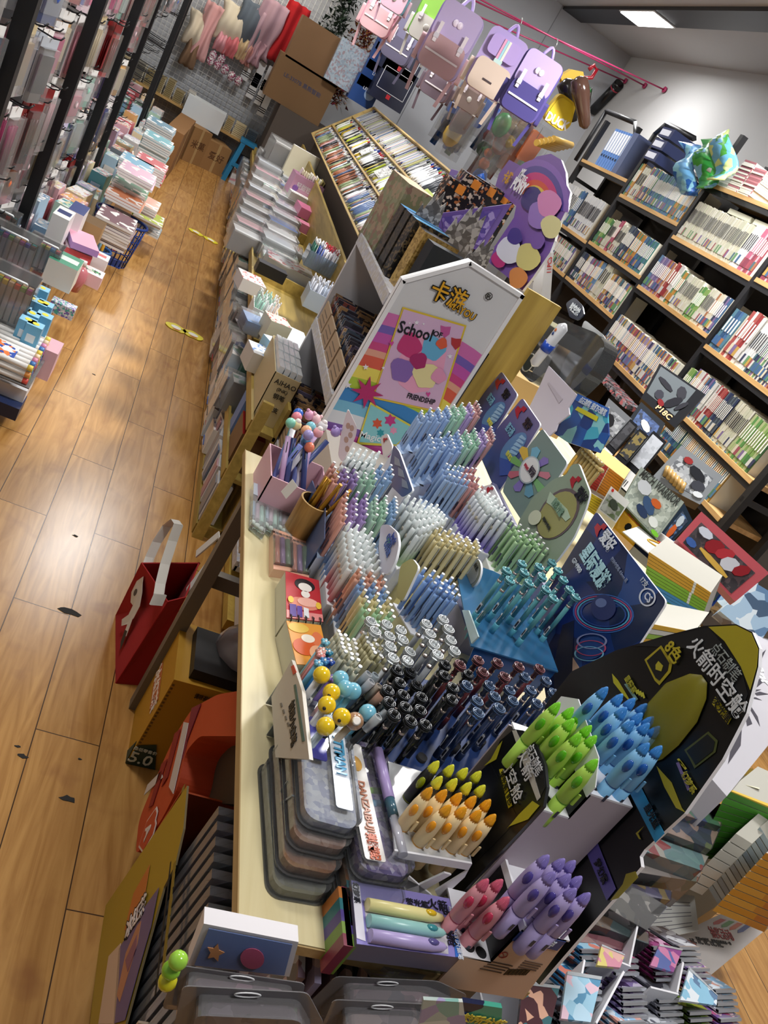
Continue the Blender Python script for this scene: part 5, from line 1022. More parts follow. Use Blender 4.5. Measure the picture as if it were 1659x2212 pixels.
for i in range(7):
    a_=i*.9; q0=cp+Vector((.014*math.cos(a_),.014*math.sin(a_),.01)); q1=cp+Vector((.03*math.cos(a_)+.022,.03*math.sin(a_)-.005,.165+.008*(i%3)))
    o=MB().cyl(q0,q1,.0045,mat('#a87820',.25,.6),n=8).build('gold_pen'); tag(o,'golden pen standing in the bamboo cup','pen','golden pens in the bamboo cup'); MB().tube([q1,q1+Vector((.002,-.004,-.02)),q1+Vector((.004,-.005,-.04))],.0018,mat('#e8c070',.2,.8),n=5).build('clip',o)
# blister packs of tiny bottles
for i in range(4):
    a,b,c,d=at(548+29*i,1043+11*i,z=DZ+.022),at(575+29*i,1053+11*i,z=DZ+.022),at(573+29*i,1152-3*i+8*i,z=DZ+.022),at(545+29*i,1128+5*i,z=DZ+.022)
    t=thing('blister_pack',('first','second','third','fourth')[i]+' clear pack of tiny pastel refills from the desk edge','blister pack',tuple((a+c)/2-Z*.022))
    MB().prism([a,b,c,d],-Z*.018,clear('#f2f8f6',.18,.06)).build('blister',t); 
    MB().prism([a,b,b*.7+c*.3,a*.7+d*.3],Z*.001,mat('#c8d4e0',.4)).build('header_card',t)
    for k in range(3):
        f=(k+.5)/3; p0=(a*(1-f)+b*f); p1=(d*(1-f)+c*f); 
        m_=MB(); m_.cyl(p0*.6+p1*.4-Z*.01,p0*.25+p1*.75-Z*.01,.0055,mat(('#b8c8e0','#d8b8cc','#b8dcd0')[k],.3),n=8); m_.ball(p0*.12+p1*.88-Z*.01,.007,mat('#e4ece4',.2),8); m_.build('mini_refill',t)
# peach boxed pen sets
for i in range(2):
    a,b,c,d=[at(px+37*i,py+16*i,z=DZ+.02) for px,py in((590,1142),(627,1155),(630,1236),(590,1230))]
    t=thing('boxed_pen_set',('left','right')[i]+' peach box of three pastel pens under a clear window','pen set',tuple((a+c)/2-Z*.02))
    MB().prism([a,b,c,d],-Z*.02,mat('#d8b094',.45)).build('box',t); cpc=mat('#e0aa90',.4)
    MB().prism([a,b,b*.82+c*.18,a*.82+d*.18],Z*.0015,cpc).build('header_card',t); MB().prism([a*.1+d*.9,b*.1+c*.9,c,d],Z*.0015,cpc).build('footer_card',t)
    for k,cc_ in enumerate(('#c08070','#8a74a4','#6c8c74')):
        f=.2+.3*k; p0=a*(1-f)+b*f; p1=d*(1-f)+c*f; MB().cyl(p0*.78+p1*.22+Z*.002,p0*.12+p1*.88+Z*.002,.0058,mat(cc_,.3),n=9).build('pen',t)
    MB().prism([a*.82+d*.18,b*.82+c*.18,b*.1+c*.9,a*.1+d*.9],Z*.010,clear('#f4f0ee',.08,.05)).build('clear_window',t)
    lettering('莫兰迪小白笔',t,(a*.9+d*.1+b*.9+c*.1)/2+Z*.002,b-a,a-d,.008,mat('#5c4038',.4))
# illustrated books
def booklet(lab,ol,z,h,cols,seed,extra=None):
    P=[at(px,py,z=z) for px,py in ol]; t=thing('sketch_book',lab,'book',tuple(sum(P,Vector())/4-Z*h))
    MB().prism(P,-Z*h,mat('#c9c4ae',.6)).build('page_block',t); MB().prism([p+Z*.0002 for p in P],Z*.0015,mat(cols[0],.35)).build('cover',t)
    return t,P
t,P=booklet('red illustrated book with a pale sleeping face cover, beside the peach boxes',[(616,1235),(688,1255),(697,1345),(618,1336)],DZ+.045,.044,['#b82c34'],3)
def bl(t,P,pts,c,k,name='printed_patch'):
    A,B,C_,D=P; f=lambda u,v:(A*(1-u)+B*u)*(1-v)+(D*(1-u)+C_*u)*v+Z*(.0018+.0004*k)
    MB().prism([f(u,v) for u,v in pts],Z*.0004,mat(c,.35)).build(name,t)
el=lambda cx_,cy_,a,b,n=18:[(cx_+a*math.cos(2*math.pi*i/n),cy_+b*math.sin(2*math.pi*i/n)) for i in range(n)]
bl(t,P,el(.55,.22,.3,.14),'#1c1418',1); bl(t,P,el(.55,.28,.2,.1),'#ece4dc',2); bl(t,P,el(.55,.44,.13,.08),'#f0e8e0',2); bl(t,P,el(.5,.66,.45,.14),'#e08870',1); bl(t,P,el(.6,.62,.3,.1),'#f0b4a4',3); bl(t,P,el(.12,.62,.08,.07),'#e8c040',4); bl(t,P,el(.9,.66,.08,.08),'#e8c040',4)
bl(t,P,[(0,.84),(1,.84),(1,1),(0,1)],'#e4908c',1); bl(t,P,[(.08,.72),(.26,.72),(.26,.97),(.08,.97)],'#4c2c8c',5,'printed_pen'); bl(t,P,[(.28,.74),(.42,.74),(.42,.97),(.28,.97)],'#5a3a9c',5,'printed_pen'); bl(t,P,[(.46,.75),(.6,.77),(.6,.97),(.46,.97)],'#e8e8ec',5,'printed_pen')
m_=MB()
for i in range(5): f=(i+.5)/5; q=P[3]*(1-f)+P[2]*f; m_.tube([q+Vector((0,.01,.003)),q+Vector((0,.0,.008)),q+Vector((0,-.01,.003))],.0015,mat('#2a2a2c',.3,.6),n=5)
m_.build('spiral_ring',t)
t,P=booklet('orange illustrated book with a pumpkin-like swirl cover, nearer than the red one',[(618,1342),(692,1352),(712,1440),(640,1436)],DZ+.045,.044,['#e89c3c'],4)
bl(t,P,el(.3,.15,.3,.12),'#e8c050',1); bl(t,P,el(.5,.4,.2,.1),'#f4e8d8',3); bl(t,P,el(.35,.6,.34,.2),'#d85c28',2); bl(t,P,el(.8,.5,.2,.3),'#e0784c',1); bl(t,P,el(.7,.75,.25,.2),'#f0b088',3)
# long beige carton standing at the tray: printed panel facing the aisle
t=thing('pen_display_box','open clear-sided display box with a beige printed side panel and ball-topped pens','display box',(.47,.92,DZ))
pan=[at(*q,x=.455) for q in((634,1428),(650,1478),(662,1640),(590,1640),(586,1500))]
XP=.43
A_=[(XP,1.03,DZ+.1),(XP,.83,DZ+.1),(XP,.80,DZ),(XP,1.06,DZ)]
pn=MB().prism([at(*q,x=XP) for q in((630,1425),(652,1492),(668,1640),(595,1636),(586,1505))],Vector((.006,0,0)),mat('#c4beb2',.45)).build('side_panel',t)
lettering('创想小白笔',t,at(632,1560,x=XP-.001),Vector((0,-1,0)),Z,.02,mat('#2c2c2c',.4),wfit=.085); MB().prism([at(*q,x=XP-.001) for q in((628,1440),(634,1436),(640,1452),(633,1457))],Vector((.0008,0,0)),mat('#d03c2c',.4)).build('red_logo',t)
MB().prism([at(*q,x=XP-.001) for q in((634,1480),(638,1478),(657,1600),(652,1602))],Vector((.0008,0,0)),mat('#3c6a64',.4)).build('printed_stripe',t)
for k in range(6): MB().prism([at(604+5*k,1520+14*k,x=XP-.001),at(607+5*k,1518+14*k,x=XP-.001),at(609+5*k,1526+14*k,x=XP-.001),at(606+5*k,1528+14*k,x=XP-.001)],Vector((.0008,0,0)),mat('#6a6660',.4)).build('printed_mark',t)
gl=clear('#dfeaf0',.22,.08); w=MB(); 
for y in(.80,.87,.94,1.01): w.pp((.436,y,DZ+.002),(.13,0,0),(0,.002,0),(0,0,.06),gl)
w.pp((.566,.80,DZ+.002),(.002,0,0),(0,.22,0),(0,0,.07),gl); w.pp((.436,.795,DZ),(.15,0,0),(0,.003,0),(0,-.03,.075),gl); w.build('clear_divider',t)
BALL=[((695,1458),'#f2cc20','smooth far yellow ball','#e6e6e8'),((716,1496),'#f2cc20','second yellow ball','#d8a8a8'),((706,1523),'#f2cc20','winking yellow ball','#d8d8dc'),((738,1549),'#f2cc20','yellow duck-billed ball','#18181c'),((703,1569),'#f2cc20','big plain yellow ball','#c0d0dc'),((735,1467),'#7cc0d8','sky blue ball','#86c8dc'),((745,1488),'#7cc0d8','middle sky blue ball','#86c8dc'),((762,1493),'#7cc0d8','right sky blue ball','#86c8dc'),((794,1540),'#7cc0d8','lone sky blue ball','#6ab0d0'),((766,1558),'#a88060','brown ringed ball','#c8b8a4')]
for i,((px,py),c,nm,bc) in enumerate(BALL):
    tp=at(px,py,z=.895); bs=Vector((tp.x-.002,tp.y+.004,DZ+.004)); 
    if i in(3,8,9): bs=Vector((tp.x-.025,tp.y-.004,DZ+.01))
    o=MB().cyl(bs,tp,.0058,mat(bc,.3),n=10).build('ball_top_pen'); tag(o,'pen with a %s in the clear tray near the desk edge'%nm,'pen')
    m_=MB().ball(tp,.0135,mat(c,.18,coat=.6),16); m_.build('ball_top',o)
    if i in(1,2,3): MB().ball(tp+Vector((-.006,-.011,.002)),.003,mat('#201818',.4),7).build('eye',o)
    if i==9: MB().rings([(tp+Vector((-.003,-.009,.009)),.007,Vector((-.2,-.6,.8))),(tp+Vector((-.0035,-.010,.0105)),.005,Vector((-.2,-.6,.8)))],mat('#ece4dc',.3),12).build('white_swirl',o)
FL=[((690,1411),'#b88478'),((702,1388),'#78b8cc'),((696,1407),'#d8a090'),((692,1416),'#e0908c'),((709,1410),'#2c7c98'),((700,1429),'#3c7cb0'),((687,1434),'#6aa8c8'),((713,1430),'#24489c'),((700,1452),'#7cc8b0'),((716,1466),'#8c74c0')]
for i,((px,py),c) in enumerate(FL):
    tp=at(px,py,z=.89); bs=Vector((tp.x-.004,tp.y+.002,DZ+.004)); o=MB().cyl(bs,tp,.0048,mat(c,.3),n=8).build('flower_pen'); tag(o,'small flower-topped pen behind the yellow ball pens','pen','flower-topped pens')
    m_=MB()
    for k in range(5): q=k*1.257; m_.ball(tp+Vector((.005*math.cos(q),.005*math.sin(q),.001)),.0036,mat(c,.2),6)
    m_.ball(tp+Z*.003,.0025,mat('#f4f0ec',.3),6); m_.build('flower_top',o)
for i,((px,py),c) in enumerate((((797,1455),'#c8ccd0'),((812,1458),'#b8c4cc'),((803,1472),'#d8d8dc'),((820,1482),'#c8b8a8'),((825,1500),'#d8a890'),((845,1510),'#d0d4d8'),((838,1535),'#e0e4e8'),((818,1548),'#dfe6ea'))):
    tp=at(px,py,z=.91); bs=Vector((tp.x-.03,tp.y-.004,DZ+.01)); o=MB().cyl(bs,tp,.005,mat(('#3c4c5c','#26282c')[i%2],.25),n=8).build('capped_pen'); tag(o,'slim pen with a clear rounded cap between the balls and black spinners','pen','clear-capped pens'); MB().cyl(tp-(tp-bs).normalized()*.03,tp,.0068,clear(c,.5,.05),n=8).build('clear_cap',o)
# ---- pencil case stack ----
def case(lab,c,w,d,h,rz,body,inner,r=.02,lid=True):
    t=thing('pencil_case',lab,'pencil case',tuple(c)); c=Vector(c); u=Vector((math.cos(rz),math.sin(rz),0)); v=Vector((-math.sin(rz),math.cos(rz),0))
    MB().prism(rr(c,r,u,v,w/2-.003,d/2-.003),Z*h*.55,inner).build('contents',t)
    m_=MB().prism(rr(c,r,u,v,w/2,d/2),Z*h,body); m_.build('clear_shell',t); MB().prism(rr(c,r,u,v,w/2+.003,d/2+.003),Z*.002,body).build('rim',t); return t,u,v,c
cs=clear('#e8eaec',.07,.04)
cx1,cy1=.487,.825
for k,(dx,dy,a_) in enumerate(((-.016,-.05,.05),(-.012,-.034,.03),(-.008,-.015,.02),(-.003,0,.0))):
    cols_=(['#8a8878','#85836f','#908e80'],['#a8785a','#9c6c50','#b08468'],['#b89484','#a88474','#c4a494'],['#e4e6ee','#d4d8e8','#eceef4','#c0c4dc'])[k]
    t,u,v,c=case(('bottom','second','third','top')[k]+' clear pencil case of the left stack at the near desk edge',(cx1+dx,cy1+dy,DZ+.026*k),.085,.215,.024,a_,cs,art(cols_,48,k,.3))
lettering('UTTMAN',t,Vector((cx1+.012,cy1+.01,DZ+.106)),v*-1,u,.022,mat('#5ab0e0',.3),bold=.03,wfit=.075)
MB().prism(rr(Vector((cx1+.012,cy1,DZ+.1025)),.004,u,v,.013,.085),Z*.0012,mat('#dfe6f0',.3)).build('white_label',t); MB().prism(rr(Vector((cx1-.02,cy1+.03,DZ+.1025)),.004,u,v,.012,.04),Z*.0012,mat('#4a4a9c',.3)).build('blue_label',t)
cx2,cy2=.560,.80
for k,(dx,dy) in enumerate(((-.004,-.062),(0,-.042),(.002,-.015))):
    t,u,v,c=case(('bottom','middle','top')[k]+' clear pencil case of the right stack at the near desk edge',(cx2+dx,cy2+dy,DZ+.03*k),.085,.22,.027,.07,cs,art((['#8a8474','#807868','#948e7c'],['#a8845c','#94745a','#b8987c'],['#8c7cb0','#a898c0','#c8c0d8','#6c5c94'])[k],50,k+4,.3))
MB().prism(rr(c+Z*.0275-u*.022,.004,u,v,.016,.1),Z*.0012,mat('#e6e2de',.35)).build('white_label',t); lettering('DANZAIBUJI',t,c+Z*.030-u*.022-v*.015,-v,u,.016,mat('#b8785c',.4),bold=.02,wfit=.085); lettering('弹仔部纪',t,c+Z*.030-u*.022-v*.08,-v,u,.018,mat('#c8603c',.4),bold=.03,wfit=.04)
MB().prism(ell_:=[c+Z*.029-u*.022+v*.06+u*.01*math.cos(q)+v*.014*math.sin(q) for q in[2*math.pi*i/14 for i in range(14)]],Z*.001,mat('#d8a85c',.4)).build('printed_blob',t)
q0=c+u*.018+Z*.036; m_=MB(); m_.cyl(q0+v*.09,q0+v*.0,.008,mat('#b4a0d8',.3)); m_.cyl(q0,q0-v*.03,.0075,mat('#3c5c6c',.2)); m_.cyl(q0-v*.03,q0-v*.09,.007,clear('#e8e8f4',.5,.05)); m_.build('mechanical_pencil',t)
# ================= rocket highlighter stand =================
GF=mat('#b4a8b0',.5); WH_=mat('#e8e8ee',.4); BK=mat('#0c0d10',.3); YL='#c8bc28'
t=thing('highlighter_stand','tall black and white stepped stand of rocket highlighters with a rounded header','display stand',(.76,.72,DZ))
PB=mat('#d8b49c',.5); x0_,x1_,x2_=.686,.731,.81; ya_,yb_,yc_=.602,.70,.86
def plate(x0,x1,y0,y1,z,m=WH_,name='hole_plate'): return MB().pp((x0,y0,z-.003),(x1-x0,0,0),(0,y1-y0,0),(0,0,.003),m).build(name,t)
# near low half
MB().prism([(x0_,ya_,DZ-.017),(.828,ya_,DZ-.01),(x2_-.005,ya_,.876),(x1_,ya_,.874),(x1_,ya_,.803),(x0_,ya_,.80)],Vector((0,.003,0)),PB).build('front_panel',t)
MB().pp((x1_,ya_-.001,.853),(x2_-x1_-.005,0,0),(0,.001,0),(0,0,.02),mat('#2c4484',.4)).build('blue_strip',t); lettering('点石制笔',t,((x1_+x2_)/2,ya_-.0016,.863),-X,-Z,.014,mat('#e8ecf4',.4),wfit=.045)
for k in range(14): MB().pp((.70+.0,ya_-.001,.775),(0.0005,0,0),(0,.0005,0),(0,0,.001),BK) if 0 else None
m_=MB(); r_=random.Random(4)
for k in range(18): m_.pp((.765+.0018*k,ya_-.001,.783+.0005*k),(.0005+.0008*(k%3==0),0,0),(0,.0008,0),(0,0,.014),BK)
m_.build('barcode',t); m_=MB()
for k in range(4): m_.pp((.725+.002*k,ya_-.001,.785+.006*k),(.035,0,0),(0,.0008,0),(0,0,.0015),mat('#5a4438',.5)); m_.pp((.775,ya_-.001,.804+.005*k),(.03,0,0),(0,.0008,0),(0,0,.0013),mat('#5a4438',.5))
m_.build('printed_lines',t); m_=MB().tube([(.738+.006*math.cos(q),ya_-.001,.822+.006*math.sin(q)) for q in[2*math.pi*i/14 for i in range(15)]],.0007,mat('#b83c30',.4),n=4); m_.tube([(.734,ya_-.001,.826),(.742,ya_-.001,.818)],.0007,mat('#b83c30',.4),n=4); m_.build('warning_mark',t)
plate(x0_,x1_,ya_,yb_,.803); plate(x1_,x2_,ya_,yb_,.876)
MB().pp((x1_,ya_,.80),(.002,0,0),(0,yb_-ya_,0),(0,0,.076),BK).build('black_riser',t)
MB().pp((x1_-.001,ya_,.872),(.004,0,0),(0,yb_-ya_,0),(0,0,.012),WH_).build('white_lip',t)
m_=MB()
for x,y,z in((.70,.617,.8031),(.718,.612,.8031),(.7,.64,.8031),(.745,.62,.8762)): m_.cyl((x,y,z),(x,y,z+.0004),.0085,HOLE,n=16)
m_.build('hole',t)
# tall far half
xg,xb=.765,.838
MB().pp((.722,yb_,DZ),(xg-.722,0,0),(0,.003,0),(0,0,.985-DZ),GF).build('grey_face',t); MB().pp((xg,yb_,DZ),(xb-xg,0,0),(0,.003,0),(0,0,1.035-DZ),GF).build('grey_face',t)
plate(.722,xg,yb_,yc_,.988); plate(xg,xb,yb_,yc_,1.038); MB().pp((xg,yb_,.985),(.002,0,0),(0,yc_-yb_,0),(0,0,.05),BK).build('black_riser',t)
MB().prism([(xg-.001,yb_,1.03),(xg-.001,yb_,1.05),(xg-.001,yb_+.03,1.075),(xg-.001,yc_-.03,1.085),(xg-.001,yc_,1.06),(xg-.001,yc_,1.03)],Vector((-.002,0,0)),WH_).build('white_lip',t)
MB().pp((.722,yc_,DZ),(xb-.722,0,0),(0,.003,0),(0,0,.98-DZ),GF).build('rear_face',t)
for x,y in((.735,.722),(.775,.716),(.782,.745)): MB().cyl((x,y,.9882 if x<xg else 1.0382),(x,y,.9886 if x<xg else 1.0386),.008,HOLE,n=14).build('hole',t)
# back panel and rounded header, plane x=HXR
HR=.842
ol=[(1165,2127),(1385,1872),(1382,1850),(1392,1835),(1478,1757),(1560,1640),(1612,1540),(1638,1440),(1640,1400),(1625,1365),(1590,1348),(1520,1352),(1430,1375),(1330,1405),(1235,1450),(1180,1520),(1120,1700),(1140,1900),(1080,2060)]
pnl=MB().prism([at(px,py,x=HR) for px,py in ol],Vector((.006,0,0)),BK,mat('#f0eef2',.4)).build('header_card',t)
def R(ol_,c,k=1,name='printed_patch',m=None): return hpatch(pnl,HR,ol_,c,k,name,m)
def RT(s,px,py,size,c,k=4,wf=None,bold=.02): return htext(pnl,HR,s,px,py,size,c,k,wf,bold)
R([(1530,1354),(1590,1351),(1622,1367),(1637,1402),(1634,1440),(1620,1490),(1600,1440),(1565,1385)],'#b0a428',1); R([(1370,1395),(1420,1380),(1530,1355),(1600,1440),(1615,1500),(1600,1540),(1560,1470),(1480,1400)],'#17191c',1.4)
RT('点石制笔',1568,1428,.019,'#98a0a0',5,.065,0); RT('火箭时空舱',1547,1458,.028,'#d8dce0',5,.14,.01)
R([(1545,1505),(1580,1550),(1572,1565),(1538,1520)],'#c4b82c',3); RT('荧光笔',1559,1533,.014,'#141414',6,.04,.01); RT('8色',1455,1407,.024,'#b8a82c',5,None,.02)
R([(1392,1425),(1428,1394),(1452,1432),(1448,1452),(1424,1480),(1414,1470)],'#b0a028',2); R([(1397,1427),(1426,1401),(1445,1432),(1442,1448),(1424,1470),(1416,1464)],'#101214',3); R([(1422,1428),(1432,1438),(1428,1450),(1416,1446),(1416,1436)],'#b8ac30',4)
R([(1478,1620),(1530,1580),(1550,1600),(1545,1625),(1500,1660),(1490,1640)],'#4c5428',2); R([(1483,1622),(1528,1586),(1544,1602),(1540,1622),(1502,1652),(1494,1638)],'#0e1416',3)
R([(1322,1455),(1335,1470),(1365,1520),(1345,1500),(1325,1475)],'#b8b028',2); R([(1418,1655),(1450,1690),(1472,1745),(1480,1755),(1460,1745),(1435,1700)],'#a49a28',2)
R([(1460,1648),(1466,1646),(1490,1705),(1485,1708)],'#7a6a9c',4); R([(1348,1478),(1354,1476),(1378,1510),(1373,1514)],'#7a9a8c',4)
RT('星耀系',1362,1478,.011,'#a8a030',5); RT('幻梦系',1488,1690,.011,'#a8a030',5)
for i in range(4): R([(1370+5*i,1488+3*i),(1374+5*i,1486+3*i),(1378+5*i,1498+3*i),(1375+5*i,1500+3*i)],'#c4bc38',5); R([(1462+3*i,1640+4*i),(1466+3*i,1638+4*i),(1474+3*i,1648+4*i),(1471+3*i,1651+4*i)],'#c4bc38',5)
# bullet window bulging out of the header
wo=[(1385,1570),(1400,1520),(1440,1475),(1490,1455),(1515,1458),(1527,1475),(1525,1510),(1505,1560),(1465,1610),(1430,1640),(1400,1650),(1385,1640)]
R(wo,'#948c20',4,'printed_window')
wp=[at(px,py,x=HR-.003) for px,py in wo]; wc=sum(wp,Vector())/len(wp); m_=MB()
rings_=[[wc+(p-wc)*s+Vector((-d,0,0)) for p in wp] for s,d in((1,0),(.92,.005),(.7,.009),(.35,.011))]
b_=0
for r2_ in rings_: m_.v+=r2_
nw=len(wp); cw=mat('#8f8822',.35,alpha=.45)
for k in range(3):
    for i in range(nw): j=(i+1)%nw; m_.face((k*nw+i,k*nw+j,(k+1)*nw+j,(k+1)*nw+i),cw,True)
m_.face(tuple(3*nw+i for i in range(nw)),cw,True); m_.build('bubble_window',pnl)
R([(1360,1712),(1384,1700),(1435,1800),(1415,1820)],'#2c8cc0',3,'blue_band'); RT('星光蓝',1408,1762,.014,'#0c1420',5,.035); R([(1262,1830),(1288,1815),(1330,1920),(1310,1945)],'#5c52a0',3,'purple_band'); RT('梦幻紫',1298,1882,.014,'#0c0c18',5,.035)
R([(1385,1790),(1390,1785),(1378,1800),(1384,1813),(1380,1812),(1373,1800)],'#a89c2c',4); R([(1352,1888),(1372,1882),(1378,1895),(1335,1940),(1318,1945),(1345,1910)],'#9c9028',3)
# second rounded header in front (left) of the grey block
HQ=.716
q_=[(985,1942),(1173,1742),(1181,1700),(1176,1650),(1160,1610),(1130,1578),(1110,1575),(1080,1600),(1060,1645),(1012,1690),(960,1790),(905,1880),(940,1930)]
p2=MB().prism([at(px,py,x=HQ) for px,py in q_],Vector((.005,0,0)),BK,mat('#2c2c30',.3)).build('front_header_card',t)
def R2(o_,c,k=1,m=None,name='printed_patch'): return hpatch(p2,HQ,o_,c,k,name,m)
def T2(s,px,py,size,c,k=4,wf=None): return htext(p2,HQ,s,px,py,size,c,k,wf,.0)
R2([(1128,1580),(1158,1612),(1174,1652),(1178,1700),(1165,1725),(1140,1640),(1110,1577)],'#1c1d20',1); R2([(1106,1578),(1114,1577),(1140,1630),(1167,1722),(1160,1730),(1130,1650)],'#c4c0b8',2)
T2('点石制笔',1154,1640,.019,'#d0d0d4',5,.05); T2('火箭',1134,1650,.024,'#dcdce0',5,.05); T2('时空舱',1106,1682,.024,'#dcdce0',5,.075); R2([(1078,1662),(1086,1660),(1106,1740),(1098,1746)],'#c8bc2c',3); T2('荧光笔 | 8色',1092,1702,.013,'#141414',6,.055)
R2([(1060,1640),(1075,1612),(1085,1600),(1072,1640),(1045,1655)],'#b0a82c',2); R2([(1095,1790),(1120,1760),(1150,1730),(1165,1740),(1140,1770),(1100,1785)],'#b8b02c',2)
R2([(1035,1690),(1060,1650),(1120,1770),(1090,1800),(1020,1870)],'#0a0a0c',.6)
# white V bracket with orange and black highlighters
bx0,bx1,by=.628,.716,.715
t2_=thing('clear_cup_bracket','white angular bracket with cut-outs holding the orange and the black highlighters','display stand',(.665,.78,DZ))
FB=[at(*q,y=.70) for q in((853,1840),(1018,1868),(985,1925),(955,1935),(935,1940),(870,1925),(862,1890),(825,1872))]
tri=[at(*q,y=.70) for q in((852,1863),(950,1880),(905,1905),(890,1903))]
m_=MB()
def strip(a,b,c,d): m_.prism([at(*q,y=.70) for q in(a,b,c,d)],Vector((0,.003,0)),WH_)
strip((853,1838),(1020,1866),(1012,1880),(846,1852)); strip((846,1852),(825,1872),(862,1890),(872,1880)); strip((862,1888),(866,1925),(882,1928),(905,1908),(885,1902)) if 0 else None
strip((862,1884),(880,1890),(905,1912),(880,1928)); strip((905,1912),(960,1886),(975,1890),(905,1930)); strip((1012,1880),(1004,1895),(950,1945),(940,1925)); strip((880,1900),(905,1912),(940,1940),(868,1925)); m_.build('bracket',t2_)
TOPO=[at(*q,z=.846) for q in((853,1838),(1020,1866),(1000,1770),(855,1750))]
MB().prism([TOPO[0]-Z*.0,TOPO[1],Vector((.712,.86,.846)),Vector((.59,.86,.846))],-Z*.003,clear('#eef0f4',.5,.1)).build('tray_floor',t2_)
orange=[(933,1701),(965,1706),(997,1713),(1028,1720),(1060,1727),(974,1739),(1007,1743),(1039,1750),(1071,1759)]
blacky=[(948,1644),(980,1652),(1010,1659),(1039,1666),(955,1677),(987,1682),(1018,1690),(1048,1696)]
LR=.1305
tips(orange,.928,'rocket','highlighter',rocket('#ecd2a0','#eba21c','#e8991c'),'cream highlighter with an orange tip in the white bracket','orange-tipped highlighters',LR)
tips(blacky,.928,'rocket','highlighter',rocket('#101112','#d8d838','#8a9418'),'black highlighter with a yellow scalloped tip behind the orange-tipped ones','black highlighters',LR)
tips([(1055,1899),(1086,1900),(1100,1938)],.905,'rocket','highlighter',rocket('#cf8a94','#d4607c','#b83050'),'pink highlighter on the lowest tier of the rocket stand','pink highlighters',LR)
tips([(1186,1847),(1220,1855),(1243,1859),(1199,1884),(1233,1888),(1257,1893),(1245,1919),(1275,1929)],.977,'rocket','highlighter',rocket('#a99acb','#8a7cc4','#4c408c'),'purple highlighter on the second tier of the rocket stand','purple highlighters',LR)
tips([(1210,1517),(1239,1528),(1262,1537),(1240,1553),(1278,1567),(1255,1585),(1289,1589),(1291,1640)],1.088,'rocket','highlighter',rocket('#a4cc50','#7ed42c','#54a818'),'lime green highlighter on the upper left tier of the rocket stand','green highlighters',LR)
tips([(1313,1484),(1345,1499),(1372,1508),(1398,1520),(1354,1528),(1388,1540),(1412,1548),(1370,1557),(1403,1562),(1425,1569),(1403,1605),(1430,1611)],1.138,'rocket','highlighter',rocket('#7ab2dc','#3c86d0','#2458a4'),'sky blue highlighter on the top tier of the rocket stand','blue highlighters',LR)
# dark curved printed side shield left of the orange ones
SX=.622
t=thing('printed_shield','dark glossy curved card with yellow strip left of the orange highlighters','sign',tuple(at(845,1850,x=SX)))
MB().prism([at(*q,x=SX) for q in((795,1730),(820,1700),(840,1710),(858,1745),(862,1790),(852,1838),(828,1868),(808,1800))],Vector((.003,0,0)),mat('#3a2c28',.15),mat('#18181a',.3)).build('card',t)
MB().prism([at(*q,x=SX-.001) for q in((806,1722),(815,1708),(832,1775),(840,1830),(832,1850),(822,1790))],Vector((.0008,0,0)),mat('#c8b838',.35)).build('yellow_strip',t)
lettering('金星黄',t,at(820,1748,x=SX-.002),Vector((0,-1,0)),Z,.012,mat('#1c1a10',.4),bold=.02); lettering('雾阳黄',t,at(833,1805,x=SX-.002),Vector((0,-1,0)),Z,.012,mat('#1c1a10',.4),bold=.02)
# black retail pack behind, with green and blue lying markers
A,B,C_,D=[at(*q,z=.815) for q in((762,1688),(880,1700),(850,1765),(765,1765))]
t=thing('highlighter_pack','black window pack with a green and a blue highlighter below the black spinner pens','highlighter pack',tuple((A+C_)/2-Z*.03))
MB().prism([A,B,C_,D],-Z*.03,mat('#131417',.35)).build('pack',t); MB().prism([A*.85+B*.15-(A-D)*.12,B*.9+A*.1-(B-C_)*.12,C_*.9+D*.1,D*.9+C_*.1],Z*.001,mat('#b8bcc0',.3)).build('window_tray',t)
for f,c in((.35,'#7cac3c'),(.72,'#7ab0d4')): p=A*(1-f)+D*f; q=B*(1-f)+C_*f; MB().cyl(p*.95+q*.05+Z*.004,p*.4+q*.6+Z*.004,.0085,mat(c,.3),n=12).build('highlighter',t)
lettering('荧光笔 火',t,B*.55+A*.45-(A-D)*.06+Z*.002,A-B,D-A,.011,mat('#c8c83c',.4),bold=.02)
# lilac retail pack with three highlighters, coloured box beside
P=[at(*q,z=.80) for q in((758,1902),(985,1945),(993,2070),(770,2040))]
t=thing('highlighter_pack','lilac window pack of yellow, mint and lilac highlighters at the desk front','highlighter pack',tuple(sum(P,Vector())/4-Z*.04))
MB().prism(P,-Z*.032,mat('#6d6478',.4)).build('pack',t); A,B,C_,D=P
f_=lambda u,v:(A*(1-u)+B*u)*(1-v)+(D*(1-u)+C_*u)*v
def fp(pts,c,k,name='printed_patch',m=None,th=.0006): return MB().prism([f_(u,v)+Z*(.0004*k+.0002) for u,v in pts],Z*th,m or mat(c,.35)).build(name,t)
fp([(0,0),(1,0),(1,1),(.0,1)],'#8f86c8',1,'lilac_frame'); fp([(.10,.30),(.74,.30),(.88,.55),(.88,.97),(.10,.97)],'#c0bcc4',2,'window_tray'); fp([(.0,.08),(.07,.08),(.08,.95),(.0,.92)],'#dfdce8',3); fp([(.93,.18),(1,.22),(1,1),(.95,1)],'#2c6cc4',3,'blue_strip')
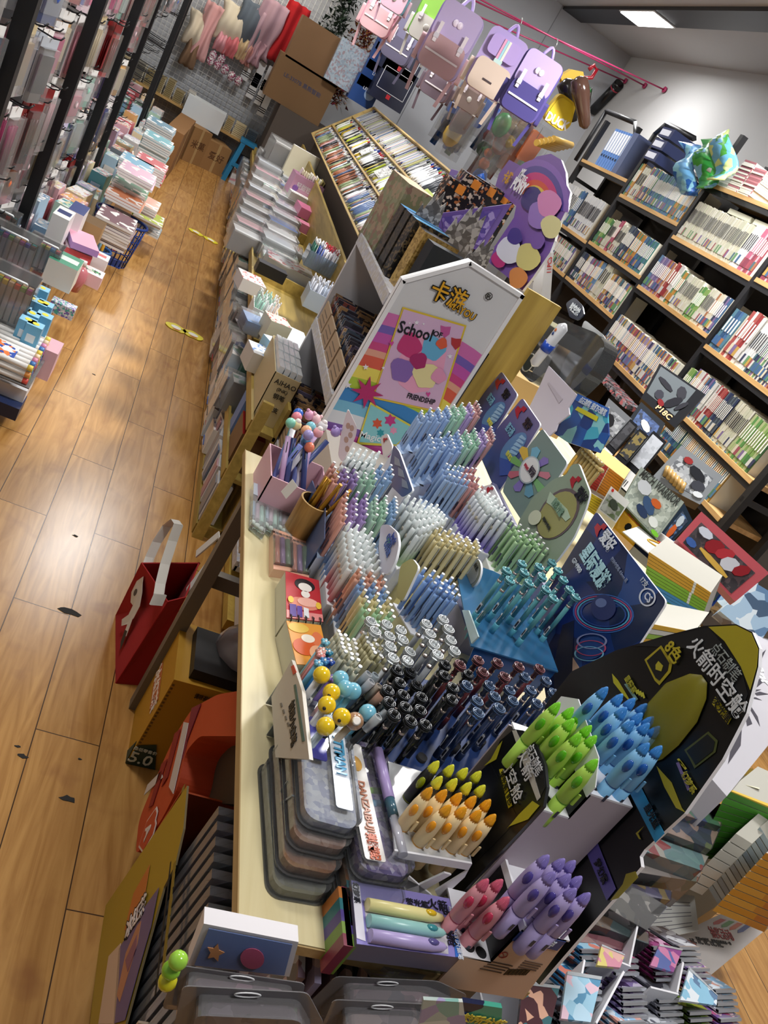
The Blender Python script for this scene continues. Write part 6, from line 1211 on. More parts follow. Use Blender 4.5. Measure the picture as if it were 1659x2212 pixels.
for v,c,w_ in((.42,'#eadf9c','#d8b020'),(.67,'#98ccc8','#3a8c94'),(.9,'#b8a8dc','#5c5490')):
    a_,b_2=f_(.1,v)+Z*.008,f_(.84,v+.02)+Z*.008; d_=(b_2-a_); n_=d_.normalized()
    g_=MB().rings([(a_,.0082,n_),(a_+d_*.55,.0085,n_),(a_+d_*.8,.008,n_),(a_+d_*.95,.005,n_),(b_2,.001,n_)],mat(c,.3),14).build('highlighter',t); MB().ball(a_+d_*.78+Z*.007,.007,mat(w_,.2),10,(1.3,.7,.5)).build('oval_window',g_)
lettering('火箭',t,f_(.80,.17)+Z*.003,B-A,A-D,.017,mat('#14141c',.4),bold=.0); lettering('时空舱',t,f_(.905,.55)+Z*.003,D-A,B-A,.017,mat('#14141c',.4),bold=.0,wfit=.05); lettering('荧光笔',t,f_(.6,.21)+Z*.003,B-A,A-D,.012,mat('#1c1c28',.4)); lettering('幻梦系',t,f_(.03,.22)+Z*.003,D-A,B-A,.010,mat('#1c1c28',.4)); lettering('点石制笔 我们只做笔',t,f_(.965,.6)+Z*.003,D-A,B-A,.009,mat('#e8f0fc',.4),wfit=.075)
RB=['#7c2c44','#b06c34','#2c6c74','#4c3c84','#6c8c34']
for i,(px,py,n_) in enumerate(((745,2000,3),(790,1810,2),(760,1960,1))):
    for k in range(2):
        c_=at(px-7*k,py-12,z=.785); o=MB()
        for j in range(5): o.box((c_.x,c_.y+.032-.016*j,.765),(.013,.016,.06),mat(RB[(j+k)%5],.4))
        tag(o.build('striped_carton'),'narrow rainbow striped carton standing '+('left of the lilac pack','behind the pencil cases','between the two pencil stacks')[i],'box','rainbow striped cartons')
# crinkled yellow item under clear cover
t=thing('clear_case','clear domed case with a yellow toy clip below the lilac pack','case',tuple(at(850,2085,z=.74)))
P=[at(*q,z=.745) for q in((800,2055),(960,2085),(950,2108),(840,2100))]; MB().prism(P,-Z*.03,clear('#d8d4d0',.25,.06)).build('case',t); MB().prism([p*.6+sum(P,Vector())/4*.4-Z*.005 for p in P],-Z*.015,mat('#d8d038',.4)).build('yellow_clip',t)
# ================= under the desk =================
# red tote bag
t=thing('tote_bag','red felt tote bag with white handles and a goose picture standing by the desk leg','bag',(.37,1.95,0))
RED=mat('#a01c1e',.95); RD2=mat('#8a1416',.95)
A0,B0_=at(252,1475,z=0),at(330,1478,z=0); C0=at(258,1335,z=.0)
bx,by_=.315,1.775; bw,bd,bh=.10,.30,.27
fr=MB()
q=[Vector((.36,1.78,0)),Vector((.425,1.80,0)),Vector((.46,2.09,0)),Vector((.32,2.06,0))]
tp=[at(362,1300,z=.27),at(402,1290,z=.27),at(432,1215,z=.26),at(305,1215,z=.26)]
for a,b in((0,1),(1,2),(2,3),(3,0)):
    fr.v+=[q[a],q[b],tp[b],tp[a]]; k=len(fr.v)-4; fr.face((k,k+1,k+2,k+3),RED)
k=len(fr.v); fr.v+=q; fr.face((k,k+1,k+2,k+3),RD2); bd_=fr.build('body',t); sm=bd_.modifiers.new('thick','SOLIDIFY'); sm.thickness=.004
HB=mat('#d8d4cc',.9)
def strap(pts,w,name):
    m_=MB(); pts=[Vector(p) for p in pts]
    for i in range(len(pts)-1): m_.pp(pts[i]-w/2,w,pts[i+1]-pts[i],Vector((-.004,0,.001)),HB)
    return m_.build(name,t)
# handle on the aisle face
HP=[(342,1302,.355),(348,1262,.36),(358,1220,.362),(374,1170,.365),(387,1134,.365),(380,1124,.37),(362,1138,.36),(340,1172,.35),(325,1205,.345),(316,1232,.34)]
strap([at(px,py,x=x_) for px,py,x_ in HP],Vector((.024,.008,0)),'handle')
base2=tp[1]*.72+tp[2]*.28
strap([base2+Vector((.0,0,-.02)),base2+Vector((.02,.02,.08)),base2+Vector((.03,.06,.13)),base2+Vector((.03,.12,.12)),base2+Vector((.01,.17,.0))],Vector((0,.036,0)),'handle')
fx=lambda u,v:(q[0]*(1-u)+q[3]*u)*(1-v)+(tp[0]*(1-u)+tp[3]*u)*v+Vector((-.004,0,0))
def fpat(pts,c,k=0,name='printed_patch'): MB().prism([fx(u,v)+Vector((-.0006*k,0,0)) for u,v in pts],Vector((-.0008,0,0)),mat(c,.8)).build(name,t)
fpat([(.75,.92),(.84,.78),(.83,.6),(.72,.52),(.62,.55),(.60,.42),(.70,.25),(.62,.22),(.5,.36),(.44,.5),(.46,.66),(.58,.78),(.68,.85)],'#d8d4cc',0); fpat([(.46,.5),(.40,.38),(.36,.30),(.44,.26),(.5,.38)],'#d8d4cc',1); fpat([(.40,.34),(.33,.24),(.30,.16),(.40,.18),(.47,.30)],'#3c3028',2); fpat(el(.72,.68,.04,.05,12),'#5a5450',3)
strap([at(338,1308,x=.352),at(348,1285,x=.354)],Vector((.03,.012,0)),'handle_patch')
# big yellow drink cartons
YC=wood('#a87818','#c08c20',.2,'Z',.6); 
t=thing('drink_carton','yellow drink carton with a dark green corner marked 5.0 under the desk','box',(.52,1.38,0))
MB().pp((.425,1.52,.0),(.34,.02,0),(.0,.22,0),(0,0,.30),mat('#b48418',.6)).build('carton',t)
MB().prism([(.424,1.518,.001),(.50,1.5225,.001),(.47,1.521,.085),(.43,1.5185,.07)],Vector((0,-.001,0)),mat('#23392c',.6)).build('green_corner',t)
MB().prism([(.4235,1.518,.001),(.4235,1.56,.001),(.4235,1.53,.07)],Vector((-.001,0,0)),mat('#23392c',.6)).build('green_corner',t)
lettering('5.0',t,(.452,1.5165,.03),X,Z,.05,mat('#c8d0c4',.5)); lettering('最低零售价',t,(.452,1.5165,.06),X,Z,.012,mat('#c8d0c4',.5))
lettering('调味茶饮品 净含量:1L×12',t,(.55,1.522,.27),X,Z,.018,mat('#3c2c10',.6),wfit=.12); lettering('冰红茶',t,(.59,1.523,.16),X,Z,.06,mat('#e8dccc',.6),bold=.03); MB().pp((.56,1.522,.205),(.06,0,0),(0,-.0012,0),(.0,0,.035),mat('#b8b0a4',.6)).build('paper_label',t)
lettering('冰红茶',t,(.4235,1.62,.17),Vector((0,-1,0)),Z,.05,mat('#e4d8cc',.6),bold=.03); MB().prism([(.4242,1.57,.14),(.4242,1.67,.14),(.4242,1.69,.2),(.4242,1.55,.2)],Vector((-.0008,0,0)),mat('#b0602c',.6)).build('printed_patch',t)
m_=MB()
for i in range(24): m_.pp((.427,1.5195,.005+.012*i),(.006,0,0),(0,-.001,0),(0,0,.005),mat('#6a4a14',.6))
m_.build('perforation',t)
o=MB().ball((.60,1.66,.33),.09,clear('#c8b8b8',.35,.2),12,(1,1,.7)).build('plastic_bag'); tag(o,'clear crumpled bag on top of the yellow carton under the desk','bag')
wbox('black_carton','black star-printed carton in the yellow box under the desk','box',(.56,1.62,.301),(.2,.16,.03),mat('#0e0e12',.5))
# orange satchel with white stripes
t=thing('orange_backpack','orange school backpack with white stripes and a white crest under the desk','backpack',(.52,1.25,0))
ORG=mat('#b8421a',.6)
OX=.45
MB().prism(roundpoly([at(*q_,x=OX) for q_ in((292,1850),(300,1770),(350,1650),(380,1585),(415,1530),(470,1500),(530,1490),(530,1590),(430,1590),(400,1625),(385,1700),(350,1770))],.03,6),Vector((.12,0,0)),ORG).build('body',t)
def op(pts,c): MB().prism([at(px,py,x=OX-.0015) for px,py in pts],Vector((-.0015,0,0)),mat(c,.7)).build('stripe',t)
op([(398,1560),(408,1562),(392,1640),(375,1715),(366,1700),(385,1620)],'#c8c0bc'); op([(312,1718),(320,1695),(350,1665),(352,1680)],'#c8c0bc'); op([(415,1530),(435,1520),(405,1600),(395,1640)],'#7c1a30'); op([(350,1650),(362,1640),(330,1740),(322,1745)],'#8a1c18'); op([(378,1585),(390,1575),(362,1680),(350,1700)],'#8a1c18')
ccx=at(322,1795,x=OX-.002); MB().prism([ccx+Vector((0,y,z)) for y,z in((-.035,.035),(-.015,.045),(0,.038),(.015,.045),(.035,.035),(.04,-.02),(0,-.055),(-.04,-.02))],Vector((-.0012,0,0)),mat('#d8d0cc',.7)).build('crest',t)
MB().prism([ccx+Vector((-.001,y*.88,z*.88)) for y,z in((-.035,.035),(-.015,.045),(0,.038),(.015,.045),(.035,.035),(.04,-.02),(0,-.055),(-.04,-.02))],Vector((-.0012,0,0)),ORG).build('crest_field',t); lettering('A',t,ccx+Vector((-.003,0,0)),Vector((0,-1,0)),Z,.045,mat('#d8d0cc',.7),bold=.03)

# dark torn cartons
t=thing('dark_carton','dark brown carton with torn label patches under the near desk','box',(.56,1.2,0))
MB().prism([at(*q_,x=.52) for q_ in((398,1640),(440,1580),(540,1590),(540,1740),(400,1730))],Vector((.2,0,0)),mat('#4a3a2a',.8)).build('carton',t)
for pts in(((445,1622),(470,1615),(473,1630),(455,1638)),((415,1670),(435,1645),(460,1650),(462,1665),(450,1695),(420,1690))): MB().prism([at(*q_,x=.519) for q_ in pts],Vector((-.001,0,0)),mat('#6e6558',.8)).build('torn_patch',t)
wbox('red_white_carton','small red and white carton under the near desk','box',(.57,1.06,.12),(.12,.1,.16),mat('#d8d0cc',.6),0,mat('#a01018',.5))
MB_=MB().pp((.555,.98,.0),(.02,.0,0),(.05,.06,0),(.06,.02,.5),mat('#8c8276',.5)); tag(MB_.build('metal_strut'),'beige metal strut leaning under the near desk corner','strut')
# yellow carton with cut top (front lower left), holding clear folders
t=thing('open_tea_carton','tall cut-open yellow tea carton with torn top edge at the bottom left, before the desk','box',(.52,.85,0))
YF=mat('#a88c1c',.55); a1=at(386,1735,z=.37); a2=at(222,1960,z=.30); 
TL,TR=Vector((.42,1.0,.40)),Vector((.44,.70,.34))
t_a,t_b=at(400,1705,x=.44),at(222,1985,x=.42); 
pts_=[Vector((.437,1.125,.40)),Vector((.43,.74,.40))]
MB().prism([at(*q_,x=.432) for q_ in((404,1697),(224,1962),(197,2185),(182,2320),(235,2330),(272,2208),(302,2099),(328,2008),(354,1916),(378,1868),(396,1790))],Vector((.004,0,0)),YF,mat('#8a7a58',.8)).build('aisle_wall',t); MB().pp((.436,1.121,0),(.3,0,0),(0,.004,0),(0,0,.39),mat('#b04818',.6)).build('rear_wall',t); MB().pp((.432,.74,0),(.3,0,0),(0,.004,0),(0,0,.30),mat('#d0b8a0',.6)).build('front_wall',t)
m_=MB(); n_=30; rt_=random.Random(8)
for i in range(n_):
    p=pts_[0]*(1-i/n_)+pts_[1]*(i/n_); r2=pts_[0]*(1-(i+1)/n_)+pts_[1]*((i+1)/n_); m_.prism([p+Vector((-.001,0,-.006)),r2+Vector((-.001,0,-.006)),r2+Vector((-.001,0,rt_.uniform(.002,.008))),p+Vector((-.001,0,rt_.uniform(.002,.008)))],Vector((-.001,0,0)),mat('#8a7424',.8))
m_.prism([pts_[0]+Vector((-.0015,-.02,-.018)),pts_[1]+Vector((-.0015,0,-.018)),pts_[1]+Vector((-.0015,0,-.024)),pts_[0]+Vector((-.0015,-.02,-.024))],Vector((-.001,0,0)),mat('#18140c',.8)); m_.build('torn_edge',t)
XC=.4315
def yp(pts,c,k,name='printed_patch'): MB().prism([at(px,py,x=XC)+Vector((-.0008*k,0,0)) for px,py in pts],Vector((-.0008,0,0)),mat(c,.6)).build(name,t)
yp([(325,1868),(310,1960),(295,2005),(270,2010),(290,1930)],'#c0702c',1); lettering('冰红茶',t,at(292,1980,x=XC-.003),Z,Vector((0,1,0)),.045,mat('#2c241c',.6),bold=.07,wfit=.1); lettering('冰红茶',t,at(293,1979,x=XC-.004),Z,Vector((0,1,0)),.042,mat('#e8dcd8',.6),bold=.02,wfit=.095)
yp([(237,2066),(263,2038),(259,2120),(250,2212),(215,2212)],'#cfb49c',2); yp([(345,1918),(315,1960),(259,2050),(248,2212),(272,2204),(302,2095),(328,2004),(341,1938)],'#6c5c84',2); yp([(300,2000),(308,1990),(300,2040),(262,2165),(256,2150),(275,2060)],'#b88060',3); yp([(275,2075),(300,2020),(298,2050),(280,2100)],'#8a5a6c',4)
# clear folders / binder packs in front of the desk
fold=clear('#b8bcc4',.22,.1)
fcols=['#9aa4b4','#a098b8','#c0c0c8','#a0b0b8','#c8b8c0','#8a7c90','#b0bcc4']
for i in range(11):
    y=.60-.0+.0; f=i/10
    yy=1.0-.27*f; zt_=.545-.004*i; xl=.45
    t=thing('folder_pack','clear-wrapped card album standing in the carton, number %s from the back'%('one two three four five six seven eight nine ten eleven'.split()[i]),'album',(xl+.11,yy,.005))
    MB().prism([(xl,yy,.005),(xl+.22,yy,.005),(xl+.22,yy-.035,zt_),(xl+.03,yy-.035,zt_),(xl,yy-.033,zt_-.03)],Vector((0,-.012,0)),mat(fcols[i%7],.35)).build('album',t)
    MB().prism([(xl-.004,yy+.002,.004),(xl+.224,yy+.002,.004),(xl+.224,yy-.035,zt_+.006),(xl-.004,yy-.035,zt_+.006)],Vector((0,-.017,0)),fold).build('plastic_sleeve',t)
# nearest album with a pink-haired printed picture left plain
P=[at(*q,y=.555) for q in((440,1995),(645,2035),(625,2110),(405,2085))]
t=thing('picture_album','white-edged album with a blue star picture directly below the desk corner','album',tuple(P[3]))
MB().prism(P,Vector((0,.02,0)),mat('#d8d4d8',.4)).build('album',t); c_=sum(P,Vector())/4; MB().prism([c_+(p-c_)*.88-Y*.001 for p in P],-Y*.001,mat('#6a7fb4',.4)).build('printed_panel',t)
MB().prism([at(px,py,y=.5525) for px,py in star(465,2057,20,5,.5,.3)],-Y*.0008,mat('#d89868',.4)).build('printed_star',t); MB().prism([at(px,py,y=.5525) for px,py in ell(545,2070,26,22,.2)],-Y*.0008,mat('#c05c80',.4)).build('printed_blob',t)
# blister packs, bottom centre
def blist(lab,ol,y,body,cols,seed):
    P=[at(px,py,y=y) for px,py in ol]; c_=sum(P,Vector())/len(P); t=thing('blister_pack',lab,'blister pack',tuple(min(P,key=lambda v:v.z)))
    MB().prism(roundpoly(P,.008),Vector((0,.0012,0)),clear('#c8c4c8',.3,.08)).build('backing_sheet',t)
    MB().prism(roundpoly([c_+(p-c_)*.82 for p in P],.01),Vector((0,-.022,0)),clear('#d0ccd0',.2,.04)).build('blister',t)
    MB().prism(roundpoly([c_+(p-c_)*.7-Y*.003 for p in P],.01),Vector((0,-.012,0)),art(cols,20,seed)).build('contents',t)
    # euro hole rim
    a,b=P[0],P[1]; m0=(a+b)/2+(c_-(a+b)/2)*.09; d=(b-a).normalized(); MB().tube([m0+d*(.014*math.cos(q))+Z*.004*math.sin(q)-Y*.002 for q in[2*math.pi*i/14 for i in range(15)]],.001,mat('#e8e8ec',.2),n=4,cap=False).build('hang_hole',t)
blist('clear blister pack with a row of grey pens at the bottom edge, left',[(395,2130),(665,2145),(700,2212),(640,2300),(360,2290)],.50,None,['#5a5060','#8a8090','#3c3848'],1)
blist('clear blister pack one row behind at the bottom left',[(380,2085),(660,2125),(640,2200),(350,2180)],.53,None,['#a89088','#c8a8b8','#8a7c88'],2)
blist('wide clear blister pack below the lilac highlighter pack',[(725,2110),(945,2120),(1010,2150),(960,2260),(690,2240),(655,2180)],.585,None,['#7c6c74','#a88c94','#5a5c68'],3)
blist('clear blister pack at the very bottom centre',[(720,2160),(925,2170),(945,2212),(900,2330),(660,2300)],.55,None,['#6c6068','#988890','#b8a8a0'],4)
for i in range(7):
    P=[at(px+22*i,py+3*i,y=.62-.004*i) for px,py in((655,2080),(690,2040),(700,2120),(640,2230))]
    o=MB().prism([(.50+.026*i,.60,.30),(.50+.026*i,.60,.70-.005*i),(.50+.026*i,.72,.72-.005*i),(.50+.026*i,.72,.30)],Vector((.010,0,0)),art([fcols[i%7],'#6a5868','#c0b0b8','#58606c'],14,i)).build('upright_album'); tag(o,'flat album standing on edge under the desk front','album','albums on edge under the desk front')
o=MB().prism([at(*q,y=.50) for q in((915,2160),(1000,2165),(1010,2240),(900,2240))],Vector((0,.004,0)),art(['#b8c8c4','#88b8b0','#d8e0dc','#a8a0c8'],16,2,.15)).build('holographic_card'); tag(o,'silver-green holographic card at the bottom edge','card')
t=thing('toy_card','dark blue toy card with yellow lettering at the bottom edge','card',tuple(at(1035,2240,y=.52))); MB().prism([at(*q,y=.52) for q in((1000,2165),(1085,2178),(1080,2260),(1000,2260))],Vector((0,.006,0)),art(['#182044','#2848a0','#181c3c','#48a890'],12,5)).build('card',t); lettering('校所分值',t,at(1045,2205,y=.518),X,Z,.016,mat('#e0c848',.4),bold=.03)
for i,(px,py) in enumerate(((545,2160),(370,2095),(385,2075))): tag(MB().ball(at(px if i else 362,py if i else 2120,y=.50),.010,mat(('#c8c020','#8cc838','#9cd048')[i],.15),12).build('slime_ball'),('yellow','green','lime green')[i]+' glossy ball behind the clear packs at the bottom left','ball')
# ================= right of the desk: card packs and books =================
# lower right counter
t=thing('card_counter','low white counter with compartments of card packs at the lower right','display counter',(1.2,.8,0))
MB().pp((.88,.55,.30),(.75,0,0),(0,.62,0),(0,0,.02),WH_).build('tray_floor',t)
for x in(.90,1.02,1.14,1.26,1.38,1.5): MB().pp((x,.56,.32),(.004,0,0),(0,.58,0),(0,0,.11),mat('#d8d8de',.4)).build('divider',t)
for y in(.62,.74,.86): MB().pp((.90,y,.32),(.6,0,0),(0,.004,0),(0,0,.10),WH_).build('cross_divider',t)
MB().pp((.9,.60,0),(.7,0,0),(0,.5,0),(0,0,.30),mat('#b8b4b8',.5)).build('cabinet_body',t)
PKC=[['#2c6c9c','#d88878','#9cc8e0'],['#b0507c','#e8c8d8','#7c5a9c'],['#3c2c54','#7c6c9c','#b8b0c8'],['#8a8c98','#c8ccd4','#5a5c68'],['#6a8c2c','#a8b040','#3c4c20'],['#8cb8dc','#d8e4f0','#d09c90'],['#702454','#a04c84','#d8a8c8'],['#5c6470','#a8b0bc','#343840']]
PKN=['blue and orange','pink','dark violet','silver','green','pale blue','plum','steel grey']
r6=random.Random(12)
GR=[(1238,2105,0,3),(1205,2165,7,7),(1335,2115,2,10),(1330,2185,5,6),(1410,2125,3,8),(1400,2030,6,6),(1455,2030,3,5),(1475,2075,1,5),(1475,2165,4,6),(1530,2120,5,5),(1540,2180,1,5),(1250,2035,0,3),(1320,2055,1,3),(1400,2190,3,5)]
for gi,(px,py,k,n) in enumerate(GR):
    p=at(px,py,z=.47)
    for i in range(n):
        q=p+Vector((-.004*i,-.013*i,-.002*i)); d=Vector((.0,-.05,.035)); u=Vector((.068,.012,0))
        o=MB().prism([q-u/2-d,q+u/2-d,q+u/2+d*.8,q-u/2+d*.8],Vector((0,.003,.003)),art(PKC[k],22,gi,.2)).build('card_packet')
        MB().prism([q-u/2+d*.68+Vector((0,-.0006,-.0006)),q+u/2+d*.68+Vector((0,-.0006,-.0006)),q+u/2+d*.81,q-u/2+d*.81],Vector((0,.0042,.0042)),mat('#c8ccd4',.2,.6)).build('crimp',o)
        tag(o,'%s foil card packet in the low counter at the lower right'%PKN[k],'card packet')
dv_=thing('compartment_dividers','white dividers standing between the card packets of the low counter','divider',(1.2,.75,.31))
for a_,b_ in(((1265,2075),(1255,2130)),((1382,1988),(1362,2085)),((1300,2060),(1362,2085)),((1478,2080),(1465,2145)),((1405,2130),(1465,2145)),((1350,2100),(1290,2212))):
    A,B=at(*a_,z=.52),at(*b_,z=.52); n_=(B-A).cross(Z).normalized()*.004; MB().pp(A-Z*.19,B-A,n_,Z*.19,WH_).build('divider_wall',dv_)
for k,(ol_,c_,lb) in enumerate(((((1226,2098),(1300,2110),(1276,2208),(1212,2200)),['#9cc8e0','#b8d8ec','#5c94b8','#e0c0d0'],'pale blue foil packet leaning front-on in the low counter'),(((1300,2040),(1350,2062),(1340,2090),(1290,2085)),['#d08ca0','#e0b0a8','#d8c878'],'pink packet front-on below the rose glossy box'),(((1425,2040),(1475,2050),(1455,2100),(1405,2085)),['#8c4c8c','#c880a8','#5c6ca8'],'violet and pink packet front-on beside the plum ones'),(((1490,2090),(1550,2150),(1548,2172),(1470,2160)),['#8cc0dc','#e0e8f0','#5c7ca0'],'sky blue framed packet lying at the counter corner'),(((1130,2120),(1210,2130),(1190,2212),(1120,2212)),['#4c2c34','#d8a890','#3c6c74'],'dark packet with triangle print at the left of the counter'))):
    P=[at(*q,z=.525) for q in ol_]; t=thing('card_packet',lb,'card packet',tuple(sum(P,Vector())/4)); MB().prism(P,-Z*.006,art(c_,18,k,.2)).build('packet',t); MB().prism([P[0],P[1],P[1]*.92+P[2]*.08,P[0]*.92+P[3]*.08],Z*.001,mat('#c8d0d8',.2,.5)).build('crimp',t)
# light printed card boxes between the stand and the books
CBX=[((1450,1752),(1556,1785),(1560,1740),.62,.12,['#b8c0d8','#5a78b8','#d8b0a0','#6ab080'],'white card box with a bright anime-style print beside the rocket header'),
((1420,1790),(1535,1835),(1555,1790),.60,.14,['#4a5c78','#8a9a60','#d8b8a0','#33415c'],'card box with a painted figure in green and blue'),
((1392,1838),(1515,1880),(1530,1850),.58,.04,['#9cccc8','#e8e4d0','#c84a4a','#88b8b8'],'pale aqua box with small stars'),
((1382,1885),(1505,1905),(1515,1885),.54,.10,['#b8a898','#c87c5c','#8c9c88','#d8ccc0'],'box with an orange dinosaur-like print'),
((1360,1930),(1448,1945),(1450,1925),.52,.08,['#50486c','#a89050','#6c648c'],'violet and gold card box'),
((1310,1960),(1395,2010),(1440,1960),.52,.12,['#1c1c1e','#5c5a50','#c8c4b8','#3a3a3a'],'black card box with white lettering print'),
((1250,1985),(1400,2040),(1398,2015),.50,.08,['#6c4c28','#8a6a3c','#3c5c5c'],'brown and gold card box'),
((1225,2030),(1355,2055),(1360,2035),.48,.10,['#b87078','#a85c68','#d89a94'],'rose pink glossy card box with a crest')]
for a,b,c,z,h,cl,lb in CBX:
    A,B,C_=at(*a,z=z),at(*b,z=z),at(*c,z=z); m_=art(cl,11,len(lb),.2); o=MB().pp(A-Z*h,B-A,C_-B,Z*h,m_).build('card_box'); tag(o,lb,'card box'); MB().pp(A-Z*h*1.01-(C_-B)*.01,(B-A)*1.01,(C_-B)*1.02,Z*h*1.03,clear('#f0f0f4',.06,.04)).build('shrink_film',o)
# leaning stack of green workbooks with yellow top, stack of blue-grey paged books
def fan(name,lab,TL,TR,BR,BL,n,y,depth,segs,top=None,x=None,gap=.88):
    """stack of thin books seen by their edges; corners are picture points on the plane y (or x)"""
    P=[at(*q,x=x) if x is not None else at(*q,y=y) for q in(TL,TR,BR,BL)]; q_=P[0]+P[2]; dv=Vector((q_.x,q_.y,0)).normalized()*depth
    for i in range(n):
        a,b=i/n,(i+gap)/n; L0,L1=P[0]*(1-a)+P[3]*a,P[0]*(1-b)+P[3]*b; R0,R1=P[1]*(1-a)+P[2]*a,P[1]*(1-b)+P[2]*b
        o=MB().prism([L0,R0,R1,L1],dv,mat('#bcbab0',.6)).build(name); u0=0
        for k,(f,c) in enumerate(segs[i%len(segs)] if isinstance(segs[0],list) else segs):
            s_=[L0*(1-u0)+R0*u0,L0*(1-f)+R0*f,L1*(1-f)+R1*f,L1*(1-u0)+R1*u0]; MB().prism([p-dv.normalized()*.0015 for p in s_],dv.normalized()*.0012,mat(c,.45)).build('spine' if k==0 else 'spine_block',o); u0=f
        if i==0 and top: MB().prism([L0,R0,R0+dv,L0+dv],Z*.002,top).build('cover',o)
        tag(o,lab,'book')
def bookstack(lab,px,py,zt,n,w,d,th,spine,page,rz,name='workbook',cover=None,shear=(0,0)):
    p=at(px,py,z=zt)
    for i in range(n):
        c=Vector((p.x+shear[0]*i,p.y+shear[1]*i,zt-th*(i+.5))); u=Vector((math.cos(rz),math.sin(rz),0)); v=Vector((-u.y,u.x,0))
        o=MB().pp(c-u*w/2-v*d/2-Z*th*.42,u*w,v*d,Z*th*.84,mat(page,.7),cover if (i==0 and cover) else mat(spine if isinstance(spine,str) else spine[i%len(spine)],.5)).build(name)
        s_=spine if isinstance(spine,str) else spine[i%len(spine)]
        MB().pp(c-u*(w/2+.0015)-v*d/2-Z*th*.46,u*.003,v*d,Z*th*.92,mat(s_,.45)).build('spine',o); MB().pp(c-u*w/2-v*(d/2+.0015)-Z*th*.46,u*w,v*.003,Z*th*.12,mat(s_,.45)).build('cover_edge',o)
        tag(o,lab,'book',lab.split(' in ')[0].replace('workbook','workbooks'))
GY=art(['#d8b428','#d8c060','#58a040','#e8dca0'],6,2)
G1=[[(1,'#4a9030')],[(1,'#54a038')],[(.9,'#4a9030'),(1,'#c8d8a0')]]
fan('workbook','green-spined workbook in the stack behind the anime card box',(1572,1708),(1690,1758),(1610,1860),(1498,1855),11,1.25,.26,G1)
t=thing('workbook','yellow and green workbook lying on top of the green-spined stack','book',tuple(at(1600,1690,y=1.4))); MB().prism([at(1572,1706,y=1.25),at(1700,1758,y=1.25),at(1720,1690,y=1.5),at(1590,1650,y=1.5)],-Z*.006,mat('#dcb838',.45)).build('cover',t); MB().prism([at(1590,1690,y=1.3),at(1640,1705,y=1.3),at(1640,1685,y=1.4),at(1605,1675,y=1.4)],Z*.001,mat('#e8e4c8',.4)).build('printed_patch',t)
fan('booklet','white-edged booklet in the low stack beneath the green workbooks',(1590,1800),(1625,1822),(1515,1935),(1478,1918),7,1.15,.2,[(1,'#cfccc4')])
fan('exercise_book','blue-grey paged thick book in the slanting row at the right edge',(1642,1786),(1682,1852),(1560,1972),(1522,1908),13,1.2,.2,[[(1,'#a4b4bc')],[(1,'#8c9ca8')],[(1,'#b4c0c4')]],gap=.8)
fan('workbook','golden-yellow workbook in the stack at the right edge',(1655,1842),(1740,1875),(1650,2015),(1538,1968),10,1.05,.22,[[(.7,'#d8942c'),(1,'#c87830')],[(.6,'#e0a440'),(1,'#d08c38')]])
# white sheet with Chinese lines and the lottery board
P=[at(*q,z=.40) for q in((1380,1920),(1500,1935),(1510,2010),(1370,2040))]
t=thing('notice_sheet','white notice sheet with small grey printed lines beside the card boxes','notice',tuple(sum(P,Vector())/4)); MB().prism(P,-Z*.002,mat('#dcdcd8',.6)).build('paper',t)
A,B,C_,D=P; m_=MB()
for k in range(9): v=.12+.09*k; a_=(A*.92+B*.08)*(1-v)+(D*.92+C_*.08)*v; b_=(A*.1+B*.9)*(1-v)+(D*.1+C_*.9)*v; m_.pp(a_,(b_-a_)*(1 if k%3 else .6),(D-A)*.012,Z*.0005,mat('#6a6a70',.6))
m_.build('printed_lines',t)
P=[at(*q,y=1.02) for q in((1550,1978),(1659,2000),(1690,2020),(1555,2110),(1450,2075),(1480,2020))]
P=[at(*q,z=.35) for q in((1555,1975),(1670,1995),(1525,2115),(1440,2030))]
t=thing('activity_board','white prize draw board with coloured flags and red title at the lower right','sign',tuple(sum(P,Vector())/4-Z*.006)); MB().prism(P,-Z*.006,mat('#e4dedc',.45),mat('#c8a860',.5)).build('board',t)
A,B,C_,D=P; f_=lambda u,v:(A*(1-u)+B*u)*(1-v)+(D*(1-u)+C_*u)*v
for k,c in enumerate(('#c84a3c','#5a9a48','#d86a3c','#4c5ca0')): g_=MB().prism([f_(.12+.16*k+a_,.12+b_)+Z*.0003 for a_,b_ in((0,0),(.11,0),(.11,.14),(.055,.19),(0,.14))],Z*.0005,mat(c,.4)).build('flag',t)
lettering('抽奖活动',t,f_(.45,.42)+Z*.001,B-A,A-D,.034,mat('#c83838',.4),bold=.0,wfit=(B-A).length*.38)
lettering('买满19元抽奖，赠送店长陪伴盒一份',t,f_(.5,.58)+Z*.001,B-A,A-D,.010,mat('#4a4444',.4),bold=0,wfit=(B-A).length*.6); lettering('五奖。A奖。B奖。C奖。D奖。',t,f_(.45,.66)+Z*.001,B-A,A-D,.014,mat('#4a4444',.4),wfit=(B-A).length*.55)
MB().prism([f_(u,v)+Z*.0004 for u,v in el(.3,.84,.14,.09)],Z*.0005,mat('#a8685c',.4)).build('printed_blob',t)
wbox('support_carton','golden carton under the prize draw board','box',(1.62,1.0,0),(.4,.3,.335),mat('#b89448',.6),.6)
wbox('support_carton','pale carton under the card boxes beside the counter','box',(1.28,1.12,0),(.3,.28,.36),mat('#a89880',.6),.2)
wbox('support_carton','brown carton under the workbook stacks at the right edge','box',(2.0,1.55,0),(.6,.5,.24),mat('#8c7a58',.6),.5)
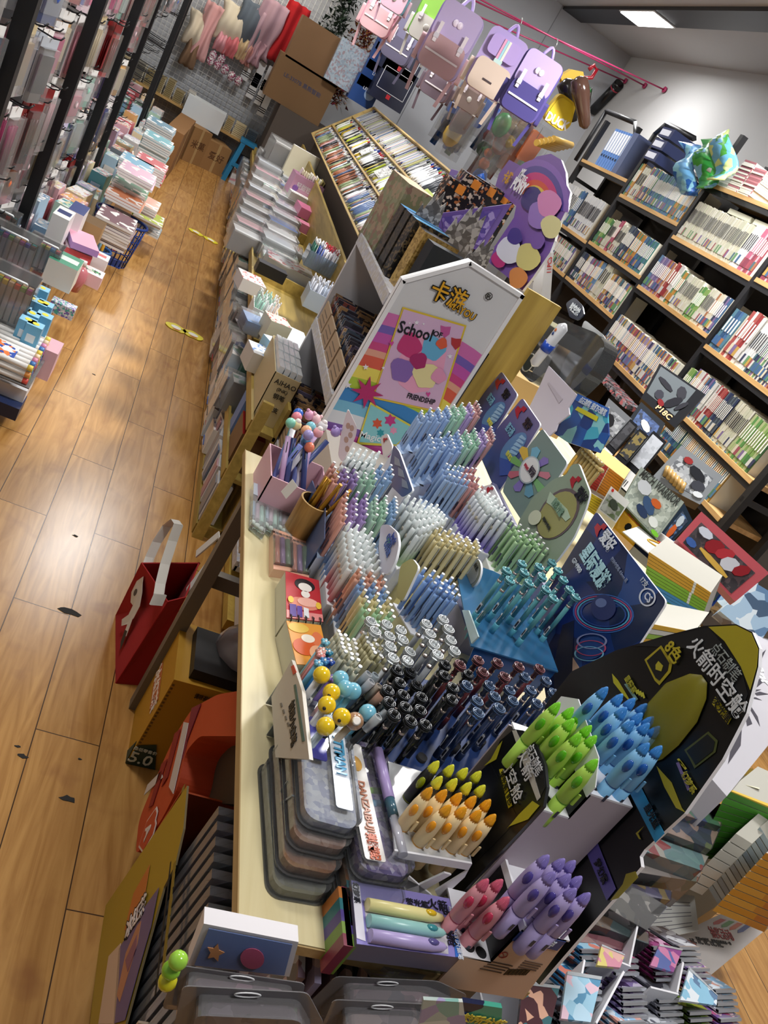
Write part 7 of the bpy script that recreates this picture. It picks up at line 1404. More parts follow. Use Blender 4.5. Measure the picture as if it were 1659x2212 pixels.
# white and doodle magazines, ringed logo books behind the blue header
WB_=art(['#e4e4e2','#e4e4e2','#e8b428','#f0f0f0'],5,3)
MS=[[(.72,'#e0a828'),(.76,'#f0f0e8'),(1,'#e0a828')]]*4+[[(.7,'#8cc030'),(.74,'#f0f0e8'),(1,'#8cc030')]]*4+[[(.7,'#4a98d0'),(1,'#4a98d0')]]*3+[[(.7,'#50a040'),(1,'#48983c')]]*4
fan('magazine','ring-marked white magazine in the orange, green and blue stack behind the dark blue header',(1402,1192),(1536,1280),(1506,1362),(1385,1300),15,1.85,.26,MS)
fan('magazine','white-covered magazine with a black sketch in the lower stack behind the dark blue header',(1395,1345),(1500,1365),(1430,1440),(1322,1438),9,1.6,.24,[[(1,'#e0b030')],[(1,'#d8d8d0')],[(1,'#98c048')]])
for k,(pts,lb) in enumerate(((((1345,1148),(1400,1130),(1470,1180),(1540,1270),(1534,1284),(1402,1195)),'white magazine cover with a yellow ring lying on top of the bright spine stack'),(((1365,1365),(1400,1335),(1505,1362),(1470,1395),(1400,1380)),'white magazine cover with black sketch lines between the two headers'))):
    t=thing('magazine',lb,'magazine',tuple(at(*pts[0],z=.86-.1*k))); MB().prism([at(*q,z=.875-.1*k) for q in pts],-Z*.003,mat('#c4c4c0',.5)).build('cover',t)
    c_=at(1425,1180,z=.876) if k==0 else at(1430,1365,z=.776); MB().tube([c_+Vector((.055*math.cos(q),.022*math.sin(q),.001)) for q in[2*math.pi*i/20 for i in range(21)]],.003,mat('#e0b030',.4),n=5).build('yellow_ring',t)
    for j in range(3): MB().pp(c_+Vector((-.03,-.03-.012*j,.0006)),(.06,.01,0),(0,.004,0),(0,0,.0006),mat('#5a5a5a',.5)).build('printed_line',t)
P=[at(*q,z=.72) for q in((1560,1350),(1659,1380),(1700,1560),(1570,1720),(1500,1640))]
t=thing('doodle_box','large white box covered in black doodle drawings behind the yellow rocket header','box',tuple(sum(P,Vector())/5-Z*.3)); MB().prism(P,-Z*.28,mat('#b8b6be',.5)).build('carton',t); cd_=sum(P,Vector())/5; rd_=random.Random(5)
for k in range(26):
    a_=rd_.uniform(0,6.28); r0,r1=rd_.uniform(.1,.35),rd_.uniform(.45,.85); e_=[P[int(a_*5/6.2832)%5],P[(int(a_*5/6.2832)+1)%5]]; f_=(a_*5/6.2832)%1; ep_=e_[0]*(1-f_)+e_[1]*f_; p0_,p1_=cd_+(ep_-cd_)*r0,cd_+(ep_-cd_)*r1; n_=(p1_-p0_).cross(Z).normalized()*rd_.uniform(.004,.014); MB().prism([p0_-n_+Z*.0005,p0_+n_*.4+Z*.0005,p1_+n_*.2+Z*.0005,(p0_+p1_)/2-n_*1.6+Z*.0005],Z*.0006,mat('#2c2838',.5)).build('printed_stroke',t)
lettering('LP Punk',t,at(1640,1445,z=.722),at(1659,1500,z=.72)-at(1620,1420,z=.72),at(1659,1420,z=.72)-at(1600,1450,z=.72),.06,mat('#f0f0f4',.4),bold=.04)
BN=Vector((-.5,-.62,.6)).normalized()
def flatbox(name,lab,ol,z,h,m,side=None):
    c=at(sum(q[0] for q in ol)/len(ol),sum(q[1] for q in ol)/len(ol),z=z); P=[atn(*q,c,BN) for q in ol]; t=thing(name,lab,'toy box',tuple(sum(P,Vector())/len(P)-BN*h)); MB().prism(P,-BN*h,m,side or m).build('carton',t); return t,P
flatbox('toy_box','pale blue and grey toy box at the right edge above the doodle box',[(1555,1320),(1625,1255),(1700,1300),(1640,1390)],.78,.10,art(['#9cb8d0','#5a7ca0','#d0dce4','#3c5470'],9,8))
flatbox('toy_box','light blue toy carton behind the pale blue and grey one at the right edge',[(1510,1260),(1580,1215),(1640,1260),(1570,1320)],.74,.12,art(['#88acc8','#c8dce8','#3c4c5c'],9,9))
# toy guns, robots and cartons on the rear table
def ib(lab,ol,z,h,base,pan,figs,side='#15161a',name='toy_box',strip=None,ps=(.12,.2,.88,.85),seed=1):
    t,P=flatbox(name,lab,ol,z,h,mat(base,.83,spec=.12),mat(side,.4)); A,B,C_,D=P
    f=lambda u,v:(A*(1-u)+B*u)*(1-v)+(D*(1-u)+C_*u)*v
    def q_(u0,v0,u1,v1,k,c,n): MB().prism([f(u0,v0)+BN*.0004*k,f(u1,v0)+BN*.0004*k,f(u1,v1)+BN*.0004*k,f(u0,v1)+BN*.0004*k],BN*.0008,c if not isinstance(c,str) else mat(c,.82,spec=.12)).build(n,t)
    q_(*ps,1,art(pan,26,seed,.8) if len(pan)>1 else mat(pan[0],.84,spec=.12),'printed_panel')
    for k,(u,v,a_,b_,r_,c) in enumerate(figs):
        pts=[(u+a_*math.cos(x_)*math.cos(r_)-b_*math.sin(x_)*math.sin(r_),v+a_*math.cos(x_)*math.sin(r_)+b_*math.sin(x_)*math.cos(r_)) for x_ in[i*.785+.39 for i in range(8)]]
        MB().prism([f(*p)+BN*(.0016+.0004*k) for p in pts],BN*.003,mat(c,.82,spec=.12)).build('printed_figure' ,t)
    if strip: q_(*strip[0],2,strip[1],'title_strip')
    return t,P
GN_=[(.3,.35,.2,.07,.3,'#24242a'),(.65,.3,.16,.1,1.2,'#2c2c32'),(.3,.65,.1,.12,.2,'#303038'),(.62,.6,.09,.24,.5,'#1c1c22'),(.42,.78,.09,.07,.4,'#6c1c20'),(.8,.55,.05,.18,.4,'#26262c')]
t,P=ib('grey boxed toy pistol set marked P18C standing high by the bookcase',[(1425,785),(1524,852),(1458,925),(1385,860)],1.12,.05,'#17181c',['#565c60'],GN_,ps=(.05,.05,.82,.8))
lettering('P18C',t,P[2]*.55+P[3]*.35+P[0]*.05+P[1]*.05+BN*.004,P[2]-P[3],P[0]-P[3],.045,mat('#d8963c',.4),bold=.02)
t,P=ib('grey window box with a toy gun and yellow bullets on the rear table',[(1472,962),(1562,1030),(1512,1090),(1405,1035)],1.0,.07,'#7c8084',['#9a9ea2','#b0b4b8','#5c6066'],[(.6,.35,.22,.12,.5,'#202228'),(.75,.6,.14,.14,0,'#3a3c44'),(.85,.8,.1,.08,0,'#d0d4d8'),(.3,.2,.1,.08,0,'#8c2c2c')])
cc_=sum(P,Vector())/4+BN*.01
for i in range(6): g_=MB().cyl(atn(1443+7*i,1008+7*i,cc_,BN),atn(1436+7*i,1028+7*i,cc_,BN),.010,mat('#b08c50',.35),n=8).build('toy_bullet',t)
t,P=ib('grey-green robot kit box lettered MECH WARRIOR on the rear table',[(1385,1008),(1478,1085),(1418,1165),(1342,1085)],.96,.10,'#9aa49a',['#8c968c','#a8b0a4','#c0c8bc'],[(.25,.35,.16,.16,.2,'#c8ccd0'),(.5,.6,.2,.12,.7,'#3c5478'),(.6,.45,.12,.09,0,'#c8602c'),(.45,.8,.16,.1,.3,'#2c3c5c'),(.75,.8,.12,.1,.3,'#e0e4e0'),(.9,.95,.1,.05,0,'#7cc83c')],'#5c7048',ps=(.04,.16,.96,.97))
lettering('MECH WARRIOR',t,(P[0]*.9+P[3]*.1+P[1]*.9+P[2]*.1)/2+BN*.003,P[1]-P[0],P[0]-P[3],.05,mat('#20241c',.4),bold=.02,wfit=(P[1]-P[0]).length*.86)
t,P=ib('second robot kit box with dark blue machines below the lettered one',[(1418,1165),(1478,1087),(1496,1125),(1432,1188)],.88,.1,'#1c2c3c',['#1c2c44','#4c6c98','#2c3c50'],[(.4,.5,.2,.2,.4,'#c8602c'),(.7,.5,.15,.2,0,'#b8c4cc')])
t,P=ib('dark weapon carton with blue camouflage corner behind the long gun cartons',[(1385,868),(1437,915),(1408,975),(1352,915)],1.0,.06,'#24282e',['#2c4068','#3c5484','#1c2438'],[(.5,.55,.2,.14,.5,'#b8bcc4')])
t,P=ib('grey and black toy gun carton with a long barcode label, leftmost of the cartons',[(1315,860),(1365,905),(1325,960),(1285,925)],1.0,.06,'#6a6c70',['#8a8c90','#5a5c60','#a8aaac'],[(.4,.5,.2,.16,.6,'#1c1c20')])
for k,(o_,lb) in enumerate(((((1362,905),(1378,920),(1300,1010),(1283,992)),'first long black gun carton with a white end label'),(((1382,925),(1402,942),(1325,1035),(1304,1014)),'second long black gun carton with a gold printed side'),(((1412,930),(1440,955),(1352,1065),(1322,1038)),'third long grey-edged gun carton with a barcode end'))):
    t,P=ib(lb,o_,.97-.01*k,.05,'#17181c',[['#24242a','#3a3a40'],['#1c1c20','#7a6a34'],['#a8acb4','#b8bcc4']][k],[],name='gun_carton',ps=(.1,.05,.9,.6)); q0=P[3]*.85+P[0]*.15; 
    MB().prism([P[3]*.98+P[0]*.02+BN*.002,P[2]*.98+P[1]*.02+BN*.002,P[2]*.7+P[1]*.3+BN*.002,P[3]*.7+P[0]*.3+BN*.002],BN*.001,mat('#dcdcdc',.4)).build('white_label',t)
    for j in range(5): MB().prism([(P[3]*a_+P[0]*(1-a_))*(1-u)+(P[2]*a_+P[1]*(1-a_))*u+BN*.0035 for a_,u in((.95,.2+.12*j),(.95,.25+.12*j),(.85,.25+.12*j),(.85,.2+.12*j))],BN*.0005,mat('#202020',.4)).build('barcode_bar',t)
t,P=ib('small yellow block-toy box with a black rider print',[(1355,1090),(1398,1135),(1368,1180),(1325,1140)],.86,.08,'#d8a020',['#d8a020','#e0ac30'],[(.45,.6,.12,.16,.4,'#1c1c1c')],'#c89018',ps=(.06,.3,.94,.94))
lettering('星乐派',t,P[0]*.4+P[1]*.42+P[3]*.1+P[2]*.08+BN*.004,P[1]-P[0],P[0]-P[3],.02,mat('#c83c2c',.4))
t,P=ib('white and grey vehicle kit box with a red mark',[(1320,1050),(1360,1085),(1330,1130),(1292,1100)],.9,.1,'#d8d8d4',['#8c9088','#5c6c48','#a8aca4'],[(.5,.5,.25,.16,.4,'#3c4438'),(.15,.1,.06,.06,0,'#c83028')],'#c8c8c4',ps=(.05,.3,.95,.95))
t,P=ib('dark blue vehicle kit box with a red handle and a red square mark',[(1378,1138),(1445,1192),(1420,1225),(1352,1165)],.84,.08,'#1c2440',['#24305c','#1c2848'],[(.2,.3,.07,.16,0,'#c83028'),(.6,.5,.14,.16,0,'#c8ccd8')],'#182038')
MB().tube([at(1412,1165,z=.86),at(1425,1172,z=.88),at(1432,1185,z=.88),at(1440,1200,z=.86)],.004,mat('#b81c20',.4),n=6).build('handle',t)
t,P=ib('green and blue vehicle kit box with a yellow handle',[(1455,1165),(1572,1268),(1540,1310),(1430,1210)],.82,.08,'#1c3c8c',['#1c3428','#2c4c30','#243c50'],[(.3,.5,.14,.2,.3,'#3c84c8'),(.7,.45,.14,.2,.3,'#101820'),(.08,.1,.07,.12,0,'#e8e8e8')],'#1c2c6c',ps=(.03,.05,.97,.8))
MB().tube([at(1438,1190,z=.84),at(1452,1195,z=.87),at(1460,1208,z=.87),at(1462,1220,z=.84)],.004,mat('#e0c020',.4),n=6).build('handle',t)
t,P=ib('red-framed window box of a transforming robot leaning on the bookcase',[(1515,1105),(1662,1238),(1588,1300),(1462,1165)],.95,.05,'#b8545c',['#3c3438','#2c262c','#4c3c40'],[(.2,.35,.1,.12,.2,'#c8ccd8'),(.38,.45,.1,.22,.2,'#8a2028'),(.52,.4,.08,.2,.3,'#a83038'),(.64,.5,.1,.2,.2,'#c0c0c8'),(.78,.42,.07,.2,.2,'#8a2028'),(.5,.75,.25,.07,.1,'#c8a048'),(.15,.8,.08,.1,0,'#3c5c9c')],'#a83c44',ps=(.08,.22,.9,.94))
# orange-red striped book stack, white boxes left of it
fan('booklet','orange booklet with a red and white spine in the stack behind the blue wave pack',(1282,985),(1348,1036),(1322,1088),(1252,1042),11,2.5,.2,[(.12,'#f0ece4'),(.48,'#c43c30'),(.5,'#f0e8d8'),(1,'#e08a24')],mat('#e8b468',.5))
fan('booklet','yellow-edged booklet in the stack below the orange ones',(1268,1060),(1322,1092),(1305,1128),(1250,1090),7,2.45,.2,[(.6,'#d8c030'),(1,'#ece8d8')])
# blue wave print display pack and clear spinner packs behind the headers
t=thing('wave_print_pack','clear pack with a deep blue wave print behind the flower wheel header','pack',tuple(at(1260,960,x=1.25)))
MB().prism([at(*q,x=1.22) for q in((1200,905),(1250,852),(1312,890),(1315,940),(1295,978),(1225,955),(1195,935))],Vector((.004,0,0)),art(['#1c58a8','#4ab0cc','#123c84','#8cd0d8','#1c4c98'],9,2,.25)).build('print',t)
MB().prism([at(*q,x=1.218) for q in((1238,862),(1248,850),(1316,882),(1312,902))],Vector((.001,0,0)),mat('#2464c0',.35)).build('blue_strip',t); MB().prism([at(*q,x=1.217) for q in((1242,885),(1248,878),(1292,900),(1288,910))],Vector((.001,0,0)),mat('#d8d028',.35)).build('yellow_label',t)
lettering('点石制笔 我们只做笔',t,at(1280,877,x=1.216),at(1312,895,x=1.216)-at(1250,862,x=1.216),Z,.02,mat('#e8f0f8',.4),wfit=.16)
t=thing('display_board','lilac-white cardboard back of a display between the headers and the pen bags','display stand',tuple(at(1180,930,x=1.15)))
MB().prism([at(*q,x=1.15) for q in((1185,790),(1245,852),(1228,880),(1230,895),(1205,915),(1200,930),(1186,942),(1138,890),(1165,835))],Vector((.004,0,0)),mat('#d4ccd8',.5)).build('back_card',t)
MB().prism([at(*q,x=1.149) for q in((1183,828),(1187,826),(1216,862),(1208,871))],Vector((-.001,0,0)),mat('#c4bcc8',.5)).build('slot',t)
# white cased pens in clear packaging
SC_=clear('#eef0f0',.3,.08)
for i,((a,b),sc,lab) in enumerate(((((1222,700),(1150,790)),1,'white rounded pen case with blue tape in clear packaging, right of the yellow board'),(((1085,790),(1040,880)),.9,'white rounded pen case with knobbly edge behind the farther whale header'))):
    A,B=at(*a,x=1.12),at(*b,x=1.12); t=thing('boxed_pen_case',lab,'pen case',tuple(B)); d=(A-B).normalized(); m_=MB().rings([(B,.004,d),(B+d*.01,.016*sc,d),(A-d*.012,.017*sc,d),(A,.005,d)],mat('#e8eaf0',.2),14); m_.build('case',t)
    MB().rings([(B+(A-B)*.38,.0185*sc,d),(B+(A-B)*.55,.0185*sc,d)],mat('#2450c0',.25),14).build('blue_tape',t)
    for k,c in enumerate(('#e0804c','#34508c')): MB().ball(B+(A-B)*(.82-.08*k)+Vector((-.016,-.004,0)),.006,mat(c,.3),8,(.4,1,1)).build('round_sticker',t)
t=thing('clear_dome_pack','large frosted clear pack with a dark oval badge and a navy rounded tag','pack',tuple(at(1180,800,x=1.25)))
MB().prism(roundpoly([at(*q,x=1.2) for q in((1120,800),(1150,720),(1200,680),(1240,700),(1290,720),(1310,745),(1280,800),(1230,850),(1180,800),(1150,830))],.03),Vector((.05,0,0)),clear('#e4e8ec',.08,.06)).build('shell',t)
MB().prism([at(px,py,x=1.195) for px,py in ell(1142,783,11,22,.45)],Vector((-.003,0,0)),mat('#ecece8',.3)).build('badge_rim',t); MB().prism([at(px,py,x=1.191) for px,py in ell(1142,783,9,19,.45)],Vector((-.001,0,0)),mat('#2c3a34',.3)).build('badge',t)
MB().prism(roundpoly([at(*q,x=1.19) for q in((1222,655),(1240,642),(1258,660),(1262,680),(1248,692),(1230,685))],.012),Vector((.004,0,0)),mat('#16223c',.3)).build('navy_tag',t); lettering('时空舱',t,at(1242,668,x=1.188),Vector((0,-1,0)),Z,.026,mat('#e8f0f8',.4),bold=.03)
MB().prism(roundpoly([at(*q,x=1.30) for q in((1240,760),(1262,690),(1305,725),(1312,750),(1290,790),(1262,800))],.02),Vector((.004,0,0)),clear('#e8ecee',.6,.2)).build('frosted_header',t)
# tiny clear pen bags with coloured labels
rb2=random.Random(6)
for i in range(16):
    px,py=1205+7*(i%8)+8*(i//8),795+3*(i%8)-12*(i//8); A=at(px,py,x=1.32+.02*(i//8)); B=A-Z*.11; c=('#8cb850','#8ab0d8','#d8c060','#c8d0d4','#60b098')[i%5]
    o=MB().cyl(B,A,.007,mat(c,.25),n=8).build('bagged_pen'); tag(o,'bagged clear pen with a barcode label by the frosted clear pack','pen','bagged pens behind the display back'); MB().pp(A+Vector((-.0085,-.005,-.07)),(0,.01,0),(-.0008,0,0),(0,0,.04),mat('#e4e6ea',.4)).build('barcode_label',o)
for i in range(14):
    px,py=1262+6*(i%7),965+6*(i%7)+14*(i//7); A=at(px,py,x=1.25); o=MB().tube([A,A+Vector((.0,.004,-.05)),A+Vector((0,.0,-.1))],.006,clear('#e8d088',.45,.05),n=8).build('amber_pen'); MB().ball(A,.012,clear('#f0d890',.5,.03),8,(1,1,.5)).build('amber_cap',o); tag(o,'amber clear spinner pen lying bagged before the orange booklets','pen','amber bagged spinner pens')
t=thing('bag_heap','grey heap of filmed pen bags between the rear table and the bookcase','bags',(1.9,3.4,.6))
for i in range(10):
    p=at(1290+9*i,790+10*i,z=.9); MB().pp(p+Vector((-.06,-.02,-.03)),(.14,.05,0),(-.02,.06,0),(.0,.0,.03),art(['#5a5a60','#8a8a90','#b0686c','#38383c'],22,i,.15)).build('pen_bag',t)
wbox('rear_carton','brown carton on the rear table behind the toy boxes','box',(2.0,4.0,.63),(.5,.3,.2),mat('#a08458',.8))
# ================= bookcase =================
BX=2.9; D_=.32
SHL=wood('#b08a56','#cfa872',1,'Y',.5); FRM=mat('#17181c',.5)
def zof(px,py): return at(px,py,x=BX).z
def yof(px,py): return at(px,py,x=BX).y
ups=[yof(1246,557)+.0,yof(1440,520),yof(1512,720) if 0 else 0]
yA=yof(1333,427); yB=(yof(1596,306)+yof(1440,520))/2; yC=yof(1500,735); 
t=thing('bookcase','tall black-framed bookcase with light wooden shelves along the right wall','bookcase',(BX+D_/2,4.5,0))
sep=yA-yB; UP=[yA+sep*1.0,yA,yB,yB-sep*.98,yB-sep*1.96]
UP=[yA+sep,yA,yB,yB-sep,yB-2*sep]
for i,y in enumerate(UP):
    MB().box((BX+.02,y,1.2),(.04,.04,2.62 if i>=2 else 2.3),FRM).build('upright',t); MB().box((BX+D_-.02,y,1.2),(.04,.04,2.5),FRM).build('upright',t)
    for z in(.5,.95,1.4,1.85): MB().box((BX+D_/2,y,z),(D_,.02,.03),FRM).build('side_bar',t)
SHZ=[[zof(1249,338),zof(1200,480)],[zof(1334,414),zof(1267,514),zof(1260,640)],[zof(1450,504),zof(1373,609),zof(1330,730)],[zof(1532,393),zof(1606,586),zof(1505,727),zof(1489,906),zof(1524,1081)]]
S0=[2.0,1.62,1.2,.8]; 
bayz=[[zof(1249,338),zof(1249,338)-.42,1.15,.7],[zof(1350,387),zof(1334,414)-.0,zof(1267,514),zof(1230,600),.75],[zof(1450,504),zof(1373,609),zof(1400,740),.7],[zof(1532,393),zof(1606,586),zof(1505,727),zof(1489,906),zof(1524,1081)]]
bay=[(UP[0],UP[1],[2.01,1.62,1.22,.8]),(UP[1],UP[2],[1.91,1.50,1.12,.75]),(UP[2],UP[3],[2.2,1.83,1.41,1.03,.7]),(UP[3],UP[4],[2.2,1.83,1.41,1.02,.78])]
bay=[(UP[0],UP[1],[zof(1249,338),zof(1220,480)-.02,1.2,.8]),(UP[1],UP[2],[zof(1334,414),zof(1267,514),zof(1230,600),.8]),(UP[2],UP[3],[zof(1532,393),zof(1450,504),zof(1373,609),1.0,.6]),(UP[3],UP[4],[2.2,1.84,zof(1505,727),zof(1489,906),zof(1524,1081)])]
for y1,y0,zs_ in bay:
    for z in zs_: MB().pp((BX-.005,y0+.02,z-.025),(D_,0,0),(0,y1-y0-.04,0),(0,0,.025),SHL).build('shelf',t); MB().pp((BX+.0,y0+.02,z-.055),(.02,0,0),(0,y1-y0-.04,0),(0,0,.03),FRM).build('shelf_rail',t)
MB().pp((BX+D_,UP[4],.1),(.01,0,0),(0,UP[0]-UP[4],0),(0,0,2.1),mat('#221f1d',.7)).build('back_panel',t)
def mute(h):
    v=[int(h[i:i+2],16) for i in(1,3,5)]; g=sum(v)/3; return '#%02x%02x%02x'%tuple(int(max(0,min(255,(.72*c+.28*g)*.84))) for c in v)
BKC={'cream':['#d8d4bc','#e0dcc8','#d0d0b0','#dcd6b8'],'blue':['#3c70b4','#2c5c94','#4c88a8','#3a8c88'],'white':['#e4e4e4','#d8dce0','#ecece8'],'mix':['#b84c5c','#e8d8b8','#3c6ca8','#e0a840','#68a868','#8468a8','#d8d8d4','#c87848','#487888','#e4e0d8','#384068'],'green':['#5ca848','#88b850','#b8c880','#489048'],'pink':['#d85c84','#c8485c','#e8b0c0','#a83c58'],'violet':['#7868a8','#a890c0','#e0a850','#5c8cc0'],'red':['#b82c30','#c84c48','#e0dcd8'],'orange':['#e08c28','#d8a030','#58a070','#4c90c0'],'slate':['#3c4858','#2c3a68','#586878']}
BKC={k:[mute(c) for c in v] for k,v in BKC.items()}
rbk=random.Random(77); nbk=0
def books(y1,y0,z,hmin,hmax,seq,loc,lean=.0,dmin=.16,name='book'):
    """row of upright books from far (y1) to near (y0)"""
    global nbk
    y=y1
    for fam,frac,hh,th in seq:
        yend=y-(y1-y0)*frac
        while y-th>yend:
            c=rbk.choice(BKC[fam]); T=th*rbk.uniform(.8,1.15); h=hh*rbk.uniform(.97,1.02); d=rbk.uniform(dmin,dmin+.03)
            if 1:
                kn={'cream':'workbook','green':'workbook','white':'workbook','blue':'shelf_book','orange':'shelf_book'}.get(fam,'bookcase_book'); o=MB().pp((BX+.012,y-T*.96,z),(d,0,0),(0,T*.93,0),(0,lean*h,h),mat('#d8d4c4',.7)).build(kn)  # kind name follows spine colour alone; all are plain shelf books
                s_=MB().pp((BX+.006+rbk.uniform(0,.004),y-T*.97,z),(.007,0,0),(0,T*.95,0),(0,lean*h,h+.001),mat(c,.4)); c2=rbk.choice(BKC[rbk.choice([fam,'mix'])])
                s_.pp((BX+.0055,y-T*.97,z+h*.1),(.002,0,0),(0,T*.95,0),(0,lean*h*.2,h*.2),mat(c2,.4)); s_.pp((BX+.0055,y-T*.7,z+h*.45),(.002,0,0),(0,T*.35,0),(0,lean*h*.35,h*.35),mat('#3c3c40' if fam in('cream','white') else '#e8e4dc',.4)); s_.build('spine',o)
                tag(o,'%s upright book in the %s'%(fam if fam!='mix' else 'mixed colour',loc),'book','%s books, %s'%(fam,loc)); nbk+=1; o['category']=kn.replace('_',' ')
            y-=T
        y=yend
(b0,b1,b2,b3)=bay
e=.03
books(b1[0]-e,b1[1]+e,b1[2][0],0,0,[('orange',.08,.25,.018),('cream',.12,.23,.014),('mix',.18,.25,.016),('blue',.42,.24,.0135),('orange',.2,.24,.0135)],'second bay from the back, top shelf of the bookcase')
books(b0[0]-e,b0[1]+e,b0[2][1],0,0,[('white',.35,.3,.03),('blue',.15,.3,.03),('white',.4,.3,.014)],'farthest bay, shelf under the blue binders')
books(b1[0]-e,b1[1]+e,b1[2][1],0,0,[('green',.16,.21,.02),('cream',.1,.22,.012),('pink',.06,.24,.012),('cream',.12,.22,.012),('slate',.16,.24,.018),('orange',.14,.23,.02),('blue',.2,.23,.02)],'second bay from the back, middle shelf')
books(b2[0]-e,b2[1]+e,b2[2][1],0,0,[('cream',.72,.24,.014),('white',.1,.25,.02),('pink',.15,.25,.02)],'third bay from the back, cream row shelf')
books(b2[0]-e,b2[1]+e,b2[2][2],0,0,[('violet',.14,.23,.02),('mix',.1,.23,.02),('red',.12,.24,.03),('orange',.08,.22,.02),('cream',.2,.22,.014),('green',.1,.2,.014),('cream',.1,.22,.012),('mix',.14,.22,.02)],'third bay from the back, picture book shelf')
books(b0[0]-e,b0[1]+e,b0[2][2],0,0,[('red',.2,.18,.012),('white',.2,.2,.012),('mix',.5,.2,.014)],'farthest bay, third shelf')
books(b1[0]-e,b1[1]+e,b1[2][2],0,0,[('slate',.12,.22,.018),('mix',.2,.22,.014),('violet',.15,.24,.018),('cream',.15,.26,.03),('mix',.35,.22,.014)],'second bay from the back, third shelf')
books(b3[0]-e,b3[1]+e,b3[2][2],0,0,[('blue',.14,.24,.03),('red',.16,.28,.03),('white',.1,.26,.02),('mix',.3,.24,.014),('white',.2,.24,.016)],'near bay, shelf with the red albums')
books(b3[0]-e,b3[1]+e,b3[2][3],0,0,[('green',.08,.22,.014),('mix',.24,.24,.014),('red',.1,.24,.012),('slate',.12,.24,.014),('cream',.16,.24,.014),('green',.24,.24,.02)],'near bay, shelf with the dark green books')
books(b3[0]-e,b3[1]+e,b3[2][4],0,0,[('white',.06,.2,.014),('orange',.1,.22,.02),('blue',.2,.22,.014),('orange',.5,.24,.014)],'near bay, lowest visible shelf')
books(b2[0]-e,b2[1]+e,b2[2][3],0,0,[('mix',.35,.24,.016),('violet',.2,.24,.02),('mix',.4,.24,.018)],'third bay from the back, fourth shelf')
books(b3[0]-e,b3[1]+e,b3[2][1],0,0,[('pink',.3,.24,.022),('mix',.4,.24,.02)],'near bay, pink book shelf')
# lying stacks on top shelves
for k,(yy,z,n,c,lb) in enumerate(((b2[0]-.25,b2[2][0],16,['#9a5c64','#8a4c58','#b0747c'],'dull red exercise book in the top shelf stack at the right edge'),(b2[0]-.12,b2[2][0],12,['#c8ccc4','#a8b4a8','#dcdcd4'],'pale filmed exercise book in the top shelf stack'),(b2[0]-.4,b2[2][0],14,['#9a5c64','#b87880'],'rosy exercise book in the farther-right top stack'))):
    for i in range(n): 
        o=MB().box((BX+.12+rbk.uniform(-.01,.01),yy+rbk.uniform(-.006,.006),z+.012*i+.006),(.2,.13,.0105),mat('#d8d4c8',.6),0,mat(c[i%len(c)],.5)).build('exercise_book'); MB().box((BX+.018,yy,z+.012*i+.006),(.004,.132,.0112),mat(c[i%len(c)],.5)).build('spine',o); tag(o,lb,'book',lb[:28]+' stack')
for i in range(3):
    o=MB().pp((BX+.03,b1[0]-.62-.03*i,b1[2][0]+.255+.022*i),(.2,0,0),(0,-.14,0),(0,0,.02),mat('#d4c8c0',.6),mat('#a89890',.5)).build('bookcase_book'); tag(o,'flat book lying on top of the blue book row, %s one'%('lowest','middle','top')[i],'book')
for i in range(2):
    o=MB().pp((BX+.03,b2[0]-.35-.3*i,b2[2][1]+.25),(.2,0,0),(0,-.26,0),(0,0,.03),mat('#d8d8c4',.6),mat('#e0dcc4',.5)).build('bookcase_book'); tag(o,'cream book lying on top of the cream row, %s one'%('farther','nearer')[i],'book')
# ring binders, files, mats on the farthest top shelf
y=b0[0]-.25
for i in range(8):
    o=MB().pp((BX+.02,y-.048,b0[2][0]),(.24,0,0),(0,.044,0),(0,.02,.31),mat('#5c86c8',.35)).build('ring_binder'); MB().pp((BX+.018,y-.044,b0[2][0]+.13),(.003,0,0),(0,.036,0),(0,.012,.16),mat('#e4e8ee',.4)).build('white_label',o); MB().cyl((BX+.019,y-.026,b0[2][0]+.09),(BX+.0175,y-.026,b0[2][0]+.09),.011,mat('#16181c',.4),n=10).build('finger_hole',o)
    tag(o,'blue ring binder with a white label in the filmed row on the farthest top shelf','binder','blue ring binders'); y-=.05
o=MB().pp((BX+.0,y-.12,b0[2][0]-.02),(.3,0,0),(0,.1,0),(0,.03,.34),clear('#7a88b0',.5,.15)).build('filmed_binder_pack'); tag(o,'dark blue binders wrapped in crinkled clear film at the row end','binder')
for i in range(3):
    p=at((1385,1395,1405)[2-i]+0,(300,335,365)[2-i],x=BX-.02); o=MB().pp((BX-.02,b1[0]-.02-.22,b1[2][0]+.28+.085*i),(.3,0,0),(0,.2,0),(0,0,.07),mat('#1f2c58',.4)).build('file_box'); MB().pp((BX-.022,b1[0]-.20,b1[2][0]+.295+.085*i),(.002,0,0),(0,.15,0),(0,0,.04),mat('#d8dce8',.4)).build('white_label',o); tag(o,'navy file box lying flat with a white end label, %s of three'%('lowest','middle','top')[i],'box')
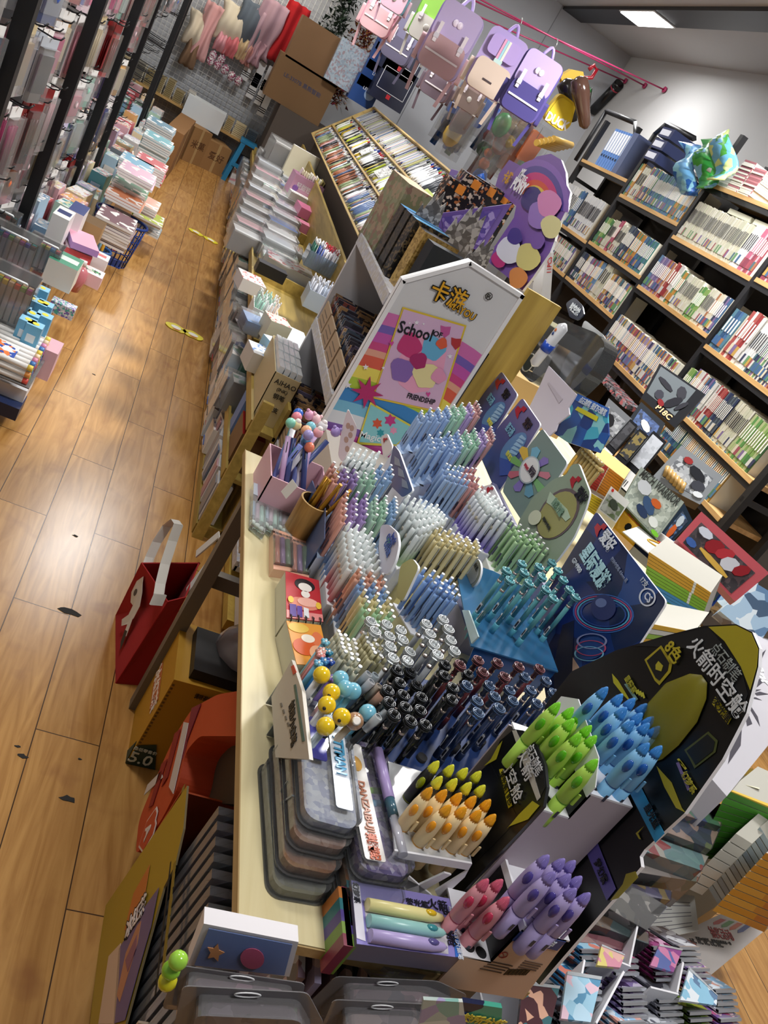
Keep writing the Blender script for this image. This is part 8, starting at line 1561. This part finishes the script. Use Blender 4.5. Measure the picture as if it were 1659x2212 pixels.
# play mats rolled and draped
t=thing('play_mat','blue, green and yellow foam play mats draped over the top of the bookcase','play mat',tuple(at(1530,400,x=BX)))
for k,(px0,py0,cols) in enumerate(((1480,330,['#6aa8d8','#2c64b0','#8cc8e0']),(1520,320,['#48a048','#7cb8dc','#2c8c3c']),(1555,310,['#c8d890','#6cb0d8','#4c9c44']))):
    pts_=[at(px0+4*math.sin(v*5)*1.5,py0+ -20+ 110*v/1.0,x=BX-.03-.03*k) for v in [i/10 for i in range(11)]]
    m_=MB(); prof=[]
    for i,p in enumerate(pts_):
        m_.v.append(p+Vector((.05*math.sin(i*.8+k),.09,0))); m_.v.append(p+Vector((.05*math.cos(i*.7+k),-.12,.03)))
    mm=art(cols,7,k)
    for i in range(10): m_.face((2*i,2*i+1,2*i+3,2*i+2),mm,True)
    o=m_.build('mat_sheet',t); sd=o.modifiers.new('thick','SOLIDIFY'); sd.thickness=.012
# black folding frames leaning over the bookcase top
for k,(a,b,c) in enumerate((((1310,240),(1372,265),(1372,300)),((1415,290),(1440,268),(1500,300)))):
    m_=MB(); pts_=[at(*q,x=BX+.25) for q in(a,b,c)]
    for p,q_ in zip(pts_,pts_[1:]): m_.tube([p,q_],.022,FRM,n=4)
    m_.tube([pts_[0],Vector((BX+.25,pts_[0].y,2.0))],.022,FRM,n=4); tag(m_.build('folded_frame'),('farther','nearer')[k]+' black folded frame sticking up behind the bookcase top','frame')
# film bag at bookcase top end
o=MB().ball(at(1545,372,x=BX),.07,clear('#f0f0f0',.5,.15),12,(1,1.2,.6)).build('plastic_bag'); tag(o,'crumpled white film bag on the bookcase between mats and red exercise books','bag')
# ================= hanging rail with backpacks =================
RDW=mat('#a8305c',.35)
ends=[at(1437,195,x=3.88),at(1394,186,x=3.88),at(1352,176,x=3.88)]
far=[at(1015,0,z=ends[0].z),at(1045,2,z=ends[1].z),at(1048,43,z=ends[2].z)]
dirs=[at(1018,-2,z=2.68)-ends[0],at(1040,0,z=2.68)-ends[1],at(1046,41,z=2.62)-ends[2]]
for k in range(3):
    e_=ends[k]; d=dirs[k]; tag(MB().tube([e_,e_+d*1.1],.008,RDW,n=6).build('hanging_wire'),('first','second','third')[k]+' crimson hanging wire fixed to the right wall','wire')
    tag(MB().cyl(e_,e_-X*.02,.03,RDW,n=8).build('wall_hook'),('first','second','third')[k]+' crimson wire anchor on the right wall','hook')
def backpack(lab,px,py,dist_y,s,c1,c2,c3,trim='#ece4e8',deco='bow',group=None):
    """school backpack hanging on a rail, front towards the camera aisle; px,py = picture of its top loop"""
    p=at(px,py,y=dist_y); t=thing('school_backpack',lab,'backpack',tuple(p)); W=.29*s; H=.40*s; D=.15*s
    # facing direction towards viewer (-y, slightly -x)
    f=Vector((-.25,-1,0)).normalized(); r=Vector((-f.y,f.x,0)); r=Vector((1,-.25,0)).normalized(); b=p-Z*(H+.05*s)
    def P(u,v,w): return b+r*(u*W)+Z*(v*H)+f*(w*D)
    def solid(u0,u1,v0,v1,w0,w1,m,name,rad=.03,par=None):
        ol=roundpoly([P(u0,v0,w0),P(u1,v0,w0),P(u1,v1,w0),P(u0,v1,w0)],rad*s,5); return MB().prism(ol,f*((w1-w0)*D),m).build(name,par or t)
    m1,m2,m3=mat(c1,.55),mat(c2,.55),mat(c3,.55); tr=mat(trim,.45)
    solid(-.5,.5,0,1,0,.62,m1,'body',.06); solid(-.44,.44,.0,.5,.62,.95,m2,'front_pocket',.05)
    fl=solid(-.46,.46,.42,1.0,.60,.8,m3,'flap',.05) if deco!='pocket' else solid(-.38,.38,.58,.9,.62,.85,m3,'upper_pocket',.04)
    for sx in(-1,1):
        if deco!='pocket': MB().pp(P(sx*.3-.04,.36,.96),r*(.08*W),f*.006,Z*(.3*H),tr).build('buckle_strap',t); MB().pp(P(sx*.3-.055,.42,.97),r*(.11*W),f*.008,Z*(.07*H),mat('#d8d4dc',.3)).build('buckle',t)
        MB().prism(roundpoly([P(sx*.5,.02,.1),P(sx*.5,.02,.55),P(sx*.5,.42,.55),P(sx*.5,.42,.1)],.02*s),r*(sx*.10*W),m2).build('side_pocket',t)
        MB().pp(P(sx*.36-.04,-.42,.3),r*(.08*W),f*.004,Z*(.44*H)+r*(.02*sx),mat(c2,.5)).build('shoulder_strap',t)
    lp=[P(-.13,.99,.3)]+[P(-.13+.26*i/8,.99+.17*math.sin(math.pi*i/8),.3) for i in range(1,8)]+[P(.13,.99,.3)]; MB().tube(lp,.011*s,m3,n=7).build('top_loop',t)
    MB().tube([p+Z*.0,p+Z*.04+r*.012,p+Z*.07],.003,mat('#a8a8a8',.3,.8),n=5).build('hook',t)
    if deco=='bow':
        for a in(-1,1): MB().ball(P(a*.05,.74,.83),.02*s,mat('#ece0f0',.4),10,(1,.35,1.1)).build('bow_badge',t)
        MB().pp(P(-.4,.22,.97),r*(.8*W),f*.003,Z*(.03*H),tr).build('reflective_trim',t)
    elif deco=='pocket':
        for k,c in enumerate(('#f0a8c8','#a8d8e8','#f4f0e0')): MB().pp(P(-.09+.06*k,.52,.87),r*(.055*W),f*.004,Z*(.36*H),mat(c,.4)).build('rainbow_strap',t)
        MB().pp(P(-.1,.5,.88),r*(.2*W),f*.008,Z*(.06*H),mat('#c8e4e0',.3)).build('buckle',t); MB().pp(P(-.12,.18,.96),r*(.24*W),f*.002,Z*(.03*H),mat('#4a3c40',.5)).build('printed_mark',t)
    else: MB().ball(P(.0,.28,.97),.03*s,mat('#b8b4ac',.4),10,(1,.2,1)).build('round_badge',t); MB().pp(P(-.5,.0,.6),r*W,f*.01,Z*.008,mat('#f0f0f0',.4)).build('piping',t)
    return t
def bpk(lab,top,bottom,y,*a,**k):
    A,B=at(*top,y=y),at(*bottom,y=y); s=(A.z-B.z)/.45; return backpack(lab,top[0],top[1],y,s,*a,**k)
bpk('lilac and pink backpack with a pearly bow, first from the green one',(1018,5),(955,170),6.6,'#a89cc4','#c09ca0','#c4b4dc')
bpk('lavender backpack with a cream front pocket and rainbow strap, middle of the row',(1115,62),(1050,210),5.9,'#b4a0d4','#dcc8b8','#b8a0dc',deco='pocket')
bpk('purple and indigo backpack with a pearly bow, last of the row on the right',(1190,110),(1120,255),5.3,'#5c5098','#443c80','#b8a4dc')
bpk('green and white backpack with a grey hexagon badge, left of the lilac one',(965,-20),(905,90),7.2,'#5c8c34','#c8c4bc','#88bc4c',deco='badge')
bpk('pink backpack with white straps near the top edge',(860,-40),(795,65),7.8,'#c88c9c','#d0a4a8','#d8a8b4')
bpk('blue plaid and pink backpack cut off by the top edge',(890,-70),(850,28),7.4,'#7cb4c8','#c8a0b0','#98c8d8',deco='badge')
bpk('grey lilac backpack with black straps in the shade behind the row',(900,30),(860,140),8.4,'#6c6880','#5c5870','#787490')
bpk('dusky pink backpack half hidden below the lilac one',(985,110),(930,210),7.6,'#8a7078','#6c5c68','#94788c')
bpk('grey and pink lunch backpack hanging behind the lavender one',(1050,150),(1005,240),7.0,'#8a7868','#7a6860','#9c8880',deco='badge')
# yellow bag and violin case, tubes
t=thing('yellow_bag','bright yellow flat bag and white block letters','bag',tuple(at(1215,210,y=5.4)))
P=[at(*q,y=5.4) for q in((1185,232),(1212,200),(1245,225),(1232,275),(1212,285),(1175,258))]; MB().prism(roundpoly(P,.03),Vector((0,.05,0)),mat('#d8b820',.45)).build('body',t); c_=sum(P,Vector())/6; MB().prism(roundpoly([c_+(p-c_)*.85-Y*.002 for p in P],.03),Vector((0,-.003,0)),mat('#e0c428',.4)).build('front_panel',t)
lettering('DUCK',t,at(1205,262,y=5.393),at(1225,272,y=5.4)-at(1185,250,y=5.4),Z,.07,mat('#e8e8ec',.4),bold=.04,wfit=.16)
bag2=MB().prism([at(*q,y=5.7) for q in((1210,165),(1235,150),(1260,155),(1268,200),(1250,215),(1225,200))],Vector((0,.06,0)),mat('#d0a818',.45)).build('yellow_pouch'); tag(bag2,'second yellow pouch hanging behind the brown case','bag')
A,B=at(1250,165,y=5.3),at(1265,278,y=5.3); t=thing('instrument_case','glossy brown and black teardrop instrument case hanging at the end of the row','case',tuple(B)); d=(B-A)
m_=MB(); m_.rings([(A,.012,d),(A+d*.06,.05,d),(A+d*.3,.055,d),(A+d*.6,.042,d),(A+d*.92,.035,d),(B,.012,d)],mat('#4a342c',.15),16); m_.build('shell',t); 
A2,B2=at(1222,170,y=5.5),at(1240,262,y=5.5); MB().rings([(A2,.012,B2-A2),(A2+(B2-A2)*.1,.06,B2-A2),(A2+(B2-A2)*.5,.05,B2-A2),(B2,.02,B2-A2)],mat('#1c1816',.2),14).build('rear_shell',t); MB().tube([A,A+Vector((.06,0,-.1)),at(1280,190,y=5.3),at(1270,250,y=5.3)],.006,mat('#101010',.5),n=5).build('strap',t)
A,B=at(1337,182,x=3.835),at(1280,240,x=3.835); t=thing('drawing_tube','black drawing tube with a red band leaning by the far corner','tube',tuple(B)); MB().rings([(A,.055,B-A),(A+(B-A)*1.0,.055,B-A)],mat('#15161a',.3),18).build('tube',t); MB().rings([(A+(B-A)*.13,.057,B-A),(A+(B-A)*.17,.057,B-A)],mat('#a83448',.4),18,cap=False).build('red_band',t); MB().rings([(A+(A-B)*.03,.06,B-A),(A+(B-A)*.1,.06,B-A)],mat('#0c0c0e',.3),18).build('cap',t)
A=at(1272,150,y=6.2); t=thing('clothes_hanger','red plastic hanger on the third wire','hanger',tuple(A)); MB().tube([A,A+Vector((.02,0,.04)),A+Vector((.05,0,.03)),A+Vector((.05,0,-.03)),A+Vector((0,0,-.06)),A+Vector((-.06,0,-.1))],.014,mat('#a81c2c',.3),n=7).build('hook',t); MB().tube([A+Vector((0,0,-.07)),A+Vector((.1,0,-.1))],.01,mat('#2c8c48',.4),n=6).build('arm',t)
# dim toys hanging behind the backpacks
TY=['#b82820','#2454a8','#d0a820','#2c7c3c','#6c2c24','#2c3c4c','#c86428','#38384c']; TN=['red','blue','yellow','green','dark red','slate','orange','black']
rt=random.Random(19)
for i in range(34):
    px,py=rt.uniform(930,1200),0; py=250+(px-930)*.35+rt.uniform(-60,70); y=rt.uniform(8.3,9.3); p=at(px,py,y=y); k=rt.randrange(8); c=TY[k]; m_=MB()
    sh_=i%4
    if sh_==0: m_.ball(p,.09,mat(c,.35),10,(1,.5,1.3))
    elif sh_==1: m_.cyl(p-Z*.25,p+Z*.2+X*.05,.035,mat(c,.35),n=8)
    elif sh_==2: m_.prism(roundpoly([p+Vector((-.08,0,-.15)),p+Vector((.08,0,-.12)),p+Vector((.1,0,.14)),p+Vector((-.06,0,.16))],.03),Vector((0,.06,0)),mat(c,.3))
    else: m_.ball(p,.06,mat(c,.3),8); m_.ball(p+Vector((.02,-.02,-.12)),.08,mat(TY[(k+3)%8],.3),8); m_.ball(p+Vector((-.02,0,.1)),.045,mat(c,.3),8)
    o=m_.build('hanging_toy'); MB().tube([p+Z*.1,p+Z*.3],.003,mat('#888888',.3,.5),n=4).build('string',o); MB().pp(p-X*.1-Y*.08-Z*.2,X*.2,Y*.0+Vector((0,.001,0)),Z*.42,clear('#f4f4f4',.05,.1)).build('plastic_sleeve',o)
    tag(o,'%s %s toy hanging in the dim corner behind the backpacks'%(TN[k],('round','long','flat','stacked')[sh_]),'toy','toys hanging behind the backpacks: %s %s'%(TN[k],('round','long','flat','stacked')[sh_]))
for i in range(5): p=at(1195-9*i,300+2*i,y=7.6); tag(MB().cyl(p,p+Vector((.25,.2,.05)),.03,mat('#b08c3c',.5),n=8).build('wooden_sword'),'yellow wooden stick in the bundle left of the blue binders','stick','yellow sticks left of the binders')
# store shelf under dim corner
wbox('low_cabinet','dark low cabinet in the back corner under the hanging toys','cabinet',(2.1,9.4,0),(1.5,.7,1.0),mat('#2c2c30',.6))
from collections import Counter
_c=Counter(o['label'] for o in bpy.data.objects if 'category' in o)
for o in bpy.data.objects:
    if 'category' in o and _c[o['label']]>1: o['group']=o['label']
    elif 'category' in o and _c[o['label']]==1 and 'group' in o and not 1: pass
for o in bpy.data.objects:
    for k in('_w','_c','_p'):
        if k in o: del o[k]
